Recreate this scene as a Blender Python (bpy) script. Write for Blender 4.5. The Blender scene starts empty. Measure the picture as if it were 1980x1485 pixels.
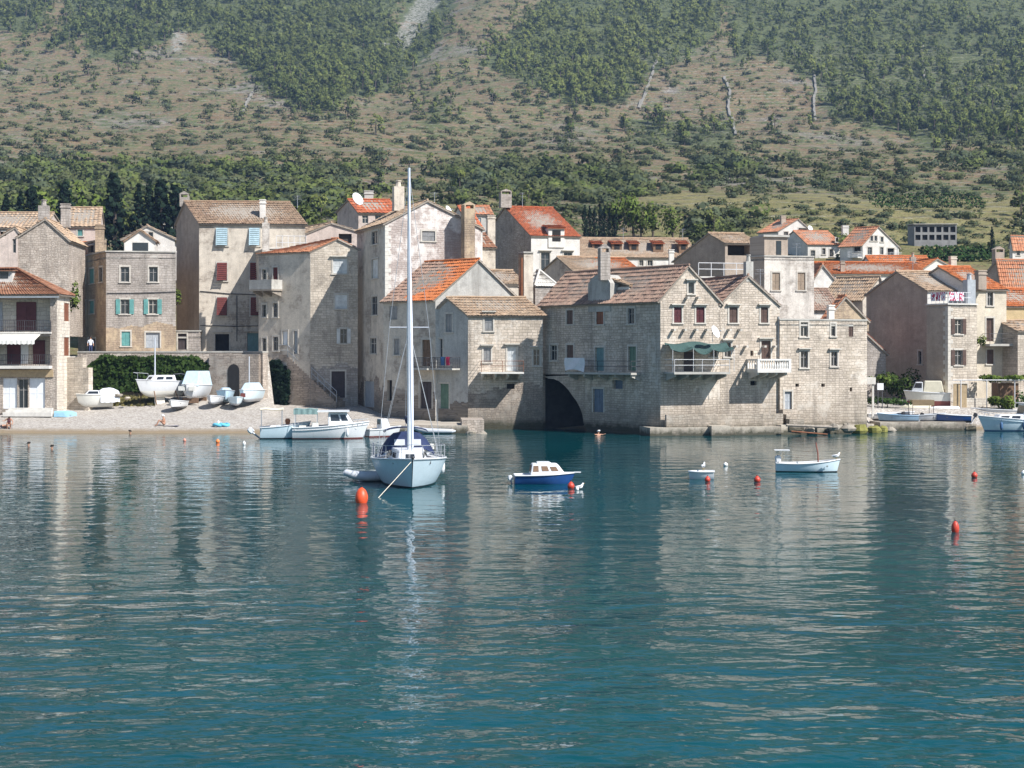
import bpy, math, random
import numpy as np
from mathutils import Vector, Matrix, noise as mn
random.seed(7); np.random.seed(7)
R_ = math.radians
scene = bpy.context.scene
COL = scene.collection
# ---------------------------------------------------------------- camera model of the photograph (1980 x 1485)
FPX, HZ, CXP, CAMH = 3000.0, 685.0, 990.0, 6.2
def P(px, py, Y): return Vector(((px-CXP)*Y/FPX, Y, CAMH+(HZ-py)*Y/FPX))
def XY(px, Y): return Vector(((px-CXP)*Y/FPX, Y))
def ZZ(py, Y): return CAMH+(HZ-py)*Y/FPX
def WY(py): return FPX*CAMH/(py-HZ)            # distance of a point on the water seen at row py
def interp(x, pts):
    if x <= pts[0][0]: return pts[0][1]
    for (a, b), (c, d) in zip(pts, pts[1:]):
        if x <= c: return b+(d-b)*(x-a)/(c-a)
    return pts[-1][1]
def rnd(a, b): return random.uniform(a, b)
# ---------------------------------------------------------------- objects
def tag(o, label=None, cat=None, group=None, kind=None):
    if label: o['label'] = label
    if cat: o['category'] = cat
    if group: o['group'] = group
    if kind: o['kind'] = kind
    return o
def thing(name, label, cat, loc=(0, 0, 0), rz=0.0, group=None):
    o = bpy.data.objects.new(name, None); COL.objects.link(o)
    o.empty_display_size = .2
    o.location = loc; o.rotation_euler = (0, 0, rz)
    return tag(o, label, cat, group)
def copy_tree(o, parent=None):
    c = o.copy(); COL.objects.link(c)
    if parent: c.parent = parent
    for ch in list(o.children): copy_tree(ch, c)
    return c
class MB:
    """collects polygons; build() links them as one mesh object"""
    def __init__(s): s.v = []; s.f = []; s.m = []; s.uv = {}; s.tv = {}; s.nr = []
    def face(s, pts, m=0, uv=None, tv=None):
        b = len(s.v); s.v.extend(tuple(p) for p in pts); s.f.append(tuple(range(b, b+len(pts)))); s.m.append(m)
        if uv: s.uv[len(s.f)-1] = uv
        if tv is not None: s.tv[len(s.f)-1] = tv
    def grid(s, rows, m=0, close=False, flip=False):
        b = len(s.v); n = len(rows[0])
        for r in rows: s.v.extend(tuple(p) for p in r)
        for i in range(len(rows)-1):
            for j in range(n if close else n-1):
                k = (j+1) % n
                q = (b+i*n+j, b+i*n+k, b+(i+1)*n+k, b+(i+1)*n+j)
                s.f.append(q[::-1] if flip else q); s.m.append(m)
    def obox(s, o, ex, ey, ez, m=0):
        o = Vector(o); ex = Vector(ex); ey = Vector(ey); ez = Vector(ez)
        p = [o, o+ex, o+ex+ey, o+ey]; q = [a+ez for a in p]; b = len(s.v)
        s.v.extend(tuple(a) for a in p+q)
        fs = [(0, 3, 2, 1), (4, 5, 6, 7), (0, 1, 5, 4), (1, 2, 6, 5), (2, 3, 7, 6), (3, 0, 4, 7)]
        if ex.cross(ey).dot(ez) < 0: fs = [f[::-1] for f in fs]
        for f in fs:
            s.f.append(tuple(b+i for i in f)); s.m.append(m)
            l = {0: (ex, ey), 1: (ex, ey), 2: (ex, ez), 4: (ex, ez), 3: (ey, ez), 5: (ey, ez)}[fs.index(f)]
            a, c = l[0].length, l[1].length
    def box(s, a, b, m=0):
        s.obox(a, (b[0]-a[0], 0, 0), (0, b[1]-a[1], 0), (0, 0, b[2]-a[2]), m)
    def hexa(s, p, m=0):        # 4 bottom + 4 top points, bottom ccw from above
        b = len(s.v); s.v.extend(tuple(q) for q in p)
        for f in ((0, 3, 2, 1), (4, 5, 6, 7), (0, 1, 5, 4), (1, 2, 6, 5), (2, 3, 7, 6), (3, 0, 4, 7)):
            s.f.append(tuple(b+i for i in f)); s.m.append(m)
    def prism(s, poly, d, m=0):
        poly = [Vector(p) for p in poly]; d = Vector(d); n = len(poly)
        s.face(poly, m); s.face([p+d for p in reversed(poly)], m)
        for i in range(n):
            a, b = poly[i], poly[(i+1) % n]; s.face([b, a, a+d, b+d], m)
    def tube(s, pts, r, n=6, m=0, cap=True):
        pts = [Vector(p) for p in pts]; rs = r if isinstance(r, (list, tuple)) else [r]*len(pts); rows = []
        for i, p in enumerate(pts):
            t = (pts[min(i+1, len(pts)-1)]-pts[max(i-1, 0)]).normalized()
            u = t.cross(Vector((0, 0, 1)));
            if u.length < 1e-3: u = t.cross(Vector((1, 0, 0)))
            u.normalize(); w = t.cross(u)
            rows.append([p+(u*math.cos(2*math.pi*k/n)+w*math.sin(2*math.pi*k/n))*rs[i] for k in range(n)])
        s.grid(rows, m, close=True, flip=True)
        if cap: s.face(rows[0], m); s.face(rows[-1][::-1], m)
    def lathe(s, c, prof, n=12, m=0, axis='z', sc=(1, 1)):
        c = Vector(c); rows = []
        for (r, z) in prof:
            row = []
            for k in range(n):
                a = 2*math.pi*k/n; x, y = r*math.cos(a)*sc[0], r*math.sin(a)*sc[1]
                row.append(c+Vector((x, y, z) if axis == 'z' else (z, x, y)))
            rows.append(row)
        s.grid(rows, m, close=True)
        s.face(rows[0][::-1], m); s.face(rows[-1], m)
    def build(s, name, mats, parent=None, off=None, smooth=False):
        if not isinstance(mats, (list, tuple)): mats = [mats]
        me = bpy.data.meshes.new(name)
        v = s.v
        if off is not None: v = [(p[0]-off[0], p[1]-off[1], p[2]-off[2]) for p in v]
        me.from_pydata(v, [], s.f)
        for m in mats: me.materials.append(M(m) if isinstance(m, str) else m)
        if len(mats) > 1: me.polygons.foreach_set('material_index', s.m)
        if s.uv or any(isinstance(m, str) and m[:5] in ('stone', 'plast') for m in mats):
            ul = me.uv_layers.new(name='UVMap'); buf = np.zeros(len(me.loops)*2, dtype=np.float32); k = 0
            for i, f in enumerate(s.f):
                u = s.uv.get(i)
                for j in range(len(f)):
                    if u: buf[2*k] = u[j][0]; buf[2*k+1] = u[j][1]
                    else: buf[2*k] = s.v[f[j]][0]+s.v[f[j]][1]; buf[2*k+1] = s.v[f[j]][2]
                    k += 1
            ul.data.foreach_set('uv', buf)
        if s.tv:
            at = me.attributes.new('tv', 'FLOAT', 'FACE'); at.data.foreach_set('value', [s.tv.get(i, .5) for i in range(len(s.f))])
        if s.nr:
            at = me.attributes.new('nrm', 'FLOAT_VECTOR', 'POINT'); at.data.foreach_set('vector', np.array(s.nr, dtype=np.float32).ravel())
        if smooth: me.polygons.foreach_set('use_smooth', [True]*len(me.polygons))
        me.update()
        o = bpy.data.objects.new(name, me); COL.objects.link(o)
        if parent is not None: o.parent = parent
        return o
# ---------------------------------------------------------------- materials
_M = {}; _MB = {}
def M(k):
    if k not in _M:
        if k in _MB: _M[k] = _MB[k](k)
        else: raise KeyError(k)
    return _M[k]
def hull_mat(skin, boot, zb):
    k = 'hull_%s_%s_%g' % (skin, boot, zb)
    def mk(name):
        s, b = M(skin).copy(), M(boot); s.name = 'hull'; nt = s.node_tree; p = [n for n in nt.nodes if n.type == 'BSDF_PRINCIPLED'][0]; q = [n for n in b.node_tree.nodes if n.type == 'BSDF_PRINCIPLED'][0]
        bc = [n for n in b.node_tree.nodes if n.type == 'MIX'][0].inputs[7].default_value
        tc = nt.nodes.new('ShaderNodeTexCoord'); sp = nt.nodes.new('ShaderNodeSeparateXYZ'); nt.links.new(tc.outputs['Object'], sp.inputs[0])
        m = nt.nodes.new('ShaderNodeMath'); m.operation = 'LESS_THAN'; m.inputs[1].default_value = zb; nt.links.new(sp.outputs[2], m.inputs[0])
        x = nt.nodes.new('ShaderNodeMix'); x.data_type = 'RGBA'; src = p.inputs['Base Color'].links[0].from_socket
        nt.links.new(m.outputs[0], x.inputs[0]); nt.links.new(src, x.inputs[6]); x.inputs[7].default_value = bc; nt.links.new(x.outputs[2], p.inputs['Base Color']); return s
    _MB[k] = mk; return k
class NT:
    def __init__(s, name):
        s.mat = bpy.data.materials.new(name); s.mat.use_nodes = True; s.t = s.mat.node_tree; s.t.nodes.clear()
        s.out = s.t.nodes.new('ShaderNodeOutputMaterial')
    def n(s, typ, ins=None, **props):
        x = s.t.nodes.new('ShaderNode'+typ)
        for k, v in props.items(): setattr(x, k, v)
        for k, v in (ins or {}).items():
            i = x.inputs[k]
            if isinstance(v, bpy.types.NodeSocket): s.t.links.new(v, i)
            else: i.default_value = v
        return x
    def mix(s, f, a, b, mode='MIX'):
        x = s.t.nodes.new('ShaderNodeMix'); x.data_type = 'RGBA'; x.blend_type = mode
        for i, v in ((0, f), (6, a), (7, b)):
            if isinstance(v, bpy.types.NodeSocket): s.t.links.new(v, x.inputs[i])
            else: x.inputs[i].default_value = v if i == 0 else (tuple(v)+(1,))[:4]
        return x.outputs[2]
    def math(s, op, a, b=0.0, c=None):
        x = s.t.nodes.new('ShaderNodeMath'); x.operation = op
        for i, v in enumerate((a, b, c)):
            if v is None: continue
            if isinstance(v, bpy.types.NodeSocket): s.t.links.new(v, x.inputs[i])
            else: x.inputs[i].default_value = v
        return x.outputs[0]
    def ramp(s, f, lo, hi, a=0.0, b=1.0):
        x = s.n('MapRange', {'Value': f, 'From Min': lo, 'From Max': hi, 'To Min': a, 'To Max': b}); x.clamp = True
        return x.outputs[0]
    def noise(s, vec, scale, detail=3.0, rough=.55, dist=0.0):
        return s.n('TexNoise', {'Vector': vec, 'Scale': scale, 'Detail': detail, 'Roughness': rough, 'Distortion': dist}).outputs['Fac']
    def mapping(s, vec, scale=(1, 1, 1), loc=(0, 0, 0), rot=(0, 0, 0)):
        return s.n('Mapping', {'Vector': vec, 'Scale': scale, 'Location': loc, 'Rotation': rot}).outputs[0]
    def bsdf(s, ins): 
        b = s.n('BsdfPrincipled', ins); s.t.links.new(b.outputs[0], s.out.inputs[0]); return b
def c4(c): return (c[0], c[1], c[2], 1)
def uvrand(t):
    u = t.n('UVMap').outputs[0]; r = t.n('ObjectInfo').outputs['Random']
    o = t.n('CombineXYZ', {'X': t.math('MULTIPLY', r, 37.0), 'Y': t.math('MULTIPLY', r, 11.0)}).outputs[0]
    return t.n('VectorMath', {0: u, 1: o}, operation='ADD').outputs[0]
def wall_mat(c1, c2, mort, plaster=None, amt=0.0, stain=.45, bw=.5, rh=.24, tide=False, rough_blocks=.06, stainc=(.13, .115, .10)):
    def mk(name):
        t = NT(name); uv = uvrand(t)
        w = t.n('TexNoise', {'Vector': uv, 'Scale': 2.2, 'Detail': 2.0})
        wv = t.n('VectorMath', {0: w.outputs['Color'], 1: (.5, .5, .5)}, operation='SUBTRACT').outputs[0]
        wv = t.n('VectorMath', {0: wv, 'Scale': rough_blocks*2}, operation='SCALE').outputs[0]
        uw = t.n('VectorMath', {0: uv, 1: wv}, operation='ADD').outputs[0]
        br = t.n('TexBrick', {'Vector': uw, 'Color1': c4(c1), 'Color2': c4(c2), 'Mortar': c4(mort), 'Scale': 1.0, 'Mortar Size': .016,
                              'Mortar Smooth': .3, 'Bias': 0.0, 'Brick Width': bw, 'Row Height': rh})
        br.offset = .5; br.squash = .8; br.squash_frequency = 3
        b2 = t.n('TexBrick', {'Vector': t.mapping(uw, (1, 1, 1), (.37, .11, 0)), 'Color1': c4([x*.93 for x in c1]), 'Color2': c4([x*.9 for x in c2]), 'Mortar': c4([x*1.15 for x in mort]), 'Scale': 1.0, 'Mortar Size': .022,
                              'Mortar Smooth': .5, 'Bias': -.2, 'Brick Width': bw*.58, 'Row Height': rh*.74}); b2.offset = .37; b2.squash = 1.3; b2.squash_frequency = 2
        big = t.noise(uv, .33, 4, .6); msk = t.ramp(t.noise(t.mapping(uv, (1, 1, 1), (9, 4, 0)), .28, 3, .55), .49, .53)
        col = t.mix(msk, br.outputs['Color'], b2.outputs['Color']); fac = t.math('ADD', t.math('MULTIPLY', br.outputs['Fac'], t.math('SUBTRACT', 1.0, msk)), t.math('MULTIPLY', b2.outputs['Fac'], msk))
        col = t.mix(1.0, col, (.96, .93, .93), 'MULTIPLY')
        mid = t.noise(uv, 1.7, 4, .65); fine = t.noise(uv, 9.0, 3, .6)
        bump_h = t.math('SUBTRACT', t.math('MULTIPLY', fine, .5), fac)
        if plaster:
            pf = t.ramp(t.math('ADD', t.math('MULTIPLY', mid, .5), t.math('MULTIPLY', big, .7)), .96-amt*.75, 1.04-amt*.75)
            pc = t.mix(t.ramp(mid, .3, .7), [x*.86 for x in plaster], [min(1, x*1.08) for x in plaster])
            pf2 = pf
            col = t.mix(pf2, col, pc)
            bump_h = t.math('MULTIPLY', bump_h, t.math('SUBTRACT', 1.1, pf))
        col = t.mix(1.0, col, t.mix(t.ramp(big, .3, .72), (.84, .82, .80), (1.14, 1.12, 1.09)), 'MULTIPLY')
        col = t.mix(1.0, col, t.mix(t.ramp(fine, .25, .75), (.84, .83, .82), (1.14, 1.14, 1.14)), 'MULTIPLY')
        # rain streaks and soot patches
        st = t.noise(t.mapping(uv, (1.3, .11, 1)), 1.0, 5, .65)
        sp = t.noise(t.mapping(uv, (1, 1, 1), (5, 3, 0)), .8, 5, .7)
        sf = t.math('MAXIMUM', t.ramp(st, .50, .70, 0, stain*1.25), t.ramp(sp, .53, .70, 0, stain*1.25))
        col = t.mix(sf, col, stainc)
        if tide:
            z = t.n('SeparateXYZ', {0: t.n('NewGeometry').outputs['Position']}).outputs[2]
            zz = t.math('ADD', z, t.math('MULTIPLY', mid, -1.1))
            if tide != 'low': col = t.mix(t.ramp(zz, 2.6, .6, 0, .45), col, (.14, .125, .10))
            col = t.mix(t.ramp(zz, .45 if tide != 'low' else .02, -.15 if tide != 'low' else -.4, 0, .9), col, (.04, .04, .025))
        b = t.n('Bump', {'Height': bump_h, 'Strength': .7, 'Distance': .03})
        t.bsdf({'Base Color': col, 'Roughness': .93, 'Normal': b.outputs[0], 'Specular IOR Level': .2}); return t.mat
    return mk
def tile_mat(ca, cb, lich=(.30, .27, .2), la=.35):
    def mk(name):
        t = NT(name); tv = t.n('Attribute', attribute_name='tv').outputs['Fac']; g = t.n('TexCoord').outputs['Object']
        n1 = t.noise(g, .7, 4, .6); n2 = t.noise(g, 6.0, 3, .6)
        col = t.mix(tv, ca, cb)
        col = t.mix(t.ramp(n1, .42, .68, 0, la), col, lich)
        col = t.mix(1.0, col, t.mix(t.ramp(n2, .25, .75), (.62, .62, .62), (1.15, 1.15, 1.15)), 'MULTIPLY')
        t.bsdf({'Base Color': col, 'Roughness': .9, 'Specular IOR Level': .2}); return t.mat
    return mk
def paint(c, rough=.55, var=.18, metal=0.0, spec=.4, scale=3.0, dirt=.25):
    def mk(name):
        t = NT(name); g = t.n('TexCoord').outputs['Object']; n = t.noise(g, scale, 5, .65); n2 = t.noise(t.mapping(g, (1, 1, .25)), scale*2.3, 3, .6)
        col = t.mix(t.ramp(n, .3, .7), [x*(1-var) for x in c], [min(1, x*(1+var*.5)) for x in c])
        col = t.mix(t.ramp(n2, .56, .75, 0, dirt), col, [x*.45+.02 for x in c])
        b = t.n('Bump', {'Height': n2, 'Strength': .15, 'Distance': .02})
        t.bsdf({'Base Color': col, 'Roughness': rough, 'Metallic': metal, 'Specular IOR Level': spec, 'Normal': b.outputs[0]}); return t.mat
    return mk
def shutter_mat(c):
    def mk(name):
        t = NT(name); g = t.n('NewGeometry').outputs['Position']; z = t.n('SeparateXYZ', {0: g}).outputs[2]
        w = t.math('FRACT', t.math('MULTIPLY', z, 11.0)); n = t.noise(g, 2.5, 4, .6)
        col = t.mix(t.ramp(n, .3, .7), [x*.75 for x in c], [min(1, x*1.15) for x in c])
        b = t.n('Bump', {'Height': w, 'Strength': .8, 'Distance': .03})
        t.bsdf({'Base Color': col, 'Roughness': .65, 'Normal': b.outputs[0], 'Specular IOR Level': .3}); return t.mat
    return mk
def leaf_mat(ca, cb):
    def mk(name):
        t = NT(name); r = t.n('ObjectInfo').outputs['Random']; tv = t.n('Attribute', attribute_name='tv').outputs['Fac']
        nr = t.n('Attribute', attribute_name='nrm').outputs['Vector']
        nw = t.n('VectorTransform', {0: nr}, vector_type='NORMAL', convert_from='OBJECT', convert_to='WORLD').outputs[0]
        nw = t.n('VectorMath', {0: nw}, operation='NORMALIZE').outputs[0]
        f = t.math('ADD', t.math('MULTIPLY', tv, .75), t.math('MULTIPLY', r, .25))
        col = t.mix(f, ca, cb)
        d = t.n('BsdfDiffuse', {'Color': col, 'Normal': nw}); tr = t.n('BsdfTranslucent', {'Color': t.mix(1.0, col, (1.0, 1.1, .6), 'MULTIPLY'), 'Normal': nw})
        mx = t.n('MixShader', {0: .32}); t.t.links.new(d.outputs[0], mx.inputs[1]); t.t.links.new(tr.outputs[0], mx.inputs[2]); t.t.links.new(mx.outputs[0], t.out.inputs[0]); return t.mat
    return mk
_MB.update({
 'stone_pale':  wall_mat((0.64, 0.589, 0.499), (0.474, 0.429, 0.358), (0.346, 0.314, 0.262), plaster=(.55, .50, .44), amt=0.38, stain=.4),
 'stone_white': wall_mat((0.74, 0.717, 0.627), (0.614, 0.576, 0.499), (0.435, 0.397, 0.346), stain=.25, bw=.6, rh=.3),
 'stone_sea':   wall_mat((0.666, 0.602, 0.512), (0.486, 0.435, 0.358), (0.307, 0.275, 0.23), plaster=(.56, .51, .45), amt=0.42, stain=.42, tide=True),
 'stone_grey':  wall_mat((0.461, 0.435, 0.403), (0.358, 0.333, 0.301), (0.256, 0.237, 0.211), plaster=(.42, .4, .37), amt=0.35, stain=.5),
 'stone_rough': wall_mat((0.563, 0.512, 0.448), (0.397, 0.352, 0.301), (0.256, 0.23, 0.198), plaster=(.46, .42, .37), amt=0.35, stain=.5, bw=.36, rh=.2, rough_blocks=.16),
 'stone_brown': wall_mat((0.461, 0.371, 0.275), (0.358, 0.288, 0.211), (0.256, 0.211, 0.16), plaster=(0.435, 0.346, 0.243), amt=.5, stain=.45),
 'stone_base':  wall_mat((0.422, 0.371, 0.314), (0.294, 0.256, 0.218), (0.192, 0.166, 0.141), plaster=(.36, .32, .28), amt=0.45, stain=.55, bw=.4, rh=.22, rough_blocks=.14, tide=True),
 'plaster_beige': wall_mat((.52, .475, .405), (.42, .38, .32), (.31, .275, .235), plaster=(.575, .52, .445), amt=.62, stain=.3, stainc=(.2, .175, .15)),
 'plaster_patchy': wall_mat((.54, .49, .455), (.46, .405, .375), (.36, .315, .29), plaster=(.64, .60, .575), amt=.52, stain=.4, stainc=(.25, .205, .19)),
 'plaster_grey': wall_mat((0.461, 0.448, 0.422), (0.384, 0.371, 0.346), (0.32, 0.307, 0.282), plaster=(0.461, 0.454, 0.429), amt=.95, stain=.4),
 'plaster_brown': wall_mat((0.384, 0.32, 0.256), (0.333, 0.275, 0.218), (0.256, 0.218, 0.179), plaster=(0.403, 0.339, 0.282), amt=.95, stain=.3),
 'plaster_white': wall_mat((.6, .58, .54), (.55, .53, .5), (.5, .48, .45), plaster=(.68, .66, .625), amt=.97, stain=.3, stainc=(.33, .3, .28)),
 'plaster_pale': wall_mat((.55, .52, .47), (.48, .45, .4), (.36, .335, .3), plaster=(.61, .575, .53), amt=.6, stain=.4),
 'stone_quay': wall_mat((.42, .385, .33), (.34, .31, .265), (.24, .215, .18), plaster=(.44, .40, .34), amt=.6, stain=.5, bw=1.2, rh=.35, tide='low'),
 'plaster_yellow': wall_mat((.55, .46, .32), (.5, .42, .3), (.4, .33, .23), plaster=(.57, .515, .42), amt=.95, stain=.25, stainc=(.33, .28, .2)),
 'plaster_ochre': wall_mat((0.64, 0.461, 0.218), (0.576, 0.422, 0.205), (0.448, 0.333, 0.179), plaster=(.52, .41, .24), amt=.95, stain=.22, stainc=(.28, .21, .12)),
 'plaster_pink': wall_mat((0.512, 0.422, 0.371), (0.448, 0.371, 0.32), (0.32, 0.269, 0.23), plaster=(0.55, 0.467, 0.422), amt=.8, stain=.35),
 'quoin': paint((.6, .57, .51), .9, .2, scale=4), 'trim': paint((.52, .48, .42), .9, .22, scale=4), 'sash': paint((.30, .285, .27), .7, .3), 'trim_white': paint((.72, .70, .66), .8, .1),
 'concrete': paint((.42, .40, .36), .92, .25, scale=1.2), 'concrete_raw': paint((.24, .235, .23), .95, .3, scale=.6, dirt=.5), 'concrete_white': paint((.62, .59, .54), .9, .2, scale=1.5),
 'tile_tan': tile_mat((.42, .285, .19), (.24, .16, .11), (.36, .28, .19), .45), 'tile_mauve': tile_mat((.41, .265, .195), (.22, .145, .115), (.33, .27, .21), .4),
 'tile_pale': tile_mat((.52, .37, .25), (.33, .23, .155), (.43, .345, .245), .5), 'tile_orange': tile_mat((.60, .195, .07), (.44, .135, .05), (.46, .25, .13), .22),
 'tile_red': tile_mat((.53, .155, .07), (.36, .10, .05), (.38, .2, .12), .25), 'tile_salmon': tile_mat((.60, .27, .15), (.44, .18, .10), (.5, .32, .2), .25),
 'tile_brown': tile_mat((.32, .155, .09), (.22, .10, .06), (.28, .18, .12), .2),
 'glass': paint((.025, .03, .035), .12, .3, spec=.6), 'dark': paint((.02, .018, .017), .9, .3), 'recess_shade': paint((.05, .046, .044), .95, .5, scale=1.2), 'dim': paint((.055, .05, .048), .9, .3),
 'wood_grey': paint((.3, .26, .215), .85, .3, scale=5), 'wood_brown': paint((.19, .115, .07), .8, .3, scale=5), 'wood_tan': paint((.40, .30, .18), .8, .25, scale=4),
 'door_white': paint((.72, .74, .76), .6, .1), 'door_teal': paint((.16, .27, .27), .7, .2), 'door_green': paint((.13, .21, .15), .7, .25), 'door_dark': paint((.06, .045, .045), .7, .3),
 'door_grey': paint((.36, .38, .40), .7, .2), 'door_blue': paint((.14, .18, .24), .7, .25), 'blue_cloth': paint((.05, .13, .28), .8, .2),
 's_red': shutter_mat((.17, .045, .04)), 's_brown': shutter_mat((.13, .085, .07)), 's_maroon': shutter_mat((.12, .04, .045)), 's_teal': shutter_mat((.15, .38, .36)),
 's_blue': shutter_mat((.45, .60, .66)), 's_white': shutter_mat((.66, .68, .68)), 's_grey': shutter_mat((.3, .3, .3)), 's_rust': shutter_mat((.26, .10, .055)), 's_tan': shutter_mat((.40, .31, .23)),
 'iron': paint((.05, .05, .055), .6, .3), 'iron_white': paint((.6, .6, .6), .6, .1), 'rust': paint((.22, .09, .045), .9, .35), 'zinc': paint((.4, .42, .44), .5, .2, metal=.3),
 'dish': paint((.72, .73, .74), .45, .05), 'awning_white': paint((.72, .70, .64), .85, .08), 'awning_sage': paint((.19, .29, .28), .85, .2), 'awning_green': paint((.035, .075, .068), .85, .25), 'tarp_white': paint((.66, .68, .72), .7, .1),
 'tarp_blue': paint((.20, .36, .46), .6, .25), 'tarp_sky': paint((.45, .58, .66), .6, .2), 'tarp_blue_deep': paint((.03, .10, .22), .7, .25), 'canvas_navy': paint((.018, .03, .085), .75, .3), 'canvas_tan': paint((.22, .16, .09), .8, .2), 'canvas_cream': paint((.66, .61, .47), .8, .12),
 'gel_white': paint((.66, .67, .68), .3, .06, spec=.5, dirt=.15), 'gel_cream': paint((.70, .68, .62), .4, .1), 'gel_ice': paint((.58, .70, .76), .35, .06, spec=.5, dirt=.12), 'gel_blue': paint((.02, .075, .24), .35, .15, spec=.5), 'gel_sky': paint((.24, .37, .50), .4, .12, spec=.5), 'gel_grey': paint((.42, .44, .47), .45, .12),
 'bottom_black': paint((.03, .03, .035), .6, .3), 'bottom_red': paint((.20, .055, .045), .7, .25), 'bottom_blue': paint((.05, .12, .24), .7, .25), 'rubber_grey': paint((.50, .52, .55), .5, .1), 'rubber_dark': paint((.03, .03, .035), .5, .3),
 'alu': paint((.62, .65, .70), .35, .1, metal=.35), 'sailcloth': paint((.68, .73, .82), .7, .1), 'rope': paint((.6, .55, .45), .9, .2), 'wood_red': paint((.25, .075, .05), .6, .25),
 'buoy_orange': paint((.72, .085, .025), .45, .2, scale=6, dirt=.35), 'buoy_red': paint((.52, .055, .03), .45, .2, scale=8, dirt=.4), 'buoy_white': paint((.75, .75, .73), .5, .1), 'buoy_pink': paint((.7, .28, .2), .5, .1), 'buoy_float': paint((.85, .22, .05), .5, .1),
 'skin': paint((.42, .22, .14), .6, .1), 'hair': paint((.03, .022, .016), .8, .2), 'shirt_white': paint((.72, .73, .78), .85, .06), 'cloth_black': paint((.03, .03, .035), .85, .2), 'cloth_purple': paint((.20, .06, .14), .85, .2), 'cloth_navy': paint((.04, .055, .13), .85, .2), 'cap_white': paint((.75, .75, .75), .8, .05), 'towel_blue': paint((.12, .45, .62), .85, .15), 'towel_red': paint((.5, .03, .09), .85, .2), 'towel_grey': paint((.5, .48, .46), .85, .15),
 'feather_white': paint((.78, .78, .77), .7, .05), 'feather_grey': paint((.33, .35, .38), .7, .1), 'beak': paint((.6, .35, .04), .5, .1),
 'leaf_dry': leaf_mat((.13, .13, .05), (.30, .25, .11)), 'bark': paint((.11, .085, .065), .95, .3), 'leaf_pine': leaf_mat((.06, .095, .03), (.19, .215, .07)), 'leaf_pine_light': leaf_mat((.095, .14, .038), (.25, .27, .085)), 'leaf_dark': leaf_mat((.010, .022, .016), (.03, .05, .03)),
 'leaf_scrub': leaf_mat((.06, .08, .035), (.155, .165, .075)), 'leaf_olive': leaf_mat((.06, .085, .05), (.14, .16, .09)), 'leaf_bright': leaf_mat((.075, .125, .028), (.20, .25, .06)), 'leaf_ivy': leaf_mat((.02, .045, .012), (.085, .125, .035)), 'leaf_vine': leaf_mat((.03, .07, .022), (.085, .135, .045)),
 'flower': paint((.65, .05, .03), .8, .2), 'fruit': paint((.75, .2, .03), .5, .1), 'terracotta': paint((.45, .17, .08), .85, .2), 'driftwood': paint((.42, .36, .29), .9, .3), 'rock': paint((.3, .265, .215), .95, .35, scale=2), 'drystone': paint((.22, .205, .175), .95, .3, scale=1.5), 'seaweed': paint((.20, .19, .045), .8, .35),
})
# ---------------------------------------------------------------- houses
UP = Vector((0, 0, 1))
class Face:
    def __init__(s, A, B):
        s.A = Vector(A); s.B = Vector(B); d = s.B-s.A; s.w = d.length; s.e = d/s.w; s.n = Vector((s.e.y, -s.e.x))
    def map(s, px, py=0, off=0.0):
        A = s.A+s.n*off; k = (px-CXP)/FPX; t = (k*A.y-A.x)/(s.e.x-k*s.e.y); Y = A.y+t*s.e.y
        return t, ZZ(py, Y)
    def pt(s, t, z, off=0.0):
        q = s.A+s.e*t+s.n*off; return Vector((q.x, q.y, z))
    def box(s, mb, t0, t1, z0, z1, o0, o1, m=0):
        e = Vector((s.e.x, s.e.y, 0)); n = Vector((s.n.x, s.n.y, 0))
        mb.obox(s.pt(t0, z0, o0), e*(t1-t0), n*(o1-o0), UP*(z1-z0), m)
def clip_poly(poly, conv):
    out = poly
    for i in range(len(conv)):
        a, b = conv[i], conv[(i+1) % len(conv)]
        if not out: return out
        res = []
        def side(p): return (b[0]-a[0])*(p[1]-a[1])-(b[1]-a[1])*(p[0]-a[0])
        for j in range(len(out)):
            p, q = out[j], out[(j+1) % len(out)]; sp, sq = side(p), side(q)
            if sp >= -1e-7: res.append(p)
            if (sp > 1e-7 and sq < -1e-7) or (sp < -1e-7 and sq > 1e-7):
                t = sp/(sp-sq); res.append((p[0]+t*(q[0]-p[0]), p[1]+t*(q[1]-p[1])))
        out = res
    return out
def solve(C, u, px):
    k = (px-CXP)/FPX; return (k*C.y-C.x)/(u.x-k*u.y)
def tile_patch(mb, e0, e1, r0, r1, fine=True, m=0, split=None):
    """courses of curved tiles from the eave e0-e1 up to the ridge r0-r1 (real relief) over a slab"""
    e0, e1, r0, r1 = map(Vector, (e0, e1, r0, r1))
    n = (e1-e0).cross((r0+r1)/2-e0); n.normalize()
    if n.z < 0: n = -n
    L = (e1-e0).length; S = (((r0+r1)-(e0+e1))/2).length
    tw, th = (.24, .40) if fine else (.42, .6)
    nc = max(2, int(L/tw)); nr = max(2, int(S/th))
    sag = .10*min(1, S/4)
    for i in range(nr):
        v0, v1 = i/nr, (i+1)/nr+.02
        jit = [rnd(-.02, .02) for _ in range(nc+1)]
        prev = None; rowshift = rnd(-.3, .3)
        a0, a1 = e0.lerp(r0, v0), e0.lerp(r0, v1); b0, b1 = e1.lerp(r1, v0), e1.lerp(r1, v1)
        for j in range(2*nc+1):
            u = j/(2*nc)
            h = .035 if j % 2 else -.03
            g = -sag*math.sin(math.pi*u)*math.sin(math.pi*min(1, v0))
            q = jit[j//2]
            lo = a0.lerp(b0, u)+n*(h+.095+g+q*1.2); hi = a1.lerp(b1, u)+n*(h+.03+g+q)
            if prev is not None:
                if j % 2: tvv = min(1, max(0, random.gauss(.45, .27)))
                mb.face([prev[0], lo, hi, prev[1]], (2 if split and u > split+.12*math.sin(i*1.7) else m), tv=tvv)
            prev = (lo, hi)
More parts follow.
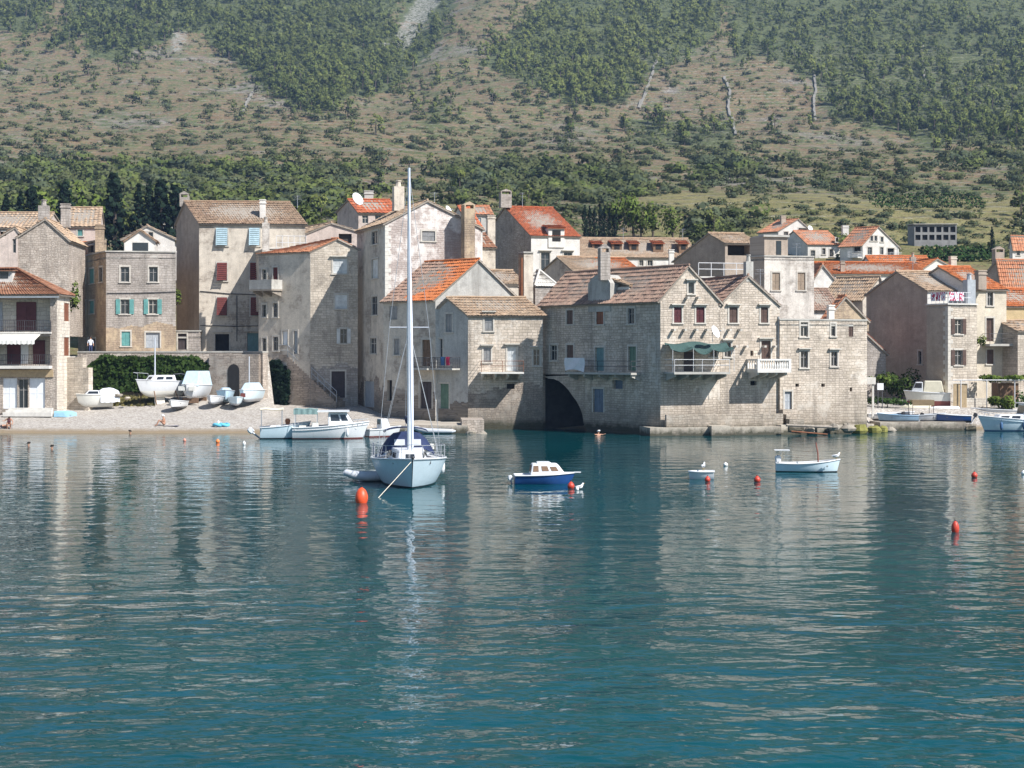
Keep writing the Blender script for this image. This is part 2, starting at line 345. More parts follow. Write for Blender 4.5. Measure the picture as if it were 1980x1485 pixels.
def slab(mb, pts, th=.1, m=0):
    pts = [Vector(p) for p in pts]; n = (pts[1]-pts[0]).cross(pts[2]-pts[0]); n.normalize()
    if n.z < 0: n = -n; pts = pts[::-1]
    mb.prism(pts, -n*th, m)
class House:
    def __init__(s, name, label, C, thr, pr, thl, pl, base, ml='stone_pale', mr=None, group=None, cat='house', fine=True, z0=None):
        C2 = XY(*C); s.C = C2; s.fine = fine
        u = Vector((math.cos(R_(thr)), math.sin(R_(thr)))); v = Vector((-math.sin(R_(thl)), math.cos(R_(thl))))
        wr = pr[1] if isinstance(pr, tuple) else solve(C2, u, pr); wl = pl[1] if isinstance(pl, tuple) else solve(C2, v, pl)
        s.R = C2+u*wr; s.L = C2+v*wl; s.B = s.L+s.R-C2
        s.fl = Face(s.L, s.C); s.fr = Face(s.C, s.R); s.f = {'l': s.fl, 'r': s.fr}
        s.z0 = (ZZ(base, C[1]) if base is not None else 0) if z0 is None else z0
        s.loc = Vector((C2.x, C2.y, s.z0)); s.ml, s.mr = ml, mr or ml
        s.root = thing(name, label, cat, s.loc, 0, group)
        s.op = {'l': [], 'r': []}; s.prof = {}; s.roof = None
    def b(s, mb, name, mats, parent=None, smooth=False): return mb.build(name, mats, parent or s.root, s.loc if (parent is None or parent is s.root) else s.loc, smooth)
    # ---- shapes
    def gable(s, face, yl, yr, apex, mat, over=.22, end=.14, zoff=0, slabmat='wood_grey', split=None, hipback=None):
        F = s.f[face]; zl = ZZ(yl, F.A.y); zr = ZZ(yr, F.B.y)
        sa, za = F.map(*apex) if apex[0] != 'z' else (F.w*apex[1], ZZ(apex[2], (F.A.y+F.B.y)/2)); s.gface = face
        d = (s.L-s.C) if face == 'r' else (s.R-s.C)
        s.prof[face] = [(0, s.z0), (F.w, s.z0), (F.w, zr), (sa, za), (0, zl)]
        o = 'l' if face == 'r' else 'r'
        if face == 'r': hf, ho = zl, zr        # face l stands at A(=C) side, opposite wall at R
        else: hf, ho = zr, zl                  # face r stands at B(=C) side
        s.prof[o] = [(0, s.z0), (s.f[o].w, s.z0), (s.f[o].w, hf), (0, hf)]
        s.hopp = ho; s.gd = d
        mb = MB(); dn = d.normalized()
        a0 = F.A-dn*end; b0 = F.B-dn*end; m0 = F.A+F.e*sa-dn*end; dd = dn*(d.length+2*end)
        def p3(q, z): return Vector((q.x, q.y, z))
        for (q, zq, sg, run) in ((a0, zl, -1, sa), (b0, zr, 1, F.w-sa)):
            sl = (za-zq)/max(run, .01); ov = min(over, .5)
            e_ = p3(q+F.e*sg*ov, zq-sl*ov); r_ = p3(m0, za); D = Vector((dd.x, dd.y, 0))
            lift = Vector((0, 0, .06))
            RD = D*(hipback if hipback else 1)
            slab(mb, [e_+lift, r_+lift, r_+RD+lift, e_+D+lift], .13, 1)
            tile_patch(mb, e_+lift, e_+D+lift, r_+lift, r_+RD+lift, s.fine, split=split[0] if split else None)
        D = Vector((dd.x, dd.y, 0))*(hipback or 1)
        if hipback: tile_patch(mb, p3(a0+dd, zl), p3(b0+dd, zr), p3(m0, za)+D, p3(m0, za)+D+UP*.001, s.fine); s.hipb = True
        # ridge tiles
        mb2 = [p3(m0, za+.13)+D*k/12+Vector((0, 0, rnd(-.02, .02))) for k in range(13)]
        mb.tube(mb2, .10, 6, 0)
        s.roof = s.b(mb, 'roof', [mat, slabmat]+([split[1]] if split else [])); s.za = za
        return s
    def hip(s, ye, zr, mat, in0, in1, over=.35, slabmat='wood_grey', along='l'):
        F = s.f[along]; ze = ZZ(ye, s.C.y); d = (s.R-s.C) if along == 'l' else (s.L-s.C); dn = d.normalized()
        for k in 'lr': s.prof[k] = [(0, s.z0), (s.f[k].w, s.z0), (s.f[k].w, ze), (0, ze)]
        s.hopp = ze; s.gface = None; s.gd = None
        A = F.A-F.e*over-dn*over; B = F.B+F.e*over-dn*over; D = dn*(d.length+2*over)
        r0 = F.A+F.e*in0+d/2; r1 = F.B-F.e*in1+d/2
        p3 = lambda q, z: Vector((q.x, q.y, z)); zz = ze-.05; mb = MB()
        A_, B_, C_, D_ = p3(A, zz), p3(B, zz), p3(B+D, zz), p3(A+D, zz); R0, R1 = p3(r0, zr), p3(r1, zr)
        for (a, b, c, e) in ((A_, B_, R0, R1), (B_, C_, R1, R1), (C_, D_, R1, R0), (D_, A_, R0, R0)):
            tile_patch(mb, a, b, c, e, s.fine)
            pts = [a, b, e, c] if (c-e).length > 1e-4 else [a, b, c]
            slab(mb, pts, .12, 1)
        for (a, b) in ((R0, R1), (B_, R1), (C_, R1)): mb.tube([a+UP*.1, b+UP*.12], .1, 6, 0)
        s.roof = s.b(mb, 'roof', [mat, slabmat]); s.za = zr
        return s
    def flat(s, yt, mat='concrete', cornice=.1, para=.5, roofname='roof'):
        zt = ZZ(yt, s.C.y); s.hopp = zt; s.gface = None; s.gd = None
        for k in 'lr': s.prof[k] = [(0, s.z0), (s.f[k].w, s.z0), (s.f[k].w, zt), (0, zt)]
        mb = MB(); p = lambda q: Vector((q.x, q.y, zt-para))
        slab(mb, [p(s.L), p(s.C), p(s.R), p(s.B)], .15)
        if cornice:
            for F in (s.fl, s.fr, Face(s.R, s.B), Face(s.B, s.L)): F.box(mb, -cornice if F is s.fr else 0, F.w+(cornice if F is s.fl else 0), zt, zt+.12, -.18, cornice)
        s.roof = s.b(mb, roofname, [mat]); s.za = zt
        return s
    # ---- openings
    def win(s, face, x0, y0, x1, y1, kind='glass', mat=None, frame='trim', hood=False, sill=True, sh=None, depth=None, off=0.0, bars=True, label=None, name=None):
        F0 = s.f[face]; F = Face(F0.A+F0.n*off, F0.B+F0.n*off) if off else F0
        (t0, za), (t1, zb) = F.map(x0, (y0+y1)/2), F.map(x1, (y0+y1)/2)
        zt = F.map((x0+x1)/2, y0)[1]; zb = F.map((x0+x1)/2, y1)[1]
        lo = .03; t0 = max(t0, lo); t1 = min(t1, F.w-lo)
        if t1-t0 < .08: return None
        defd = {'glass': .16, 'shut': .06, 'open': .16, 'door': .14, 'hole': .35, 'loggia': 1.3}[kind]
        d = depth if depth is not None else defd
        if not off: s.op[face].append((t0, zb, t1, zt, d))
        else: d = -.045
        w, h = t1-t0, zt-zb
        mb = MB()
        pm = {'glass': 'glass', 'shut': mat or 's_brown', 'open': 'glass', 'door': mat or 'wood_brown', 'hole': mat or 'dark', 'loggia': mat or 'stone_white'}[kind]
        e3 = Vector((F.e.x, F.e.y, 0)); g = .004
        a = F.pt(t0-g, zb-g, -d); b_ = F.pt(t1+g, zb-g, -d)
        F.box(mb, t0-g, t1+g, zb-g, zt+g, -d-.05, -d)
        if kind == 'loggia':
            mb = MB(); F.box(mb, t0-.2, t1+.2, zb-.2, zt+.2, -d-.05, -d); mb.uv = {}
            q = [F.pt(t0-.2, zb-.2, -d+.004), F.pt(t1+.2, zb-.2, -d+.004), F.pt(t1+.2, zt+.2, -d+.004), F.pt(t0-.2, zt+.2, -d+.004)]
            mb.face(q, 0, uv=[(t0, zb), (t1, zb), (t1, zt), (t0, zt)])
        nm = name or {'glass': 'window', 'shut': 'window', 'open': 'window', 'door': 'door', 'hole': 'window', 'loggia': 'loggia'}[kind]
        if kind in ('shut', 'door') and w > .4:          # meeting rail of two leaves, proud of the panel
            F.box(mb, (t0+t1)/2-.02, (t0+t1)/2+.02, zb+.01, zt-.01, -d, -d+.025)
            for zq in (zb+.03, zt-.09, zb+h*.5): F.box(mb, t0+.03, t1-.03, zq, zq+.06, -d, -d+.018)
        o = s.b(mb, nm, [pm])
        if label: o['label'] = label
        if kind in ('glass', 'open') and bars:
            sb = MB(); fw = .055
            for (p, q, r, u) in ((t0, t0+fw, zb, zt), (t1-fw, t1, zb, zt), (t0+fw, t1-fw, zb, zb+fw), (t0+fw, t1-fw, zt-fw, zt)): F.box(sb, p, q, r, u, -d, -d+.05)
            if w > .5: F.box(sb, (t0+t1)/2-.025, (t0+t1)/2+.025, zb+fw, zt-fw, -d, -d+.045)
            if h > .9: F.box(sb, t0+fw, t1-fw, zb+h*.62, zb+h*.62+.04, -d, -d+.04)
            s.b(sb, 'sash', [mat if (mat and kind != 'open') else random.choice(['sash', 'sash', 'trim'])], o)
        if frame:
            fb = MB(); fw, pr = .13, .035
            F.box(fb, t0-fw, t0-.002, zb, zt, -.02, pr); F.box(fb, t1+.002, t1+fw, zb, zt, -.02, pr); F.box(fb, t0-fw, t1+fw, zt+.002, zt+.16, -.02, pr)
            s.b(fb, 'frame', [frame], o)
            if sill and kind != 'door':
                sl = MB(); F.box(sl, t0-fw-.04, t1+fw+.04, zb-.11, zb-.002, -.02, .1); s.b(sl, 'sill', [frame], o)
        if hood:
            hb = MB(); F.box(hb, t0-.25, t1+.25, zt+.163, zt+.26, -.02, .24); s.b(hb, 'lintel', [frame or 'trim'], o)
        if sh and kind in ('open', 'glass', 'hole'):
            for (p, q) in ((t0-w*.5-.02, t0-.03), (t1+.03, t1+w*.5+.02)):
                bb = MB(); F.box(bb, p, q, zb-.02, zt+.02, .04, .085); s.b(bb, 'shutter', [sh], o)
        return o
    def chim(s, px, yt, yb, Y, w=.55, mat='plaster_beige', cap='slab', th=None, dp=None, parent='roof'):
        zt, zb = ZZ(yt, Y), ZZ(yb, Y); q = XY(px, Y); F = s.fr; e = Vector((F.e.x, F.e.y, 0)); n = Vector((F.n.x, F.n.y, 0)); mb = MB(); dp = dp or w*.8
        o = Vector((q.x, q.y, zb))-e*w/2+n*dp/2
        mb.obox(o, e*w, -n*dp, UP*(zt-zb))
        if cap == 'slab':
            mb.obox(o-e*.07+n*.07+UP*(zt-zb-.3), e*(w+.14), -n*(dp+.14), UP*.12)
            mb.obox(o-e*.05+n*.05+UP*(zt-zb+.004), e*(w+.1), -n*(dp+.1), UP*.1)
        elif cap == 'hood':
            for k in (0, w-.12): mb.obox(o+e*k+UP*(zt-zb), e*.12, -n*dp, UP*.3)
            mb.prism([o-e*.1+UP*(zt-zb+.3), o+e*(w+.1)+UP*(zt-zb+.3), o+e*(w/2)+UP*(zt-zb+.62)], -n*dp)
        elif cap == 'pot':
            c = o+e*w/2-n*dp/2+UP*(zt-zb); mb.lathe(c, [(w*.28, 0), (w*.22, .45), (w*.3, .47), (w*.3, .55)], 8)
        return s.b(mb, 'chimney', [mat], s.roof if parent == 'roof' and s.roof else None)
    def dormer(s, face, x0, x1, yt, yb, Y, mat='plaster_beige', roof='tile_tan', back=1.8, gl='hole', rise=.35, gabled=False):
        F0 = s.f[face]; q0, q1 = XY(x0, Y), XY(x1, Y); mid = (q0+q1)/2; w = (q1-q0).length
        A = mid-F0.e*w/2; F = Face(A, A+F0.e*w); zt, zb = ZZ(yt, Y), ZZ(yb, Y); mb = MB()
        F.box(mb, 0, w, zb-.5, zt, -back, 0)
        o = s.b(mb, 'dormer', [mat])
        wb = MB(); mx = w*.24; F.box(wb, mx, w-mx, zb+(zt-zb)*.12, zt-(zt-zb)*.14, .0, .035); s.b(wb, 'window', ['dark' if gl == 'hole' else 'glass'], o)
        rb = MB()
        if gabled:
            pk = zt+w*.38
            for a, b in ((-.18, w/2), (w+.18, w/2)):
                e0 = F.pt(a, zt-.06, .2); e1 = F.pt(a, zt-.06, -back-.4); r0 = F.pt(b, pk, .2); r1 = F.pt(b, pk, -back-.4)
                slab(rb, [e0, r0, r1, e1], .08, 0); tile_patch(rb, e0, e1, r0, r1, s.fine)
            gb = MB(); gb.prism([F.pt(0, zt, 0), F.pt(w, zt, 0), F.pt(w/2, pk-.06, 0)], -Vector((F.n.x, F.n.y, 0))*back); s.b(gb, 'gable', [mat], o)
        else:
            e0, e1 = F.pt(-.15, zt+.02, .25), F.pt(w+.15, zt+.02, .25); r0, r1 = F.pt(-.15, zt+rise, -back), F.pt(w+.15, zt+rise, -back)
            slab(rb, [e0, e1, r1, r0], .08); tile_patch(rb, e0, e1, r0, r1, s.fine)
        s.b(rb, 'roof', [roof], o)
        return o
    def balcony(s, face, x0, x1, y, dep=1.0, rail='bars', h=.95, mat='concrete', rmat='iron', th=.14, brackets=0, extra=0):
        F = s.f[face]; t0, z = F.map(x0, y); t1, _ = F.map(x1, y); z = F.map((x0+x1)/2, y)[1]
        mb = MB(); F.box(mb, t0, t1, z-th, z, .003, dep)
        o = s.b(mb, 'balcony', [mat])
        if brackets:
            for i in range(brackets):
                kb = MB(); t = t0+.15+(t1-t0-.45)*i/max(1, brackets-1)
                kb.prism([F.pt(t, z-th-.003, .003), F.pt(t, z-th-.003, dep*.8), F.pt(t, z-th-.18, dep*.8), F.pt(t, z-th-.5, .003)], Vector((F.e.x, F.e.y, 0))*.16)
                s.b(kb, 'bracket', [mat], o)
        rb = MB()
        if rail == 'bars':
            r = .018
            pts = [F.pt(t0+.04, z, .05), F.pt(t0+.04, z, dep-.05), F.pt(t1-.04, z, dep-.05), F.pt(t1-.04, z, .05)]
            for hh in (h, h*.5, .12): rb.tube([p+UP*hh for p in pts], r, 5)
            n = max(4, int((t1-t0)/.16))
            for i in range(n+1):
                t = t0+.04+(t1-t0-.08)*i/n; rb.tube([F.pt(t, z, dep-.05), F.pt(t, z+h, dep-.05)], r*.8 if i % 5 else r*1.5, 4)
            for k in range(4):
                for t in (t0+.04, t1-.04): rb.tube([F.pt(t, z, .05+(dep-.1)*k/4), F.pt(t, z+h, .05+(dep-.1)*k/4)], r*.8, 4)
        elif rail == 'thin':
            r = .022; pts = [F.pt(t0+.04, z, .05), F.pt(t0+.04, z, dep-.05), F.pt(t1-.04, z, dep-.05), F.pt(t1-.04, z, .05)]
            for hh in (h, h*.55): rb.tube([p+UP*hh for p in pts], r, 5)
            for t in (t0+.04, (t0+t1)/2, t1-.04): rb.tube([F.pt(t, z, dep-.05), F.pt(t, z+h, dep-.05)], r, 5)
        elif rail == 'balusters':
            F.box(rb, t0, t1, z, z+.1, dep-.22, dep); F.box(rb, t0, t1, z+h-.12, z+h, dep-.24, dep+.02)
            for t in (t0, t1-.2): F.box(rb, t, t+.2, z, z+.1, .003, dep-.222); F.box(rb, t-.001, t+.2, z+h-.12, z+h, .003, dep-.242); F.box(rb, t, t+.2, z+.1, z+h-.12, dep-.22, dep)
            prof = [(.05, 0), (.075, .12), (.085, .25), (.045, .42), (.04, .5), (.06, h-.22)]
            n = int((t1-t0-.4)/.2)
            for i in range(n): rb.lathe(F.pt(t0+.3+(t1-t0-.6)*i/max(1, n-1), z+.1, dep-.11), prof, 6)
            for k in range(1, 5):
                for t in (t0+.1, t1-.1): rb.lathe(F.pt(t, z+.1, .1+(dep-.3)*(k-1)/4), prof, 6)
        else:
            F.box(rb, t0, t1, z, z+h, dep-.08, dep)
            for t in (t0, t1-.08): F.box(rb, t, t+.08, z, z+h, .003, dep-.082)
        s.b(rb, 'railing', [rmat], o)
        return o
    def quoins(s, mat='quoin'):
        mb = MB(); z = s.z0; zt = s.prof['r'][-1][1]-.15; k = 0
        while z < zt:
            a, b = (.5, .28) if k % 2 else (.28, .5); h = min(rnd(.3, .4), zt-z)
            s.fr.box(mb, 0, a, z, z+h-.012, 0, .03); s.fl.box(mb, s.fl.w-b, s.fl.w+.03, z, z+h-.012, 0, .03)
            z += h; k += 1
        s.b(mb, 'cornerstone', [mat])
    def tilt_shutter(s, face, x0, y0, x1, y1, mat, out=.45):
        s.win(face, x0, y0, x1, y1, 'glass', bars=False)
        F = s.f[face]; (t0, _), (t1, _) = F.map(x0, (y0+y1)/2), F.map(x1, (y0+y1)/2); zt = F.map((x0+x1)/2, y0)[1]; zb = F.map((x0+x1)/2, y1)[1]; mb = MB()
        n = 9
        for i in range(n):
            u, v = i/n, (i+.8)/n; p = lambda t, k: F.pt(t, zt+(zb-zt)*k, .06+out*k)
            mb.prism([p(t0+.06, u), p(t1-.06, u), p(t1-.06, v), p(t0+.06, v)], Vector((F.n.x, F.n.y, 0))*.03)
        for a, c in ((t0, t0+.06), (t1-.06, t1)): mb.prism([p(a, 0), p(c, 0), p(c, 1), p(a, 1)], Vector((F.n.x, F.n.y, 0))*.045)
        s.b(mb, 'shutter', [mat])
    def corbels(s, face, px, y, gap=.9, l=.5):
        F = s.f[face]; t, z = F.map(px, y)
        for d in (-gap/2, gap/2): mb = MB(); F.box(mb, t+d-.09, t+d+.09, z, z+.16, -.02, l); s.b(mb, 'corbel', ['trim'])
    def plinth(s, face, y, mat='stone_base', jag=.5, pr=.03, name='dirt_shade_base'):
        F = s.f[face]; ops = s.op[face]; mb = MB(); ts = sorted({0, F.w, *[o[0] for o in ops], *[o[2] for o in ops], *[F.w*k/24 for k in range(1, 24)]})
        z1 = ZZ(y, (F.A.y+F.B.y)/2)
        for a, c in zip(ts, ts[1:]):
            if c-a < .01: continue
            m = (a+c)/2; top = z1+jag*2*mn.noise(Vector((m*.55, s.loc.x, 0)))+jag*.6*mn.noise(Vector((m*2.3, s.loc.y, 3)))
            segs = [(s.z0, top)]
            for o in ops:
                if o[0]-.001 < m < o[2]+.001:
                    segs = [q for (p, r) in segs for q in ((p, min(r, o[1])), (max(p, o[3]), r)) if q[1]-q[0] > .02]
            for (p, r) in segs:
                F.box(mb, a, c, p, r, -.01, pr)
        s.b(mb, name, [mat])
    def aerial(s, px, yt, yb, Y):
        p, q = P(px, yb, Y), P(px, yt, Y); mb = MB(); mb.tube([p, q], .025, 4); h = q.z-p.z
        for k, w in ((.95, .7), (.86, .5), (.7, .8)):
            c = p.lerp(q, k); mb.tube([c+Vector((-w/2, .1, 0)), c+Vector((w/2, -.1, 0))], .014, 4)
            for j in range(5): e = c+Vector((-w/2+w*j/4, .1-.05*j, 0)); mb.tube([e-Vector((.05, .22, 0)), e+Vector((.05, .22, 0))], .009, 3)
        s.b(mb, 'aerial', ['zinc'], s.roof)
    def done(s):
        mb = MB()
        def wall(F, prof, ops, m):
            ts = sorted({0, F.w, *[o[0] for o in ops], *[o[2] for o in ops]}); zt = max(p[1] for p in prof)
            zs = sorted({s.z0, zt, *[o[1] for o in ops], *[o[3] for o in ops]})
            for i in range(len(ts)-1):
                for j in range(len(zs)-1):
                    tc, zc = (ts[i]+ts[i+1])/2, (zs[j]+zs[j+1])/2
                    if any(o[0] < tc < o[2] and o[1] < zc < o[3] for o in ops): continue
                    poly = clip_poly([(ts[i], zs[j]), (ts[i+1], zs[j]), (ts[i+1], zs[j+1]), (ts[i], zs[j+1])], prof)
                    if len(poly) >= 3: mb.face([F.pt(t, z) for t, z in poly], m, uv=poly)
            for (a, b, c, d, dep) in ops:
                for (p, q) in (((a, b), (a, d)), ((a, d), (c, d)), ((c, d), (c, b)), ((c, b), (a, b))):
                    mb.face([F.pt(*p), F.pt(*q), F.pt(q[0], q[1], -dep), F.pt(p[0], p[1], -dep)], m, uv=[p, q, (q[0]+dep, q[1]), (p[0]+dep, p[1])])
        wall(s.fl, s.prof['l'], s.op['l'], 0); wall(s.fr, s.prof['r'], s.op['r'], 1)
        fb = Face(s.R, s.B); fk = Face(s.B, s.L)
        def mirror(pr, w): return [(w-t, z) for t, z in reversed(pr)]
        if s.gface == 'r':
            wall(fk, mirror(s.prof['r'], fk.w) if not getattr(s, 'hipb', 0) else [(0, s.z0), (fk.w, s.z0), (fk.w, s.prof['l'][2][1]), (0, s.hopp)], [], 1); wall(fb, [(0, s.z0), (fb.w, s.z0), (fb.w, s.hopp), (0, s.hopp)], [], 0)
        elif s.gface == 'l':
            wall(fb, mirror(s.prof['l'], fb.w), [], 0); wall(fk, [(0, s.z0), (fk.w, s.z0), (fk.w, s.hopp), (0, s.hopp)], [], 1)
        else:
            for F in (fb, fk): wall(F, [(0, s.z0), (F.w, s.z0), (F.w, s.hopp), (0, s.hopp)], [], 0)
        s.wall = s.b(mb, 'wall', [s.ml, s.mr]); return s
def dish(px, py, Y, r, label, face=(.7, -.7), group=None):
    p = P(px, py, Y); t = thing('satellite_dish', label, 'satellite dish', p, 0, group); d = Vector((face[0], face[1], .45)).normalized()
    u = d.cross(UP).normalized(); w = d.cross(u); mb = MB(); rows = []
    for k in range(6):
        a = k/5; rows.append([d*(-.22*r*(1-a*a))+(u*math.cos(q*math.pi/8)+w*math.sin(q*math.pi/8))*r*a*1.0 for q in range(16)])
    mb.grid(rows, 0, close=True); b = len(rows)
    rows2 = [[p_-d*.03 for p_ in r_] for r_ in rows]; mb.grid(rows2, 0, close=True, flip=True)
    mb.build('reflector', ['dish'], t)
    ab = MB(); ab.tube([d*(-.2*r), d*(.75*r)+w*.25*r], .018, 5); ab.tube([d*(.72*r)+w*.2*r, d*(.9*r)+w*.27*r], .05, 6); ab.build('receiver', ['zinc'], t)
    sb = MB(); sb.tube([-d*.2*r, -d*.2*r-d*.25, Vector((0, 0, -r*1.3))-d*.3], .03, 5); sb.build('mount', ['zinc'], t)
    return t
# ---------------------------------------------------------------- the town, left to right
def W(h, face, rows, **k):
    for r in rows:
        kk = dict(k)
        if len(r) > 5: kk.update(r[5])
        h.win(face, r[0], r[1], r[2], r[3], r[4], **kk)
# A: white shore house with balconies at the left edge
h = House('house', 'white stone shore house with striped awning, red doors and white garage doors', (110, 129), 88, 135, 86, -110, 800, 'stone_rough', 'stone_white')
h.hip(569, ZZ(521, 131), 'tile_brown', 2, 4.0)
for y0, y1 in ((577, 641), (650, 705)): h.win('l', -80, y0, 97, y1, 'loggia', frame=None, depth=1.4, mat='stone_white')
W(h, 'l', [(32, 584, 70, 640, 'door', dict(mat='s_maroon', off=-1.35)), (-40, 584, 5, 640, 'door', dict(mat='door_grey', off=-1.35)), (14, 660, 40, 704, 'door', dict(mat='s_maroon', off=-1.35)), (41, 664, 55, 703, 'door', dict(mat='door_white', off=-1.35)), (64, 658, 87, 704, 'door', dict(mat='s_maroon', off=-1.35))], frame=None)
W(h, 'l', [(5, 731, 33, 791, 'door', dict(mat='door_white')), (35, 733, 54, 790, 'glass', dict(sill=False, bars=True)), (56, 731, 87, 791, 'door', dict(mat='door_white', label='wide white garage door leaf'))], frame=None)
W(h, 'r', [(124, 586, 134, 621, 'shut', dict(mat='s_rust')), (124, 652, 134, 688, 'shut', dict(mat='s_rust'))], frame=None)
h.balcony('l', -80, 100, 642, .18, 'bars', .95, 'concrete_white')
h.balcony('l', -80, 101, 707, .75, 'bars', .9, 'concrete_white', th=.25)
mb = MB(); h.fl.box(mb, h.fl.w-9.0, h.fl.w-.3, ZZ(729, 129), ZZ(715, 129), .004, .12); h.b(mb, 'lintel', ['wood_tan'])
mb = MB(); F = h.fl; a, za = F.map(-80, 641); c, _ = F.map(80, 641); rows = []
for i in range(7):
    u = i/6; rows.append([F.pt(a+(c-a)*j/40, ZZ(643, 129)-.15-u*.5, .2+u*1.3+.02*math.sin(j*2.6)) for j in range(41)])
rows.append([F.pt(a+(c-a)*j/40, ZZ(643, 129)-.93-.06*(j % 2), 1.52+.02*math.sin(j*2.6)) for j in range(41)])
mb.grid(rows); mb.grid([[p-UP*.02 for p in r] for r in rows], flip=True)
h.b(mb, 'awning', ['awning_white'])
mb = MB(); h.fl.box(mb, .0, h.fl.w+.3, ZZ(573, 129)-.12, ZZ(573, 129), .28, .4); h.b(mb, 'gutter', ['zinc'])
h.dormer('l', -8, 24, 523, 540, 130.0, 'plaster_white', 'tile_brown', 1.2, 'glass', .1)
mb = MB()
for k in range(3): h.fl.box(mb, h.fl.w-4.2+k*.1, h.fl.w-.1-.1*k, h.z0-.2, h.z0+.15+.17*k, .004+.35*(2-k), .35*(3-k))
h.b(mb, 'doorstep', ['concrete_white']); h.done()
# B: tall gable of rough stone behind
h = House('house', 'tall rough stone gable wall without windows behind the striped awning house', (35, 141), 5, 133, 5, ('w', 8), 650, 'stone_rough')
h.gable('r', 458, 464, (88, 424), 'tile_pale'); h.chim(85, 398, 426, 141.6, .9, 'stone_grey', 'pot'); h.chim(127, 396, 440, 147.5, .8, 'stone_grey', 'slab'); h.done()
h = House('house', 'low lean-to house of grey plaster attached left of the rough stone gable', (-70, 140.5), 5, 34.5, 5, ('w', 8), 650, 'plaster_pink')
h.gable('r', 500, 446, (30, 440), 'tile_pale', end=.1); W(h, 'r', [(24, 462, 31, 489, 'glass'), (0, 448, 12, 456, 'hole', dict(sill=False))], frame=None); h.done()
h = House('house', 'long house with pale tan tile roof beneath the dark cypresses at the left edge', (-120, 170), 3, 84, 3, ('w', 9), 520, 'plaster_pink', fine=False)
h.gable('l', 440, 440, ('z', .5, 412), 'tile_pale'); W(h, 'r', [(5, 448, 16, 466, 'glass'), (50, 448, 60, 466, 'glass')]); h.done()
h = House('house', 'plain house with square tan tile roof left of the dark pines', (119, 160), 3, 192, 12, ('w', 9), 560, 'plaster_pink', fine=False)
h.gable('l', 440, 438, ('z', .5, 403), 'tile_pale', zoff=0); W(h, 'r', [(150, 444, 160, 456, 'shut', dict(mat='s_teal'))]); h.done()
h = House('lean_to', 'small lean-to with bright orange roof squeezed behind the brown corner house', (118, 153), 3, 166, 3, ('w', 6), 640, 'plaster_grey', fine=False, cat='lean-to')
h.gable('l', 480, 499, ('z', .45, 470), 'tile_orange'); W(h, 'r', [(136, 505, 147, 560, 'shut', dict(mat='s_grey'))], frame=None); h.done()
# D: corner house with green shutters
h = House('house', 'flat topped corner house with open green shutters above the ivy terrace', (205, 146), 9, 340, 30, 151, 705, 'stone_brown', 'stone_grey')
h.flat(487)
W(h, 'r', [(233, 516, 250, 545, 'glass'), (288, 516, 305, 545, 'glass'), (233, 579, 250, 607, 'open', dict(sh='s_teal')), (287, 579, 304, 607, 'open', dict(sh='s_teal')), (235, 641, 252, 669, 'shut', dict(mat='s_teal')), (282, 643, 309, 673, 'door', dict(mat='door_grey'))])
W(h, 'l', [(159, 520, 166, 548, 'shut', dict(mat='s_teal')), (173, 520, 182, 548, 'shut', dict(mat='s_teal')), (192, 517, 198, 545, 'glass'), (159, 582, 166, 606, 'shut', dict(mat='s_brown')), (173, 582, 182, 606, 'shut', dict(mat='s_teal')), (170, 655, 185, 690, 'door', dict(mat='door_dark'))])
h.dormer('r', 243, 300, 466, 489, 149.2, 'plaster_white', 'tile_tan', 3, 'glass', gabled=True)
h.chim(193, 437, 487, 150, .8, 'stone_brown', 'slab')
mb = MB(); mb.tube([h.fr.pt(.1, ZZ(567, 146), .06), h.fr.pt(h.fr.w*.5, ZZ(566, 147)-.05, .07), h.fr.pt(h.fr.w, ZZ(565, 148), .06)], .035, 5); h.b(mb, 'cable', ['iron'])
h.plinth('r', 628, 'stone_brown', .35, .02, 'rendered_wall'); h.done()
h = House('house', 'white gabled house with a satellite dish above the flat corner house', (240, 162), 8, 338, 8, ('w', 8), 540, 'plaster_white', fine=False)
h.gable('r', 461, 462, (285, 437), 'tile_pale', over=.4); W(h, 'r', [(276, 449, 283, 461, 'glass'), (287, 449, 296, 463, 'glass')]); h.done()
dish(279, 453, 161, .32, 'small white dish on the white gabled house behind the green shutters')
h = House('house', 'roofless brown upper storey with empty window holes behind the corner house', (184, 152), 6, 206, 35, 153, 560, 'stone_brown', fine=False)
h.flat(464, cornice=0, para=.3); W(h, 'l', [(158, 470, 165, 489, 'hole'), (170, 469, 181, 488, 'hole')], frame=None); h.done()
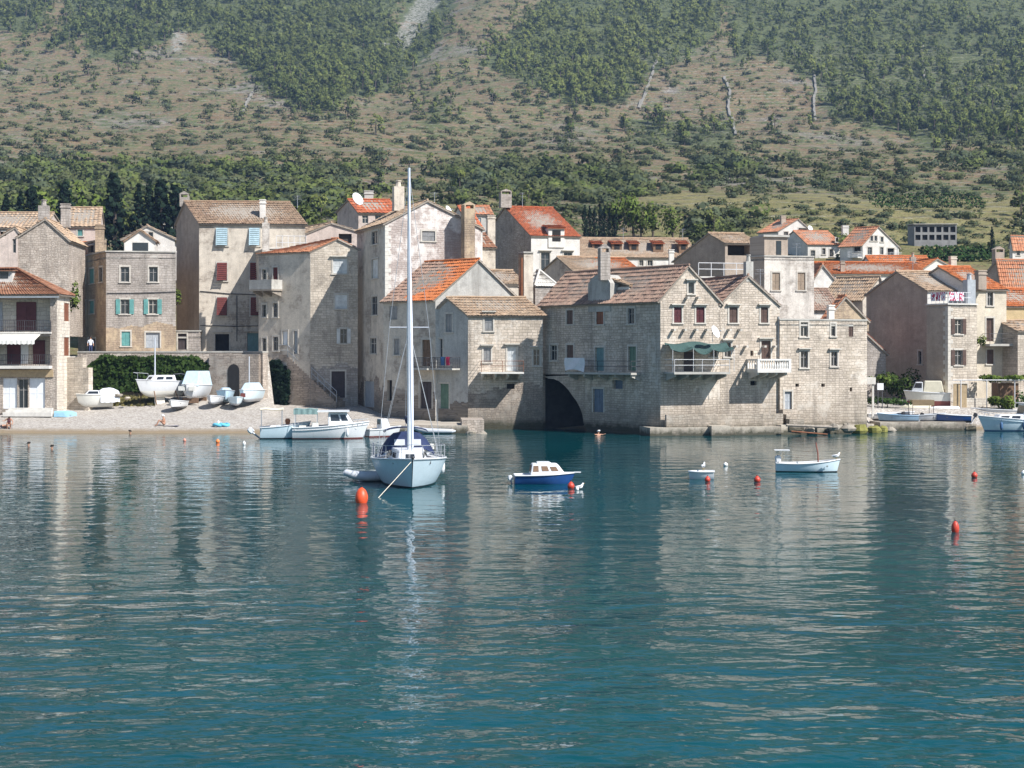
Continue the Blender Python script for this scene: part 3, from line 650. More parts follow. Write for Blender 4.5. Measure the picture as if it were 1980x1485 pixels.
# E: the big house with blue and red shutters
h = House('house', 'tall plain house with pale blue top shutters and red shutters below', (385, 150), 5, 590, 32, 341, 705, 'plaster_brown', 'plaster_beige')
h.gable('l', 432, 431, (358, 391), 'tile_tan', over=.3)
for q in ((418, 441, 440, 475, 's_blue', .3), (482, 441, 502, 475, 's_blue', .4), (420, 508, 439, 543, 's_red', .5), (484, 508, 503, 543, 's_red', .4), (420, 575, 439, 610, 's_red', .5), (485, 575, 503, 610, 's_red', .35)): h.tilt_shutter('r', *q)
W(h, 'r', [(416, 646, 443, 678, 'hole', dict(sill=True)), (478, 644, 500, 684, 'door', dict(mat='door_teal', frame=None))], hood=True)
h.chim(508, 388, 437, 151.5, .55, 'plaster_white', 'slab'); h.chim(357, 382, 400, 157, .9, 'stone_grey', 'hood')
mb = MB(); mb.tube([h.fr.pt(.1, ZZ(563, 150), .05), h.fr.pt(h.fr.w*.3, ZZ(568, 150), .06), h.fr.pt(h.fr.w*.62, ZZ(571, 151), .05)], .04, 5); mb.tube([h.fr.pt(.1, ZZ(629, 150), .05), h.fr.pt(h.fr.w*.35, ZZ(631, 150), .06), h.fr.pt(h.fr.w*.6, ZZ(630, 151), .05)], .035, 5)
mb.tube([h.fr.pt(h.fr.w*.355, ZZ(571, 150), .06), h.fr.pt(h.fr.w*.355, ZZ(660, 150), .06)], .04, 5); h.b(mb, 'cable', ['iron']); h.aerial(575, 378, 402, 156); h.done()
h = House('annex', 'low grey annex with dark doorway left of the red shutter house', (341, 148.5), 4, 386, 4, ('w', 4), 700, 'stone_grey', cat='annex')
h.flat(641); W(h, 'r', [(344, 645, 361, 676, 'door', dict(mat='door_dark'))]); h.done()
# terraces behind F
h = House('house', 'low terrace house with white parapet right of the red shutter house', (517, 145), 6, 594, 20, ('w', 6), 600, 'plaster_beige')
h.flat(481, 'concrete_white'); h.chim(514, 431, 492, 144.5, .65, 'plaster_pale', 'pot', parent='roof')
mb = MB(); 
for i in range(6): F = h.fr; t = .8+i*.55; mb.tube([F.pt(t, ZZ(481, 145), -.6), F.pt(t, ZZ(455, 145), -.6)], .03, 5)
for y in (455, 468): mb.tube([h.fr.pt(.8, ZZ(y, 145), -.6), h.fr.pt(3.6, ZZ(y, 145), -.6)], .03, 5)
h.b(mb, 'railing', ['iron_white']); h.done()
h = House('house', 'grey shuttered flat house between red shutter house and the satellite dish', (592, 158), 6, 690, 30, ('w', 7), 560, 'plaster_pink', fine=False)
h.gable('r', 452, 447, (640, 432), 'tile_pale', over=.25); W(h, 'r', [(655, 452, 680, 470, 'hole', dict(mat='dim'))], frame=None); h.done()
# F: house with the outside stair
h = House('house', 'stone house with outside stair, wooden balcony and gable facing the beach', (600, 139.5), 8, 692, 58, 500, 797, 'plaster_beige', 'stone_pale')
h.gable('r', 487, 482, (652, 463), 'tile_salmon', over=.2, hipback=.12)
W(h, 'r', [(644, 500, 671, 529, 'shut', dict(mat='s_white', hood=True)), (648, 570, 671, 597, 'shut', dict(mat='s_white')), (658, 636, 671, 664, 'open', dict(sh='s_white')), (641, 718, 667, 769, 'door', dict(mat='door_dark'))])
W(h, 'l', [(507, 521, 515, 541, 'glass'), (528, 517, 537, 541, 'shut', dict(mat='s_red')), (507, 589, 515, 613, 'glass'), (528, 586, 537, 613, 'glass'), (507, 654, 515, 679, 'glass'), (528, 651, 538, 678, 'glass'), (546, 640, 556, 668, 'door', dict(mat='door_white')), (568, 640, 575, 684, 'door', dict(mat='door_grey'))])
h.balcony('l', 503, 546, 560, 1.5, 'solid', .85, 'wood_grey', 'plaster_grey', .15, 3)
tq, z0 = h.fl.map(556, 688); p0 = h.fl.pt(tq, 0, .05); F = Face(Vector((p0.x, p0.y)), XY(650, 138.0)); z1 = ZZ(778, 138.0); n = 20; mb = MB()   # outside stair
for i in range(n): F.box(mb, F.w*i/n, F.w*(i+1)/n+.001, h.z0-.5, z0+(z1-z0)*(i+1)/n+.1, -1.3, 0)
F.box(mb, -1.0, -.002, z0-.5, z0+.1, -1.2, 0)
h.b(mb, 'stair', ['stone_base'])
mb = MB()
for hh in (.5, 1.0): mb.tube([F.pt(-1.0, z0+hh, -.05), F.pt(0, z0+hh, -.05), F.pt(F.w, z1+hh, -.05)], .03, 5)
for i in range(9): u = i/8; mb.tube([F.pt(F.w*u, z0+(z1-z0)*u, -.05), F.pt(F.w*u, z0+(z1-z0)*u+1.0, -.05)], .025, 5)
h.b(mb, 'handrail', ['zinc']); FHOUSE = h; h.plinth('r', 712, 'stone_grey', .8); h.done()
# behind G
h = House('house', 'small house with red tile roof and large satellite dish left of the tall stone chimney', (693, 172), 8, 772, 30, 652, 520, 'plaster_pink', fine=False)
h.gable('l', 410, 411, (674, 387), 'tile_red'); W(h, 'r', [(700, 416, 712, 432, 'glass'), (725, 416, 738, 430, 'glass')], frame=None); h.chim(713, 371, 392, 176, 1.0, 'plaster_grey', 'slab'); h.done()
dish(692, 384, 170.5, .75, 'large white satellite dish on the red roof behind the tall house', (.75, -.65))
# G: tall house with blotched gable
h = House('house', 'tall narrow house with blotched pink gable and white cornerstones behind the mast', (745, 134), 19, 930, 21, 690, 815, 'plaster_beige', 'plaster_patchy')
h.gable('r', 432, 441, (826, 389), 'tile_pale', over=.25)
W(h, 'l', [(719, 447, 731, 472, 'glass', dict(sh=None)), (719, 501, 731, 538, 'shut', dict(mat='s_white')), (719, 573, 730, 609, 'glass'), (716, 653, 728, 684, 'glass'), (704, 737, 724, 787, 'door', dict(mat='door_grey', frame=None))], depth=.12)
W(h, 'r', [(816, 447, 841, 466, 'shut', dict(mat='s_grey'))])
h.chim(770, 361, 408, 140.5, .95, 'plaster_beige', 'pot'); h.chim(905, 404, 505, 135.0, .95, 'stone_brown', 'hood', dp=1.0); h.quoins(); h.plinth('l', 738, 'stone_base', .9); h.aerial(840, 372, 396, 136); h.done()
h = House('house', 'white house with bright red roof showing right of the pink gable', (912, 168), 12, 933, 30, 862, 560, 'plaster_white', fine=False)
h.gable('l', 440, 442, ('z', .5, 400), 'tile_red'); h.done()
dish(868, 406, 160, .5, 'white satellite dish edge-on behind the pink gable', (.9, -.5))
h = House('house', 'small house with salmon roof tucked behind the brown brick chimney', (900, 195), 5, 953, 10, ('w', 7), 520, 'plaster_grey', fine=False)
h.gable('l', 415, 415, ('z', .5, 399), 'tile_salmon'); W(h, 'r', [(918, 421, 930, 436, 'shut', dict(mat='s_blue'))]); h.done()
# H: orange roofed house
h = House('house', 'waterfront house with half orange half tan roof behind the sailboat mast', (842, 129.5), 18, 1000, 50, 742, 835, 'stone_base', 'plaster_grey', z0=-.2)
h.ml = 'plaster_beige'
h.gable('r', 577, 577, (925, 503), 'tile_orange', over=.3, split=(.5, 'tile_mauve'))
W(h, 'l', [(753, 592, 768, 618, 'shut', dict(mat='s_grey', frame=None)), (762, 655, 773, 686, 'shut', dict(mat='s_grey')), (816, 657, 833, 708, 'door', dict(mat='wood_brown')), (812, 738, 835, 790, 'door', dict(mat='door_dark')), (748, 735, 758, 775, 'hole', dict(frame=None))])
h.balcony('l', 800, 841, 712, 1.0, 'bars', .9)
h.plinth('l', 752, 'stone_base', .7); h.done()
# I: little gabled house over the water
h = House('house', 'small waterfront house with low tan roof and a thin railed balcony', (905, 127.5), 6, 1050, 50, 842, 845, 'stone_base', 'stone_rough', z0=-.6)
h.ml = 'plaster_grey'; h.mr = 'stone_sea'
h.gable('l', 602, 608, (868, 577), 'tile_pale', over=.3, end=.25)
W(h, 'r', [(937, 607, 953, 640, 'shut', dict(mat='s_grey')), (935, 672, 949, 700, 'shut', dict(mat='s_grey')), (981, 670, 999, 718, 'door', dict(mat='s_white')), (1031, 675, 1044, 707, 'glass'), (980, 742, 995, 752, 'hole', dict(frame=None, mat='dim'))], hood=True)
W(h, 'l', [(862, 607, 874, 642, 'shut', dict(mat='s_grey')), (845, 655, 856, 706, 'glass', dict(sill=False)), (848, 742, 868, 790, 'door', dict(mat='door_green'))])
h.balcony('r', 926, 1008, 719, 2.0, 'thin', .9, 'concrete_white', 'rust', .14, 4); h.balcony('l', 846, 890, 712, 1.0, 'bars', .9)
h.plinth('r', 748, 'stone_base', .6); h.plinth('l', 775, 'stone_base', .5); IH = h; h.done()  # darker slab on the front paints in the neighbouring house's cast shadow
h = House('chimney_block', 'stone block with white pyramid cap beside the rusty flue pipe', (1035, 134), 15, 1078, 40, ('w', 2.2), 625, 'stone_grey', cat='chimney block')
h.hip(553, ZZ(523, 134), 'concrete_white', .9, .9, over=.08); h.done()
h = House('flue', 'tall square chimney stack with rusty pipe in front of the white house', (1013, 133), 15, 1031, 35, ('w', .8), 640, 'stone_brown', 'plaster_beige', cat='chimney'); h.flat(489, 'concrete', .05, .0)
mb = MB(); mb.tube([h.fl.pt(h.fl.w*.8, h.z0+.2, .12), h.fl.pt(h.fl.w*.8, ZZ(498, 133), .12)], .09, 7); h.b(mb, 'pipe', ['rust']); h.done()
h = House('house', 'low house with pale roof tiles between the grey gable and the square stack', (942, 150), 10, 1015, 25, ('w', 6), 620, 'plaster_beige', fine=True)
h.gable('l', 548, 549, ('z', .5, 524), 'tile_pale'); h.done()
h = House('house', 'low house with orange patched pale roof behind the rounded dormer tower', (1110, 152), 12, 1240, 25, ('w', 7), 620, 'plaster_beige', fine=True)
h.gable('l', 524, 525, ('z', .5, 498), 'tile_pale', split=(.5, 'tile_orange')); h.done()
# N: white and stone house with red roof
h = House('house', 'three storey house with white front, stone side and red roof with dormer', (1027, 176), 14, 1121, 24, 936, 600, 'stone_rough', 'plaster_white', fine=True)
h.gable('l', 456, 456, (977, 401), 'tile_red', over=.2)
W(h, 'r', [(1046, 488, 1063, 523, 'glass'), (1090, 488, 1106, 523, 'glass')], hood=True)
h.dormer('r', 1060, 1092, 441, 470, 176.6, 'plaster_white', 'tile_red', 2.2, 'hole', .5)
h.chim(977, 376, 402, 182, 1.3, 'stone_grey', 'hood'); h.chim(949, 418, 478, 178, .9, 'plaster_beige', 'slab'); h.aerial(1010, 372, 400, 180); h.done()
h = House('house', 'brown gabled outbuilding left against the stone side of the red roof house', (905, 172), 10, 958, 25, ('w', 6), 600, 'plaster_brown', 'plaster_beige', fine=False)
h.gable('l', 470, 478, ('z', .5, 452), 'tile_brown'); W(h, 'r', [(917, 490, 926, 512, 'glass')]); h.done()
# M: long tan roof with dormers
h = House('house', 'long house with pale tan roof and a row of five small dormers', (1122, 196), 6, 1348, 10, ('w', 9), 560, 'plaster_white', fine=True)
h.gable('l', 497, 497, ('z', .5, 461), 'tile_pale', split=(.8, 'tile_pale'))
for x0, x1 in ((1145, 1164), (1183, 1203), (1217, 1235), (1263, 1283), (1313, 1330)): h.dormer('r', x0, x1, 471, 484, 198.2, 'wood_brown', 'tile_red', 2.0, 'hole', .55)
W(h, 'r', [(1236, 503, 1244, 514, 'glass'), (1252, 503, 1262, 514, 'glass')]); h.chim(1298, 484, 520, 190, .6, 'plaster_white', 'slab'); h.aerial(1205, 440, 463, 200); h.aerial(1320, 442, 463, 200); h.done()
# L: brown gabled house with loggia
h = House('house', 'brown windowless gable house with tan roof and dark upper loggia', (1402, 168), 12, 1468, 42, 1303, 600, 'plaster_brown', 'plaster_brown', fine=True)
h.gable('l', 505, 470, (1371, 452), 'tile_pale', over=.25); W(h, 'r', [(1407, 473, 1452, 494, 'loggia', dict(frame=None, depth=1.8, mat='dim'))]); h.done()
# K: pale tower house
h = House('house', 'pale stone tower house with two tan shuttered windows behind the seaside gables', (1478, 143), 12, 1574, 45, 1449, 640, 'plaster_brown', 'plaster_pale')
h.flat(496, 'concrete', .08, .2)
W(h, 'r', [(1493, 527, 1508, 561, 'shut', dict(mat='s_tan')), (1542, 527, 1557, 561, 'shut', dict(mat='s_tan'))])
up = MB(); q = Face(h.C+h.fr.e*.02, h.C+h.fr.e*2.45); n3 = Vector((h.fl.e.x, h.fl.e.y, 0))*-h.fl.w*.98
zq = h.za+.13; up.obox(q.pt(0, zq, -.05), Vector((q.e.x, q.e.y, 0))*2.3, n3, UP*(ZZ(458, 143)-zq))
o = h.b(up, 'upper_storey', ['plaster_brown'])
up = MB(); q.box(up, -.15, 2.4, ZZ(458, 143)+.002, ZZ(455, 143)+.05, -3.2, .15); h.b(up, 'roof', ['concrete'], o)
up = MB(); q.box(up, 1.15, 1.65, ZZ(492, 143), ZZ(465, 143), -.05, -.02); h.b(up, 'window', ['glass'], o); h.aerial(1540, 470, 498, 146); h.done()
# O: white apartment houses up the slope
h = House('house', 'white gabled house with salmon roof, leftmost of the white hillside row', (1505, 262), 10, 1568, 45, 1466, 560, 'plaster_white', fine=False)
h.gable('r', 447, 446, (1543, 424), 'tile_salmon', over=.3); W(h, 'r', [(1516, 448, 1524, 458, 'glass'), (1528, 452, 1536, 468, 'glass'), (1516, 472, 1524, 484, 'glass'), (1544, 441, 1562, 452, 'hole'), (1546, 470, 1562, 484, 'hole')]); h.balcony('r', 1542, 1567, 455, 1.5, 'bars', .9, 'concrete_white'); h.balcony('r', 1542, 1567, 488, 1.5, 'bars', .9, 'concrete_white'); h.chim(1514, 418, 440, 264, .8, 'plaster_brown', 'slab'); h.done()
dish(1567, 441, 260, .5, 'white dish on the corner of the leftmost white hillside house', (.5, -.85))
h = House('house', 'low white house with salmon front roof between two gabled white houses', (1562, 255), 6, 1628, 20, ('w', 9), 560, 'plaster_white', fine=False)
h.gable('l', 472, 473, ('z', .5, 447), 'tile_salmon'); W(h, 'r', [(1568, 484, 1576, 500, 'glass'), (1590, 480, 1596, 492, 'glass'), (1604, 482, 1611, 496, 'glass'), (1616, 460, 1621, 468, 'glass')]); h.chim(1634, 437, 455, 258, 1.0, 'plaster_white', 'slab'); h.done()
h = House('house', 'white gabled house with salmon roof and railed balcony, rightmost of the hillside row', (1668, 248), 12, 1738, 48, 1624, 560, 'plaster_white', fine=False)
h.gable('r', 473, 478, (1698, 439), 'tile_salmon', over=.3); W(h, 'r', [(1683, 456, 1688, 466, 'glass'), (1691, 456, 1696, 466, 'glass'), (1703, 458, 1708, 468, 'glass'), (1678, 478, 1686, 492, 'glass'), (1702, 478, 1708, 492, 'glass'), (1716, 480, 1729, 496, 'hole'), (1680, 500, 1688, 510, 'glass')]); W(h, 'l', [(1650, 474, 1664, 488, 'hole')]); h.balcony('r', 1713, 1736, 500, 1.5, 'bars', .9, 'concrete_white', 'iron_white'); h.balcony('l', 1646, 1667, 498, 1.4, 'bars', .9, 'concrete_white', 'iron_white'); h.done()
# P: orange roofs on the right
h = House('house', 'long house with wide orange roof below the white hillside row', (1592, 188), 3, 1795, 10, ('w', 9), 600, 'plaster_white', fine=True)
h.gable('l', 532, 530, ('z', .5, 508), 'tile_orange'); W(h, 'r', [(1622, 535, 1646, 543, 'hole', dict(frame=None))]); h.chim(1629, 506, 530, 189, .5, 'plaster_brown', 'slab'); h.done()
h = House('house', 'house with orange roof and tall thin chimney above the brown gable wall', (1690, 200), 5, 1806, 30, 1660, 600, 'plaster_white', fine=True)
h.gable('l', 520, 519, ('z', .5, 496), 'tile_orange'); h.chim(1765, 497, 520, 198, .7, 'plaster_brown', 'pot'); h.aerial(1735, 474, 500, 203); h.done()
h = House('house', 'white gable end under orange roof behind the tan roof at right', (1783, 193), 12, 1850, 15, ('w', 8), 600, 'plaster_white', fine=True)
h.gable('r', 521, 522, (1812, 501), 'tile_orange', over=.3); h.chim(1842, 497, 520, 196, .8, 'plaster_beige', 'slab'); h.done()
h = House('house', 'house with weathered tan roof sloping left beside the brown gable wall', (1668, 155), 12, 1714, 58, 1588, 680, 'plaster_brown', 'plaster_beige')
h.gable('r', 577, 577, (1700, 536), 'tile_pale', over=.25); h.dormer('l', 1626, 1652, 557, 571, 157, 'plaster_brown', 'tile_pale', 1.6, 'hole', .3); h.done()
h = House('house', 'small house with faded pink roof between tower house and ruined gable', (1572, 147), 8, 1626, 15, ('w', 6), 660, 'plaster_white')
h.gable('l', 598, 600, ('z', .5, 560), 'tile_mauve'); h.done()
h = House('house', 'small white gable between the pale tower house and orange roofs', (1573, 163), 8, 1614, 15, ('w', 7), 640, 'plaster_white')
h.gable('r', 540, 541, (1590, 512), 'tile_salmon', over=.3); h.done()
# J: the seaside complex
h = House('house', 'large waterfront stone house with green canopy terrace and shaded long wall', (1277, 118.5), 17, 1392, 39.5, 1045, 845, 'stone_sea', 'stone_sea', z0=-.8)
J = h
h.gable('r', 578, 583, (1331, 515), 'tile_mauve', over=.3, end=.12)
W(h, 'r', [(1331, 546, 1342, 568, 'glass'), (1303, 594, 1318, 624, 'shut', dict(mat='s_maroon')), (1346, 594, 1362, 624, 'shut', dict(mat='s_maroon'))], hood=True)
W(h, 'r', [(1322, 680, 1343, 718, 'door', dict(mat='door_dark', frame=None)), (1372, 668, 1386, 690, 'glass')])
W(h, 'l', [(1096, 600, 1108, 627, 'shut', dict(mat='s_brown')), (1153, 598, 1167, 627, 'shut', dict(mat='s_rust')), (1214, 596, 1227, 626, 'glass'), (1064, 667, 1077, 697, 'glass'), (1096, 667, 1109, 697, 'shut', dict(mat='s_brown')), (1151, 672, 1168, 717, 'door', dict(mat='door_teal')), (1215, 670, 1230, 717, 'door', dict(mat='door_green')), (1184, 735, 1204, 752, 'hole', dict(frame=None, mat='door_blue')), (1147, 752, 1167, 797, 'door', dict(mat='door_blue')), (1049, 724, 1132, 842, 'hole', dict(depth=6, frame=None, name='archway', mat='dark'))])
h.balcony('l', 1112, 1240, 720, 1.1, 'thin', .9, 'concrete', 'iron', .16, 5)
mb = MB(); F = h.fl; a, z_ = F.map(1112, 692); b_, _ = F.map(1150, 692); zt = ZZ(692, 121.5); rows = []
for i in range(6): rows.append([F.pt(a+(b_-a)*j/8, zt-1.05*i/5+(.12*math.sin(j*.5) if i == 5 else 0), 1.13+.05*math.sin(j*1.1+i)) for j in range(9)])
mb.grid(rows); mb.grid([[p-Vector((F.n.x, F.n.y, 0))*.02 for p in r] for r in rows], flip=True); t_ = thing('tarpaulin', 'white sheet hung over the railing of the shaded waterfront balcony', 'tarpaulin', rows[0][0]); mb.build('sheet', ['tarp_white'], t_, rows[0][0])
a, zt = F.map(1049, 724); c_, zb = F.map(1132, 842); mb = MB(); g = .012   # near-black lining paints in the deep shade of the recess
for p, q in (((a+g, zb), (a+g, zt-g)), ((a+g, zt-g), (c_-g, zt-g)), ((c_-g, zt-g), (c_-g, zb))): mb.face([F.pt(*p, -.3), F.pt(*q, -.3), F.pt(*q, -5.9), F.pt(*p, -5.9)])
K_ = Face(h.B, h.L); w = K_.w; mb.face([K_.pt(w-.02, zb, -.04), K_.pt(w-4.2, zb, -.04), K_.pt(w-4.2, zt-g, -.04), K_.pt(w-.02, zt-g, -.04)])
h.b(mb, 'vault', ['recess_shade'])
# arch spandrel
mb = MB(); a, _ = F.map(1049, 724); c_, _ = F.map(1132, 724); zt = F.map(1090, 724)[1]+.005; zb = -.5; cx = a+.2; poly = []
for i in range(13): 
    u = i/12*math.pi/2; jt = (0 if i in (0, 12) else rnd(-.16, .05)); poly.append((a+.1+(c_-a-.1)*math.sin(u)*(1+jt*.12), zb+(zt-zb)*math.cos(u)*.96+jt))
pts = [F.pt(t, z, -.003) for t, z in poly]+[F.pt(c_+.01, zt, -.003)]
mb.face(pts, 0, uv=poly+[(c_, zt)]); mb.face([p-Vector((F.n.x, F.n.y, 0))*.5 for p in reversed(pts)], 0)
for i in range(12): mb.face([pts[i], pts[i+1], pts[i+1]-Vector((F.n.x, F.n.y, 0))*.5, pts[i]-Vector((F.n.x, F.n.y, 0))*.5])
h.b(mb, 'arch', ['stone_sea'])
# tower dormer flush with the long wall
a, _ = F.map(1138, 560); c_, _ = F.map(1181, 560); zb = ZZ(586, 121); zt = ZZ(546, 121.4); prof = [(a, zb-.6), (c_, zb-.6), (c_, zt)]
for i in range(1, 10): u = i/10; prof.append((c_+(a-c_)*u, zt+.75*math.sin(math.pi*u)**.7))
prof.append((a, zt)); mb = MB(); nn = Vector((F.n.x, F.n.y, 0))
mb.face([F.pt(t, z, .05) for t, z in prof], 0, uv=prof)
for i in range(len(prof)):
    p, q = prof[i], prof[(i+1) % len(prof)]; mb.face([F.pt(*q, .05), F.pt(*p, .05), F.pt(p[0], p[1], -3.2), F.pt(q[0], q[1], -3.2)])
o = h.b(mb, 'dormer_tower', ['plaster_grey'])
mb = MB(); t2 = F.map(1181, 545)[0]; 
e0, e1, r0, r1 = F.pt(t2+1.5, zt-.2, -.6), F.pt(t2+1.5, zt-.2, -3.6), F.pt((a+c_)/2, zt+.62, -.3), F.pt((a+c_)/2, zt+.62, -3.6)
slab(mb, [e0, r0, r1, e1], .1); tile_patch(mb, e0, e1, r0, r1); h.b(mb, 'dormer_roof', ['tile_pale'], o)
mb = MB(); F.box(mb, c_+.003, c_+1.35, zb+.2, zt-.3, -2.6, -.7); d_ = h.b(mb, 'dormer', ['plaster_white'], h.roof); 
h.chim(1168, 488, 542, 123.2, .82, 'stone_grey', 'hood'); [h.corbels('r', x, y) for x, y in ((1337, 578), (1311, 640), (1354, 640))]; h.done()
# canopy and terrace on J
F = h.fr
h.balcony('r', 1284, 1391, 719, 2.0, 'thin', .95, 'concrete', 'iron_white', .16, 5)
mb = MB(); a, _ = F.map(1283, 660); c_ = F.w+.35; zt = ZZ(660, 119); rows = []
for i in range(9):
    v = i/8; rows.append([F.pt(a+(c_-a)*j/24, zt-.10-.5*v-.32*v*abs(math.sin(j*math.pi/8))-.10*math.sin(v*9+j*.4), .1+1.7*v) for j in range(25)])
mb.grid(rows); mb.grid([[p-UP*.015 for p in r] for r in rows], flip=True); t_ = thing('canopy', 'sagging green shade cloth hung above the waterfront terrace', 'canopy', rows[0][0]); mb.build('shade_cloth', ['awning_green'], t_, rows[0][0])
mb = MB()
for j in (0, 8, 16, 24): mb.tube([rows[8][j], Vector((rows[8][j].x, rows[8][j].y, ZZ(718, 118)))], .022, 5)
mb.build('pole', ['iron_white'], t_, rows[0][0])
def pot(px, py, F, t, z, o, label, leaf='leaf_bright', col='terracotta', s=1.0):
    p = F.pt(t, z, o); r = thing('potted_plant', label, 'plant', p); mb = MB(); mb.lathe((0, 0, 0), [(.11*s, 0), (.16*s, .26*s), (.18*s, .28*s)], 9); mb.build('pot', [col], r)
    LEAFBALL(r, leaf, (0, 0, .5*s), (.3*s, .3*s, .35*s), 60, .13*s)
# ---- J2, J3
Rp = J.R; pxr = CXP+FPX*Rp.x/Rp.y
h = House('house', 'stone waterfront gable house with carved white balustrade balcony', (pxr+.6, Rp.y+.06), 17, 1507.5, 20, ('w', 10), 845, 'stone_sea', 'stone_sea', z0=-.8)
h.gable('r', 588, 590, (1446, 534), 'tile_mauve', over=.15, end=.12)
W(h, 'r', [(1410, 594, 1426, 624, 'shut', dict(mat='s_brown')), (1471, 594, 1485, 624, 'shut', dict(mat='s_brown')), (1472, 659, 1490, 696, 'door', dict(mat='s_brown')), (1401, 662, 1413, 690, 'glass')], hood=True)
W(h, 'r', [(1451, 678, 1457, 688, 'hole'), (1451, 737, 1463, 745, 'hole')], frame=None)
h.balcony('r', 1443, 1507, 715, 2.0, 'balusters', .85, 'concrete_white', 'trim_white', .2, 4)
h.chim(1447, 506, 545, Rp.y+1.0, .62, 'plaster_grey', 'pot')
mb = MB(); mb.tube([h.fr.pt(h.fr.w-.12, ZZ(612, 121.3), .06), h.fr.pt(h.fr.w-.12, ZZ(690, 121.3), .06)], .06, 6); h.b(mb, 'downpipe', ['zinc']); J2 = h; h.aerial(1470, 520, 552, 126); [h.corbels('r', x, y) for x, y in ((1418, 640), (1430, 672), (1485, 672))]; h.done()
h = House('house', 'flat topped stone block at the right end of the waterfront with rubble walls', (1508, 121.2), 19, 1676.5, 20, ('w', 9), 845, 'stone_sea', 'stone_sea', z0=-.8)
h.flat(619, 'concrete', .06, .3)
W(h, 'r', [(1548, 623, 1562, 651, 'glass'), (1607, 626, 1615, 650, 'glass'), (1641, 626, 1650, 651, 'shut', dict(mat='s_brown', frame=None)), (1548, 679, 1562, 711, 'glass', dict(hood=True)), (1607, 680, 1619, 708, 'glass', dict(hood=True))])
W(h, 'r', [(1538, 742, 1545, 748, 'hole'), (1588, 742, 1595, 748, 'hole'), (1643, 749, 1648, 757, 'hole'), (1517, 757, 1531, 795, 'door', dict(mat='door_grey', frame='trim'))], frame=None)
J3 = h; h.done()
h = House('ruin', 'ruined roofless brown gable rising behind the flat stone block', (1598, 127.5), 17, 1680, 17, ('w', 1.0), 640, 'stone_brown', cat='ruin')
h.gable('r', 620, 622, (1634, 574), 'tile_salmon', over=.1); h.chim(1606, 592, 630, 127.2, .5, 'plaster_white', 'slab'); h.done()
h = House('house', 'low flat roofed terrace house hidden behind the two seaside gables', (1350, 133), 12, 1452, 20, ('w', 7), 640, 'plaster_beige')
h.flat(537, 'concrete_white', .08, .8)
mb = MB(); F = h.fr
for y in (520, 508): mb.tube([F.pt(.1, ZZ(y, 133), -.2), F.pt(F.w-.1, ZZ(y, 133), -.2)], .035, 5)
for i in range(5): mb.tube([F.pt(.1+(F.w-.2)*i/4, ZZ(537, 133), -.2), F.pt(.1+(F.w-.2)*i/4, ZZ(508, 133), -.2)], .035, 5)
h.b(mb, 'railing', ['iron_white']); h.done()
dish(1384, 641, 117.9, .5, 'white satellite dish on the wall above the green canopy', (.8, -.6))
# R: brown gable wall, terrace block and yellow house
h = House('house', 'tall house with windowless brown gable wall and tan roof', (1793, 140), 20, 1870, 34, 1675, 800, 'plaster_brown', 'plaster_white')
h.gable('l', 570, 562, (1734, 526), 'tile_pale', over=.2); R1 = h; W(h, 'l', [(1776, 679, 1782, 704, 'glass')]); h.aerial(1765, 500, 530, 144); h.done()
c = R1.C; pc = CXP+FPX*c.x/c.y
h = House('house', 'stone house with brown shutters under a roof terrace hung with red laundry', (1833, 134.3), 20, 1889, 34, pc-1.5, 800, 'plaster_brown', 'stone_pale')
h.flat(589, 'concrete_white', .12, .1)
W(h, 'r', [(1846, 617, 1860, 646, 'open', dict(sh='s_brown')), (1846, 677, 1860, 706, 'open', dict(sh='s_brown')), (1843, 742, 1870, 778, 'door', dict(mat='wood_tan'))])
h.quoins('trim')
mb = MB()
for F, a, b_ in ((h.fl, .1, h.fl.w-.1), (h.fr, .1, h.fr.w-.6)):
    for hh in (.5, .95): mb.tube([F.pt(a, h.za+.12+hh, -.08), F.pt(b_, h.za+.12+hh, -.08)], .025, 5)
    for i in range(6): t = a+(b_-a)*i/5; mb.tube([F.pt(t, h.za+.12, -.08), F.pt(t, h.za+1.07, -.08)], .025, 5)
h.b(mb, 'railing', ['iron_white'])
h.chim(1874, 541, 590, 137, .85, 'zinc', 'pot'); R2 = h; h.done()
k = 0
for F, a, b_ in ((R2.fl, R2.fl.w-1.9, R2.fl.w-.2), (R2.fr, .15, 1.7)):
    n = 3
    for i in range(n):
        t = a+(b_-a)*i/n; w = (b_-a)/n-.06; p = F.pt(t, R2.za+1.05, -.02); r = thing('towel', ['white towel with red flowers hung on the roof terrace rail', 'red patterned cloth hung on the roof terrace rail'][k % 2], 'towel', p, 0, ['flowered towels on the terrace rail', 'red cloths on the terrace rail'][k % 2]); k += 1
        mb = MB(); rows = [[F.pt(t+w*j/6, R2.za+1.1-.75*q/6, .0+.03*math.sin(j*1.9+q*.6)) for j in range(7)] for q in range(7)]
        mb.grid(rows); mb.grid([[x-Vector((F.n.x, F.n.y, 0))*.012 for x in q] for q in rows], flip=True)
        for f_ in range(len(mb.m)): mb.m[f_] = 1 if random.random() < (.22 if k % 2 else .42) else 0
        mb.build('cloth', ['shirt_white', 'towel_red'], r, p)
h = House('house', 'narrow pale yellow house with orange roof and a slab balcony', (1887, 139), 16, 1946, 30, 1756, 800, 'plaster_white', 'plaster_yellow')
h.gable('l', 556, 559, (1816, 517), 'tile_orange', over=.25)
W(h, 'r', [(1909, 565, 1920, 591, 'glass'), (1907, 615, 1921, 660, 'door', dict(mat='s_brown')), (1908, 676, 1921, 704, 'shut', dict(mat='s_brown'))])
h.balcony('r', 1898, 1945, 665, 1.3, 'thin', .9, 'concrete', 'iron', .2); h.chim(1896, 525, 560, 138.5, .8, 'plaster_brown', 'slab'); h.done()
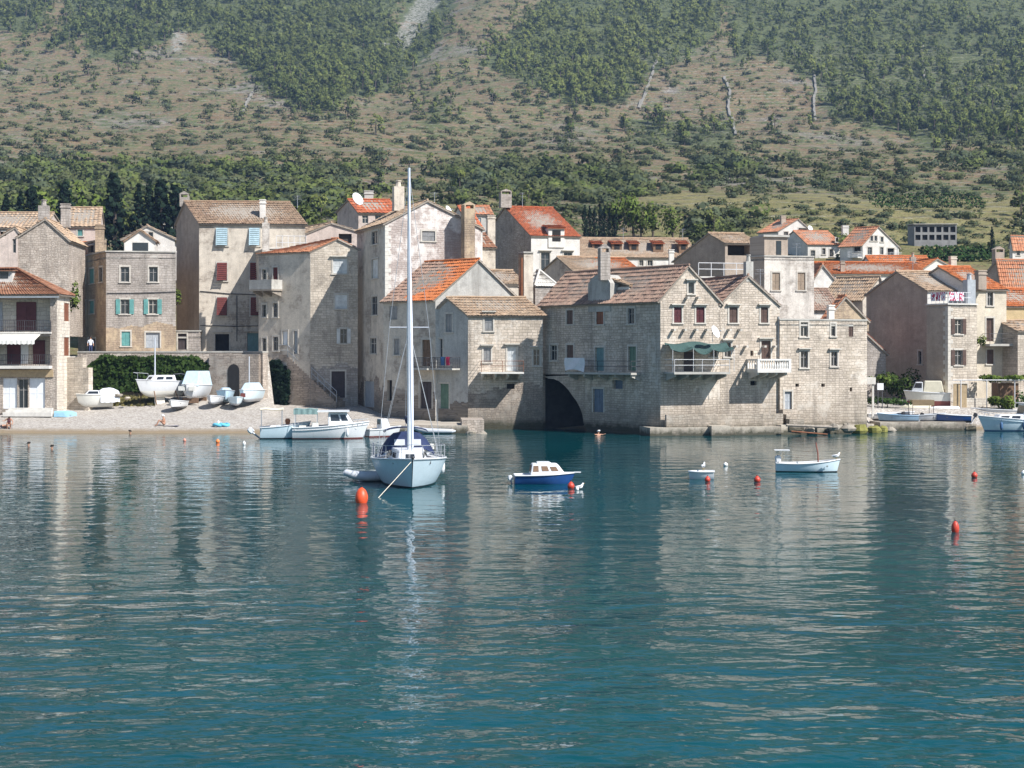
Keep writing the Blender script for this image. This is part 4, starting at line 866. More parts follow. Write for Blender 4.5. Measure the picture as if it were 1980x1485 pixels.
h = House('house', 'ochre house with two small tile canopies at the right edge', (1946, 141), 8, 2030, 25, ('w', 6), 800, 'plaster_ochre')
h.gable('l', 592, 592, ('z', .5, 560), 'tile_orange'); W(h, 'r', [(1959, 632, 1975, 649, 'glass'), (1947.6, 677, 1955, 704, 'shut', dict(mat='s_brown'))]); h.balcony('r', 1946, 1974, 628, .9, 'none', .01, 'tile_red', 'tile_red', .12); h.done()
h = House('house', 'grey stone house at the far right edge beside the ochre wall', (1968, 138), 8, 2060, 25, ('w', 5), 800, 'stone_pale', fine=False)
h.gable('l', 640, 640, ('z', .5, 622), 'tile_pale'); W(h, 'r', [(1990, 660, 2006, 690, 'glass')]); h.done()
h = House('house', 'brown gabled house with reddish roof behind the yellow house', (1936, 158), 8, 2060, 40, 1890, 700, 'plaster_brown')
h.gable('l', 550, 553, (1928, 504), 'tile_salmon'); h.chim(1930, 488, 515, 161, 1.0, 'plaster_brown', 'hood'); h.done()
h = House('shed', 'small shed with red roof in the shade of the brown gable wall', (1640, 138), 8, 1713, 15, ('w', 4), 800, 'stone_grey', cat='shed')
h.gable('r', 640, 682, (1660, 632), 'tile_red', over=.3); h.done()
# far houses on the slope
h = House('ruin', 'unfinished grey concrete building with open floors on the green slope', (1768, 274), -2, 1850, 30, 1755, 500, 'concrete_raw', 'concrete_raw', cat='building', fine=False)
h.flat(434, 'concrete', .3, .05)
W(h, 'r', [(1770+i*13.5, 438, 1780+i*13.5, 449, 'hole') for i in range(6)], frame=None); W(h, 'r', [(1770+i*13.5, 454, 1780+i*13.5, 464, 'hole') for i in range(6)], frame=None); h.done()
h = House('house', 'small pale house with salmon roof on the slope at the right edge', (1958, 247), 8, 2030, 30, 1952, 560, 'plaster_white', fine=False)
h.gable('l', 472, 474, ('z', .5, 457), 'tile_salmon'); W(h, 'r', [(1966, 482, 1972, 494, 'glass'), (1985, 482, 1992, 494, 'glass')]); h.done()
h = House('shed', 'tiny white stone field hut on the hillside at the left edge', (-4, 520), 5, 10, 5, ('w', 3), 330, 'plaster_white', cat='hut', fine=False)
h.flat(311, 'concrete', 0, .05); h.done()

k = 0
for px, py, F, mt, l in ((878, 700, None, 'towel_red', 'faded pink cloth hung on the railing left of the low tan roof house'), (868, 704, None, 'blue_cloth', 'blue cloth hung on the railing left of the low tan roof house')):
    F = [o for o in (IH.fl,)][0]; t, z = F.map(px, 690); p = F.pt(t, z, 1.02); r = thing('towel', l, 'towel', p); rows = [[F.pt(t+.06*j, z-.7*q/5, 1.0+.025*math.sin(j*1.7+q)) for j in range(8)] for q in range(6)]
    mb = MB(); mb.grid(rows); mb.grid([[x-Vector((F.n.x, F.n.y, 0))*.012 for x in q] for q in rows], flip=True); mb.build('cloth', [mt], r, p)
# ---------------------------------------------------------------- land form
PROF = [(100, 0), (135, 1.5), (150, 4.5), (175, 8), (200, 12), (250, 21), (300, 30), (330, 36.5), (440, 55), (560, 80), (660, 103), (770, 137), (880, 176), (1050, 246), (1300, 350), (1600, 470)]
SHORE = [(-700, 122), (500, 121.8), (690, 123), (742, 127), (900, 128), (1040, 129.5), (1130, 130), (1300, 121), (1510, 121.5), (1600, 123), (1680, 127), (1720, 129.2), (1880, 129.6), (2000, 129.5), (2600, 130)]
def shore(px): return interp(px, SHORE)
def tz_far(x, y):
    n = mn.noise(Vector((x/150, y/190, 3.1))); n2 = mn.noise(Vector((x/55, y/60, 9.7))); n3 = mn.noise(Vector((x/16, y/14, 1.7)))
    yy = y+n*22*min(1, max(0, (y-170)/200))
    z = interp(yy, PROF); f = min(1, max(0, (y-230)/400))
    px = CXP+FPX*x/y
    g = math.exp(-((px-770-(y-900)*.15)/90)**2)*min(1, max(0, (y-650)/300))*-13       # gully
    return z+f*(n2*5.0+n3*1.4)+g
def tz(x, y):
    px = CXP+FPX*x/y; ys = shore(px)
    if y < ys: return max(-2.5, (y-ys)*.16)
    d = y-ys
    loc = d*.155 if px < 520 else (min(d*.4, .5)+d*.06 if px < 1650 else min(d*.6, 1.45)+d*.05)
    if px < 520 and y > 138.4: loc = max(loc, 6.0)
    zf = tz_far(x, y)
    return min(loc, 6) if y < 150 else max(zf, min(loc, 6)*max(0, 1-(y-150)/20))
def pix(x, y, z): return CXP+FPX*x/y, HZ-FPX*(z-CAMH)/y
def hit(px, py, y0=160.0):
    k = (px-CXP)/FPX; s = (HZ-py)/FPX; y = y0; st = 6.0
    while y < 1500:
        if tz_far(k*y, y) > CAMH+s*y:
            for _ in range(6):
                st /= 2; y += st if tz_far(k*y, y) < CAMH+s*y else -st
            return k*y, y, tz_far(k*y, y)
        y += st
    return None
def inpoly(x, y, poly):
    c = False; j = len(poly)-1
    for i in range(len(poly)):
        (xi, yi), (xj, yj) = poly[i], poly[j]
        if (yi > y) != (yj > y) and x < (xj-xi)*(y-yi)/(yj-yi)+xi: c = not c
        j = i
    return c
# where the photograph shows which plant cover (photo pixels): (polygon, trees, scrub, kind)
COVER = [
 ([(300, -40), (790, -40), (740, 60), (765, 130), (705, 165), (640, 212), (590, 218), (520, 170), (440, 105), (385, 60), (330, 60)], 1.0, .2, 'pine'),
 ([(-60, -40), (110, -40), (75, 60), (20, 62), (-60, 40)], .8, .4, 'pine'), ([(150, -40), (340, -40), (335, 75), (270, 95), (215, 118), (170, 105), (165, 60), (110, 90), (60, 95), (120, 60)], .85, .3, 'pine'),
 ([(740, 60), (865, 50), (830, 110), (750, 175), (690, 190), (680, 150), (760, 120)], .6, .5, 'pine'), ([(790, -40), (910, -40), (850, 50), (775, 40)], .6, .4, 'pine'),
 ([(930, 125), (1000, 55), (1080, -40), (1400, -40), (1390, 60), (1330, 110), (1260, 140), (1200, 195), (1110, 205), (1020, 160)], .7, .45, 'light'),
 ([(1400, -40), (2040, -40), (2040, 285), (1850, 270), (1800, 300), (1740, 255), (1700, 250), (1600, 225), (1570, 150), (1480, 105), (1420, 120)], .34, .6, 'pine'),
 ([(840, 180), (870, 190), (860, 250), (810, 250)], .25, .4, 'pine'),
 ([(-60, 315), (250, 322), (560, 318), (700, 330), (700, 420), (-60, 440)], .0, .62, 'green'),
 ([(850, 322), (1000, 318), (1230, 335), (1250, 375), (1150, 392), (900, 380)], 0, 1.0, 'green'),
 ([(1335, 305), (1455, 303), (1460, 340), (1340, 342)], 0, 1.0, 'green'), ([(1200, 232), (1420, 238), (1410, 288), (1220, 280)], .1, .7, 'light'),
 ([(1590, 320), (1700, 330), (1700, 375), (1560, 370)], 0, .55, 'scrub'), ([(1855, 292), (2040, 292), (2040, 317), (1860, 318)], 0, 1.0, 'green'),
 ([(1680, 360), (1960, 358), (1960, 374), (1690, 376)], 0, .7, 'olive'), ([(1320, 425), (1440, 425), (1440, 460), (1310, 470)], 0, .9, 'green'),
 ([(-60, 225), (560, 240), (720, 270), (860, 290), (820, 335), (-60, 320)], 0, .30, 'scrub'), ([(700, 270), (1240, 260), (1240, 330), (720, 330)], 0, .28, 'scrub'),
 ([(1240, 270), (1600, 270), (1980, 300), (1980, 350), (1240, 370)], 0, .3, 'scrub'), ([(-60, 80), (420, 110), (640, 240), (-60, 235)], .02, .24, 'scrub'),
 ([(760, 20), (960, 20), (1000, 180), (860, 270), (700, 240)], .03, .26, 'scrub'), ([(1180, 130), (1600, 120), (1620, 260), (1180, 260)], .02, .15, 'scrub'),
 ([(1240, 370), (1980, 380), (1980, 520), (1240, 470)], 0, .24, 'grass'), ([(700, 385), (960, 385), (960, 420), (700, 420)], 0, .15, 'grass'),
]
def cover(px, py):
    for poly, t, s, k in COVER:
        if inpoly(px, py, poly): return t, s, k
    return .02, .25, 'scrub'
# ---- ground sheets
def sheet(name, ys, ks, zf, mats, attr=None, smooth=True):
    rows = []; ca = []
    for y in ys:
        for k in ks:
            x = k*y; z = zf(x, y); rows.append((x, y, z))
            if attr: ca.append(attr(x, y, z))
    n = len(ks); f = [(i*n+j, i*n+j+1, (i+1)*n+j+1, (i+1)*n+j) for i in range(len(ys)-1) for j in range(n-1)]
    me = bpy.data.meshes.new(name); me.from_pydata(rows, [], f)
    if attr: a = me.color_attributes.new('cover', 'FLOAT_COLOR', 'POINT'); a.data.foreach_set('color', np.array(ca, dtype=np.float32).ravel())
    for m in mats: me.materials.append(M(m))
    me.polygons.foreach_set('use_smooth', [smooth]*len(f)); me.update()
    o = bpy.data.objects.new(name, me); COL.objects.link(o); tag(o, kind='structure'); return o
def mk_hill(name):
    t = NT(name); g = t.n('NewGeometry').outputs['Position']; sep = t.n('SeparateXYZ', {0: g})
    ca = t.n('Attribute', attribute_name='cover').outputs['Color']; cs = t.n('SeparateColor', {0: ca})
    big = t.noise(g, .02, 5, .6); mid = t.noise(g, .11, 5, .65); fine = t.noise(g, .55, 4, .65); gr = t.noise(t.mapping(g, (.35, .12, 1.6)), 1.0, 4, .6)
    soil = t.mix(t.ramp(mid, .40, .60), (.16, .108, .064), (.275, .192, .118))
    soil = t.mix(t.ramp(gr, .44, .60, 0, .75), soil, (.13, .115, .065))
    rock = t.mix(t.ramp(fine, .38, .62), (.13, .12, .105), (.30, .28, .25))
    col = t.mix(t.ramp(t.math('ADD', big, t.math('MULTIPLY', fine, .6)), .84, .94, 0, .75), soil, rock)
    scrub = t.mix(t.ramp(fine, .40, .62), (.038, .056, .022), (.105, .125, .045))
    sfac = t.math('ADD', t.math('ADD', t.math('MULTIPLY', fine, .5), t.math('MULTIPLY', mid, .5)), t.math('MULTIPLY', cs.outputs[0], .22))
    col = t.mix(t.ramp(sfac, .52, .58, 0, .92), col, scrub)
    grass = t.mix(t.ramp(mid, .35, .65), (.12, .125, .045), (.22, .19, .085))
    col = t.mix(t.math('MULTIPLY', cs.outputs[1], t.ramp(fine, .3, .6, .45, 1)), col, grass)
    # dry stone terrace edges follow the contours
    zl = t.math('ADD', t.math('MULTIPLY', sep.outputs[2], .42), t.math('MULTIPLY', mid, 1.1)); fr = t.math('FRACT', zl)
    ln = t.math('MULTIPLY', t.ramp(fr, .80, .93), t.math('MULTIPLY', cs.outputs[2], t.ramp(big, .3, .55)))
    col = t.mix(t.math('MULTIPLY', ln, .75), col, (.085, .075, .055))
    ln2 = t.math('MULTIPLY', t.ramp(fr, .70, .80), t.math('MULTIPLY', cs.outputs[2], t.ramp(fine, .4, .6)))
    col = t.mix(t.math('MULTIPLY', t.math('SUBTRACT', ln2, ln), .5), col, (.30, .275, .23))
    pale = t.n('Attribute', attribute_name='cover').outputs['Alpha']
    col = t.mix(t.math('MULTIPLY', t.math('SUBTRACT', 1.0, pale), t.ramp(fine, .42, .56, 0, .8)), col, (.30, .285, .26))
    b = t.n('Bump', {'Height': t.math('ADD', fine, t.math('MULTIPLY', mid, 2.0)), 'Strength': .8, 'Distance': 1.2})
    t.bsdf({'Base Color': col, 'Roughness': .95, 'Specular IOR Level': .1, 'Normal': b.outputs[0]}); return t.mat
_MB['hill'] = mk_hill
BARE = [[(780, 40), (800, 5), (850, -20), (870, -20), (830, 30), (800, 90), (770, 95), (760, 80)], [(735, 78), (760, 82), (765, 100), (740, 95)], [(330, 60), (360, 60), (352, 100), (335, 98)]]
def hill_attr(x, y, z):
    px, py = pix(x, y, z); t_, s_, k = cover(px+mn.noise(Vector((x/9, y/9, 0)))*14, py+mn.noise(Vector((x/9, y/9, 5)))*9)
    green = min(1, t_*.9+s_*.65); grass = 1.0 if k == 'grass' else .0
    if y < 260: grass = max(grass, .5)
    terr = 1.0 if (not t_ > .5 and 90 < py < 440) else .15
    if inpoly(px, py, [(1220, 90), (1600, 110), (1600, 260), (1240, 260)]): terr = 1.4
    bare = any(inpoly(px, py, b) for b in BARE)
    return (green, grass, terr, 0.0 if bare else 1.0)
ys = [146+i*4 for i in range(40)]; 
while ys[-1] < 1580: ys.append(ys[-1]+max(3.2, ys[-1]*.0075))
sheet('hillside', ys, [-.46+.92*i/300 for i in range(301)], lambda x, y: tz(x, y) if y < 175 else tz_far(x, y), ['hill'], hill_attr)
def mk_beach(name):
    t = NT(name); g = t.n('NewGeometry').outputs['Position']; z = t.n('SeparateXYZ', {0: g}).outputs[2]
    n = t.noise(g, 1.2, 5, .65); f = t.noise(g, 14.0, 3, .7); v = t.n('TexVoronoi', {'Vector': g, 'Scale': 9.0}).outputs['Color']
    vs = t.n('SeparateColor', {0: v}).outputs[0]
    col = t.mix(t.ramp(t.math('ADD', t.math('MULTIPLY', vs, .6), t.math('MULTIPLY', f, .5)), .3, .8), (.27, .24, .21), (.47, .435, .39))
    col = t.mix(t.ramp(n, .5, .7, 0, .45), col, (.27, .235, .185))
    zz = t.math('ADD', z, t.math('MULTIPLY', n, -.25)); col = t.mix(t.ramp(zz, .22, -.02), col, (.24, .185, .12))
    b = t.n('Bump', {'Height': t.math('ADD', f, vs), 'Strength': .6, 'Distance': .06})
    t.bsdf({'Base Color': col, 'Roughness': .9, 'Specular IOR Level': .2, 'Normal': b.outputs[0]}); return t.mat
_MB['beach'] = mk_beach
ysb = [96+i*2 for i in range(11)]+[118+i*.4 for i in range(72)]
sheet('beach', ysb, [-.46+.92*i/240 for i in range(241)], lambda x, y: tz(x, y)+.05*mn.noise(Vector((x/1.5, y/1.5, 0)))-(.02 if y > 146 else 0), ['beach'])
# ---- sea
def mk_water(name):
    t = NT(name); g = t.n('NewGeometry').outputs['Position']
    ca = t.n('Attribute', attribute_name='cover').outputs['Color']; cs = t.n('SeparateColor', {0: ca})
    patch = t.noise(t.mapping(g, (.03, .06, 1)), 1.0, 3, .5)
    col = t.mix(t.ramp(patch, .35, .65), WATER_A, WATER_B)
    col = t.mix(cs.outputs[0], col, (.16, .15, .10))
    h = None
    for sx, sy, sc, amp, rot, det in WAVES:
        q = t.noise(t.mapping(g, (sx, sy, 1), rot=(0, 0, R_(rot))), sc, det, .5, .25)
        q = t.math('MULTIPLY', t.math('SUBTRACT', q, .5), amp); h = q if h is None else t.math('ADD', h, q)
    calm = t.ramp(t.noise(t.mapping(g, (.02, .07, 1), rot=(0, 0, .2)), 1.0, 2, .5), .35, .62, .55, 1.1)
    h = t.math('MULTIPLY', t.math('MULTIPLY', h, calm), t.ramp(t.n('SeparateXYZ', {0: g}).outputs[1], 22.0, 50.0, 1.35, .40))
    b = t.n('Bump', {'Height': h, 'Strength': 1.0, 'Distance': 1.0})
    t.bsdf({'Base Color': col, 'Roughness': .035, 'IOR': 1.333, 'Specular IOR Level': .2, 'Normal': b.outputs[0]}); return t.mat
WATER_A, WATER_B = (.0003, .038, .046), (.0005, .054, .063)
WAVES = [(.7, 1.0, .85, .115, 10, .3), (.8, 1.2, 1.9, .044, -14, 1.0), (.9, 1.2, 5.0, .009, 5, 1.0), (.45, .7, .25, .075, -6, .3)]
_MB['water'] = mk_water
def water_attr(x, y, z):
    px = CXP+FPX*x/max(y, 20); d = shore(px)-y
    w = 1.0 if px < 500 else (interp(px, [(500, 1), (640, 0), (1650, 0), (1720, .7), (2000, .7)]))
    return (w*max(0, min(1, 1-d/7))**1.5*.9, 0, 0, 1)
wv = []; 
def sheet_xy(name, xs, ys, attr, mats):
    rows = [(x, y, 0.0) for y in ys for x in xs]; n = len(xs); f = [(i*n+j, i*n+j+1, (i+1)*n+j+1, (i+1)*n+j) for i in range(len(ys)-1) for j in range(n-1)]
    me = bpy.data.meshes.new(name); me.from_pydata(rows, [], f); a = me.color_attributes.new('cover', 'FLOAT_COLOR', 'POINT')
    a.data.foreach_set('color', np.array([attr(*r) for r in rows], dtype=np.float32).ravel())
    for m in mats: me.materials.append(M(m))
    me.update(); o = bpy.data.objects.new(name, me); COL.objects.link(o); return tag(o, kind='structure')
sheet_xy('water', [-150+3*i for i in range(101)], [-60, -20, 0, 20, 40, 60, 80, 95, 105]+[110+i*.8 for i in range(32)], water_attr, ['water'])
# ---------------------------------------------------------------- foliage
def leafcloud(mb, c, rad, n, size, blobs=None, low=0.0, shell=.55, cen=None, m=0):
    """n small leaf-clump faces spread through lumps of a crown; nrm carries the soft outward direction"""
    c = Vector(c); rad = Vector(rad)
    if blobs is None: blobs = [(Vector((0, 0, 0)), 1.0)]
    for i in range(n):
        b, br = random.choice(blobs)
        while True:
            d = Vector((rnd(-1, 1), rnd(-1, 1), rnd(-1, 1)))
            if .05 < d.length < 1: break
        d.normalize(); r = (shell+(1-shell)*random.random()**.5)*br
        q = b+d*r
        if low and q.z < -1+low: q.z = -1+low+rnd(0, .1)
        p = c+Vector((q.x*rad.x, q.y*rad.y, q.z*rad.z))
        nrm = Vector((d.x, d.y, d.z+.25)).normalized()
        if cen is not None: nrm = (nrm*.45+(q-Vector(cen)).normalized()*1.0).normalized()
        u = (nrm+Vector((rnd(-1, 1), rnd(-1, 1), rnd(-1, 1)))*.8).normalized(); a = u.cross(Vector((rnd(-1, 1), rnd(-1, 1), rnd(-1, 1)))).normalized(); w = u.cross(a)
        s = size*rnd(.55, 1.25); k = len(mb.v)
        pts = [p+a*s, p+w*s*rnd(.5, .9), p-a*s*rnd(.6, 1), p-w*s*rnd(.5, .9)]
        mb.v.extend(tuple(x) for x in pts); mb.f.append((k, k+1, k+2, k+3)); mb.m.append(m)
        mb.tv[len(mb.f)-1] = min(1, max(0, random.gauss(.5, .22)+(b.z*.15)))
        mb.nr.extend([tuple(nrm)]*4)
def padn(mb):
    while len(mb.nr) < len(mb.v): mb.nr.append((0, 0, 1))
def LEAFBALL(parent, mat, c, rad, n, size, name='foliage', low=.3, nb=5, shell=.5):
    mb = MB(); bl = [(Vector((rnd(-.5, .5), rnd(-.5, .5), rnd(-.4, .45))), rnd(.45, .7)) for _ in range(nb)]
    leafcloud(mb, c, rad, n, size, bl, low, shell); return mb.build(name, [mat], parent)
def tmpl(fn, seed):
    random.seed(seed); mb = MB(); fn(mb); padn(mb); return mb
def t_pine(mb):          # small Aleppo pine: leaning trunk, lumpy open crown
    h = 1.0; bl = []
    mb.tube([(0, 0, -.1), (.03, .01, .3), (.0, .02, .7)], [.035, .028, .012], 5, 1); padn(mb)
    for i in range(9):
        z = rnd(.22, .92); r = .36*(1-abs(z-.42)*1.0); a = rnd(0, 6.28); bl.append((Vector((math.cos(a)*r*.75, math.sin(a)*r*.75, z)), rnd(.13, .21)*(1.15-z*.45)))
    leafcloud(mb, (0, 0, 0), (1, 1, 1), 170, .07, bl, 0, .5, (0, 0, .42))
def t_shrub(mb):
    bl = [(Vector((rnd(-.55, .55), rnd(-.55, .55), rnd(.12, .38))), rnd(.28, .45)) for _ in range(6)]
    leafcloud(mb, (0, 0, 0), (1, 1, .85), 120, .125, bl, 0, .5, (0, 0, .1))
def t_cypress(mb):
    bl = []
    mb.tube([(0, 0, -.05), (0, 0, .4), (0, 0, .95)], [.02, .015, .004], 5, 1); padn(mb)
    for i in range(22):
        z = .06+.9*i/21; r = .085*(math.sin(math.pi*min(1, (z+.12)*.98))**.6)+.01; a = rnd(0, 6.28); bl.append((Vector((math.cos(a)*r*.4, math.sin(a)*r*.4, z)), r*.85+.006))
    leafcloud(mb, (0, 0, 0), (1, 1, 1), 900, .026, bl, 0, .6)
def t_broad(mb):
    bl = []
    mb.tube([(0, 0, -.1), (.02, 0, .25), (.0, .03, .6)], [.04, .03, .012], 5, 1)
    for k in range(3): a = k*2.1; mb.tube([(.01, 0, .25), (math.cos(a)*.2, math.sin(a)*.2, .55)], [.02, .007], 4, 1)
    padn(mb)
    for i in range(14):
        a = rnd(0, 6.28); r = rnd(0, .34); bl.append((Vector((math.cos(a)*r, math.sin(a)*r, rnd(.3, .85))), rnd(.13, .22)))
    leafcloud(mb, (0, 0, 0), (1, 1, 1), 600, .045, bl, 0, .5)
def t_conif(mb):         # broad dark pine near the town
    mb.tube([(0, 0, -.05), (0, 0, .5), (0, 0, .95)], [.03, .02, .006], 6, 1); padn(mb); bl = []
    for i in range(26):
        z = .14+.82*i/25; r = .2*(1-z)**.9+.012; a = i*2.4; bl.append((Vector((math.cos(a)*r*.8, math.sin(a)*r*.8, z)), rnd(.05, .085)*(1.25-z*.75)))
    leafcloud(mb, (0, 0, 0), (1, 1, 1), 1000, .036, bl, 0, .45)
T = {k: [tmpl(fn, 100+i*7+j) for j in range(5)] for i, (k, fn) in enumerate((('pine', t_pine), ('shrub', t_shrub)))}
random.seed(11)
def mesh_of(mb, name, mats):
    o = mb.build(name, mats); me = o.data; bpy.data.objects.remove(o); return me
TM = {}
def plant_mesh(k, leaf, i):
    key = (k, leaf, i)
    if key not in TM: TM[key] = mesh_of(T[k][i], 'pine_tree' if k == 'pine' else 'shrub', [leaf, 'bark'])
    return TM[key]
def split_tree(name, fn, seed, leaf):
    """trunk and crown as two meshes of a tree (shared by copies)"""
    mb = tmpl(fn, seed); a, b = MB(), MB()
    for f, m in zip(mb.f, mb.m):
        d = b if m else a; k = len(d.v); d.v.extend(mb.v[i] for i in f); d.f.append(tuple(range(k, k+len(f)))); d.m.append(0)
        if not m: d.nr.extend(mb.nr[i] for i in f)
    for i, f in enumerate([j for j, m in enumerate(mb.m) if not m]): a.tv[i] = mb.tv.get(f, .5)
    return mesh_of(a, 'crown', [leaf]), mesh_of(b, 'trunk', ['bark'])
def put_tree(name, meshes, label, loc, h, w, group, cat='tree'):
    r = thing(name, label, cat, loc, rnd(0, 6.28), group); r.scale = (w, w, h)
    for nm, me in zip(('crown', 'trunk'), meshes): o = bpy.data.objects.new(nm, me); COL.objects.link(o); o.parent = r
    return r
# ---- scatter the hillside in view of the photograph's cover map
cand = []
random.seed(5)
for _ in range(60000):
    px, py = rnd(-330, 2310), rnd(-60, 500)
    t_, s_, k = cover(px+random.gauss(0, 20), py+random.gauss(0, 10))
    cl = mn.noise(Vector((px/60, py/26, 2.0)))*.5+.5; u = random.random()
    py_s = py
    dens_t = t_*(.05+1.7*cl)*.60; dens_s = (s_*.9+.12)*(.25+1.5*cl)*.9
    if any(inpoly(px, py, b) for b in BARE): dens_t *= .05; dens_s *= .15
    if k == 'olive' and int(py/5.5) % 2: continue
    typ = None
    if u < dens_t: typ = 'pine'
    elif random.random() < dens_s*.6: typ = 'shrub'
    if not typ: continue
    h = hit(px, py)
    if not h: continue
    x, y, z = h
    if y < 235 or y > 1250: continue
    if y < 315 and (px < 720 or 1100 < px < 1345 or (1735 < px < 1870 and y < 276)): continue
    if typ == 'pine': leaf = 'leaf_pine_light' if (k == 'light' or random.random() < (.35 if px > 500 else .2)) else 'leaf_pine'; hgt = rnd(3.5, 6.5) if random.random() < .75 else rnd(6.5, 10)*(1.15 if px < 350 else 1) if y > 500 else rnd(4, 6); sc = (hgt, hgt)
    else:
        leaf = {'green': 'leaf_pine' if px < 720 else random.choice(['leaf_pine', 'leaf_scrub']), 'olive': 'leaf_olive', 'grass': 'leaf_olive'}.get(k, 'leaf_scrub'); leaf = random.choice([leaf, leaf, 'leaf_scrub', 'leaf_olive'])
        r = rnd(1.3, 4.6) if k != 'green' else rnd(2.4, 7.0); r = r if random.random() > .4 else r*.5; r *= min(1, .45+y/700)
        if k == 'grass': r *= .7
        sc = (r, r*rnd(.6, .95))
    zone = 'left' if px < 800 else ('middle' if px < 1350 else 'right')
    cand.append((sc[1]*(1.6 if typ == 'pine' else 2)/y, typ, leaf, random.randrange(5), Vector((x, y, z-.1)), sc, rnd(0, 6.28), px, py, k))
# the largest ones stand as objects, the rest as one mass per kind
vis = [c for c in cand if -60 < c[7] < 2040 and c[8] > -30]
lab = {}
def hill_label(c):
    px, py, k = c[7], c[8], c[9]; side = 'left flank' if px < 760 else ('middle slope' if px < 1350 else 'right flank')
    if c[1] == 'pine':
        return ('pine tree in the dense green pine wood on the %s of the hill' % side) if k in ('pine', 'light') else ('lone pine tree on the dry open %s of the hill' % side)
    if k == 'green': return 'dense green bush in the belt of bushes above the roofs, %s' % side
    if k == 'grass': return 'low bush on the yellow grass field at the foot of the hill, %s' % side
    if k == 'olive': return 'olive bush in the planted row on the lower %s' % side
    return 'dry scrub bush scattered on the brown hillside, %s' % side
big = set()
for typ, lim in (('pine', 270), ('shrub', 270)):
    ks = sorted((c for c in vis if c[1] == typ), key=lambda c: -c[0])[:lim]
    for c in ks:
        big.add(id(c)); o = bpy.data.objects.new('pine_tree' if typ == 'pine' else 'shrub', plant_mesh(typ, c[2], c[3])); COL.objects.link(o)
        o.location = c[4]; s = c[5]; o.scale = (s[0], s[0], s[1]); o.rotation_euler = (0, 0, c[6]); l = hill_label(c)
        tag(o, l, 'tree' if typ == 'pine' else 'shrub', ('%s: ' % ('pines' if typ == 'pine' else 'bushes'))+l.split(' on the ')[-1])
def mass(name, items, leaves):
    V, Fc, TV, NR, MI = [], [], [], [], []; off = 0; loops = []
    pre = {}
    for k in T:
        for i, mb in enumerate(T[k]):
            qi = [f for f, m in zip(mb.f, mb.m) if m == 0]
            pre[k, i] = (np.array([[mb.v[a] for a in f] for f in qi]), np.array([[mb.nr[a] for a in f] for f in qi]), np.array([mb.tv.get(j, .5) for j, m in enumerate(mb.m) if m == 0]))
    for c in items:
        v, nr, tv = pre[c[1], c[3]]
        if c[0]*1000 < 9: sel = np.arange(len(v)) % 3 != 0; v, nr, tv = v[sel], nr[sel], tv[sel]
        ca, sa = math.cos(c[6]), math.sin(c[6]); m = np.array([[ca, -sa, 0], [sa, ca, 0], [0, 0, 1]])
        s = np.array([c[5][0], c[5][0], c[5][1]]); p = (v*s)@m.T+np.array(c[4]); V.append(p.reshape(-1, 3)); NR.append((nr@m.T).reshape(-1, 3)); TV.append(np.clip(tv*.75+.25*random.random()+random.gauss(0, .08), 0, 1)); MI.append(np.full(len(v), leaves.index(c[2])))
    if not V: return
    V = np.concatenate(V).astype(np.float32); NR = np.concatenate(NR).astype(np.float32); TV = np.concatenate(TV).astype(np.float32); MI = np.concatenate(MI).astype(np.int32); nf = len(TV)
    me = bpy.data.meshes.new(name); me.vertices.add(len(V)); me.vertices.foreach_set('co', V.ravel()); me.loops.add(nf*4); me.polygons.add(nf)
    me.polygons.foreach_set('loop_start', np.arange(0, nf*4, 4, dtype=np.int32)); me.loops.foreach_set('vertex_index', np.arange(nf*4, dtype=np.int32))
    for l in leaves: me.materials.append(M(l))
    me.polygons.foreach_set('material_index', MI); me.update(calc_edges=True)
    a = me.attributes.new('tv', 'FLOAT', 'FACE'); a.data.foreach_set('value', TV); a = me.attributes.new('nrm', 'FLOAT_VECTOR', 'POINT'); a.data.foreach_set('vector', NR.ravel())
    o = bpy.data.objects.new(name, me); COL.objects.link(o); return tag(o, kind='stuff')
rest = [c for c in cand if id(c) not in big]
LV = ['leaf_pine', 'leaf_pine_light', 'leaf_scrub', 'leaf_olive']
o = mass('pine_wood', [c for c in rest if c[1] == 'pine'], LV); tag(o, 'mass of smaller pines covering the far hillside', 'wood')
o = mass('hillside_scrub', [c for c in rest if c[1] == 'shrub'], LV); tag(o, 'low scrub and small bushes scattered over the dry hillside', 'scrub')
print('hill plants', len(cand), 'objects', len(big))
# vineyard rows
mb = MB(); random.seed(3)
for (x0, y0, x1, y1, n) in ((1690, 381, 1905, 402, 4), (1790, 487, 1930, 506, 4)):
    for i in range(n):
        v = i/(n-1); 
        for j in range(90):
            px = x0+(x1-x0)*j/89+(1-v)*-12; hh = hit(px, y0+(y1-y0)*v)
            if hh and random.random() < .93:
                p = Vector(hh); leafcloud(mb, p+Vector((0, 0, .55)), (.8, .35, .6), 4, .34, None, 0, .4)
padn(mb); o = mb.build('vineyard', ['leaf_vine']); tag(o, 'green vineyard rows on the lower right slope', 'vineyard', kind='stuff')
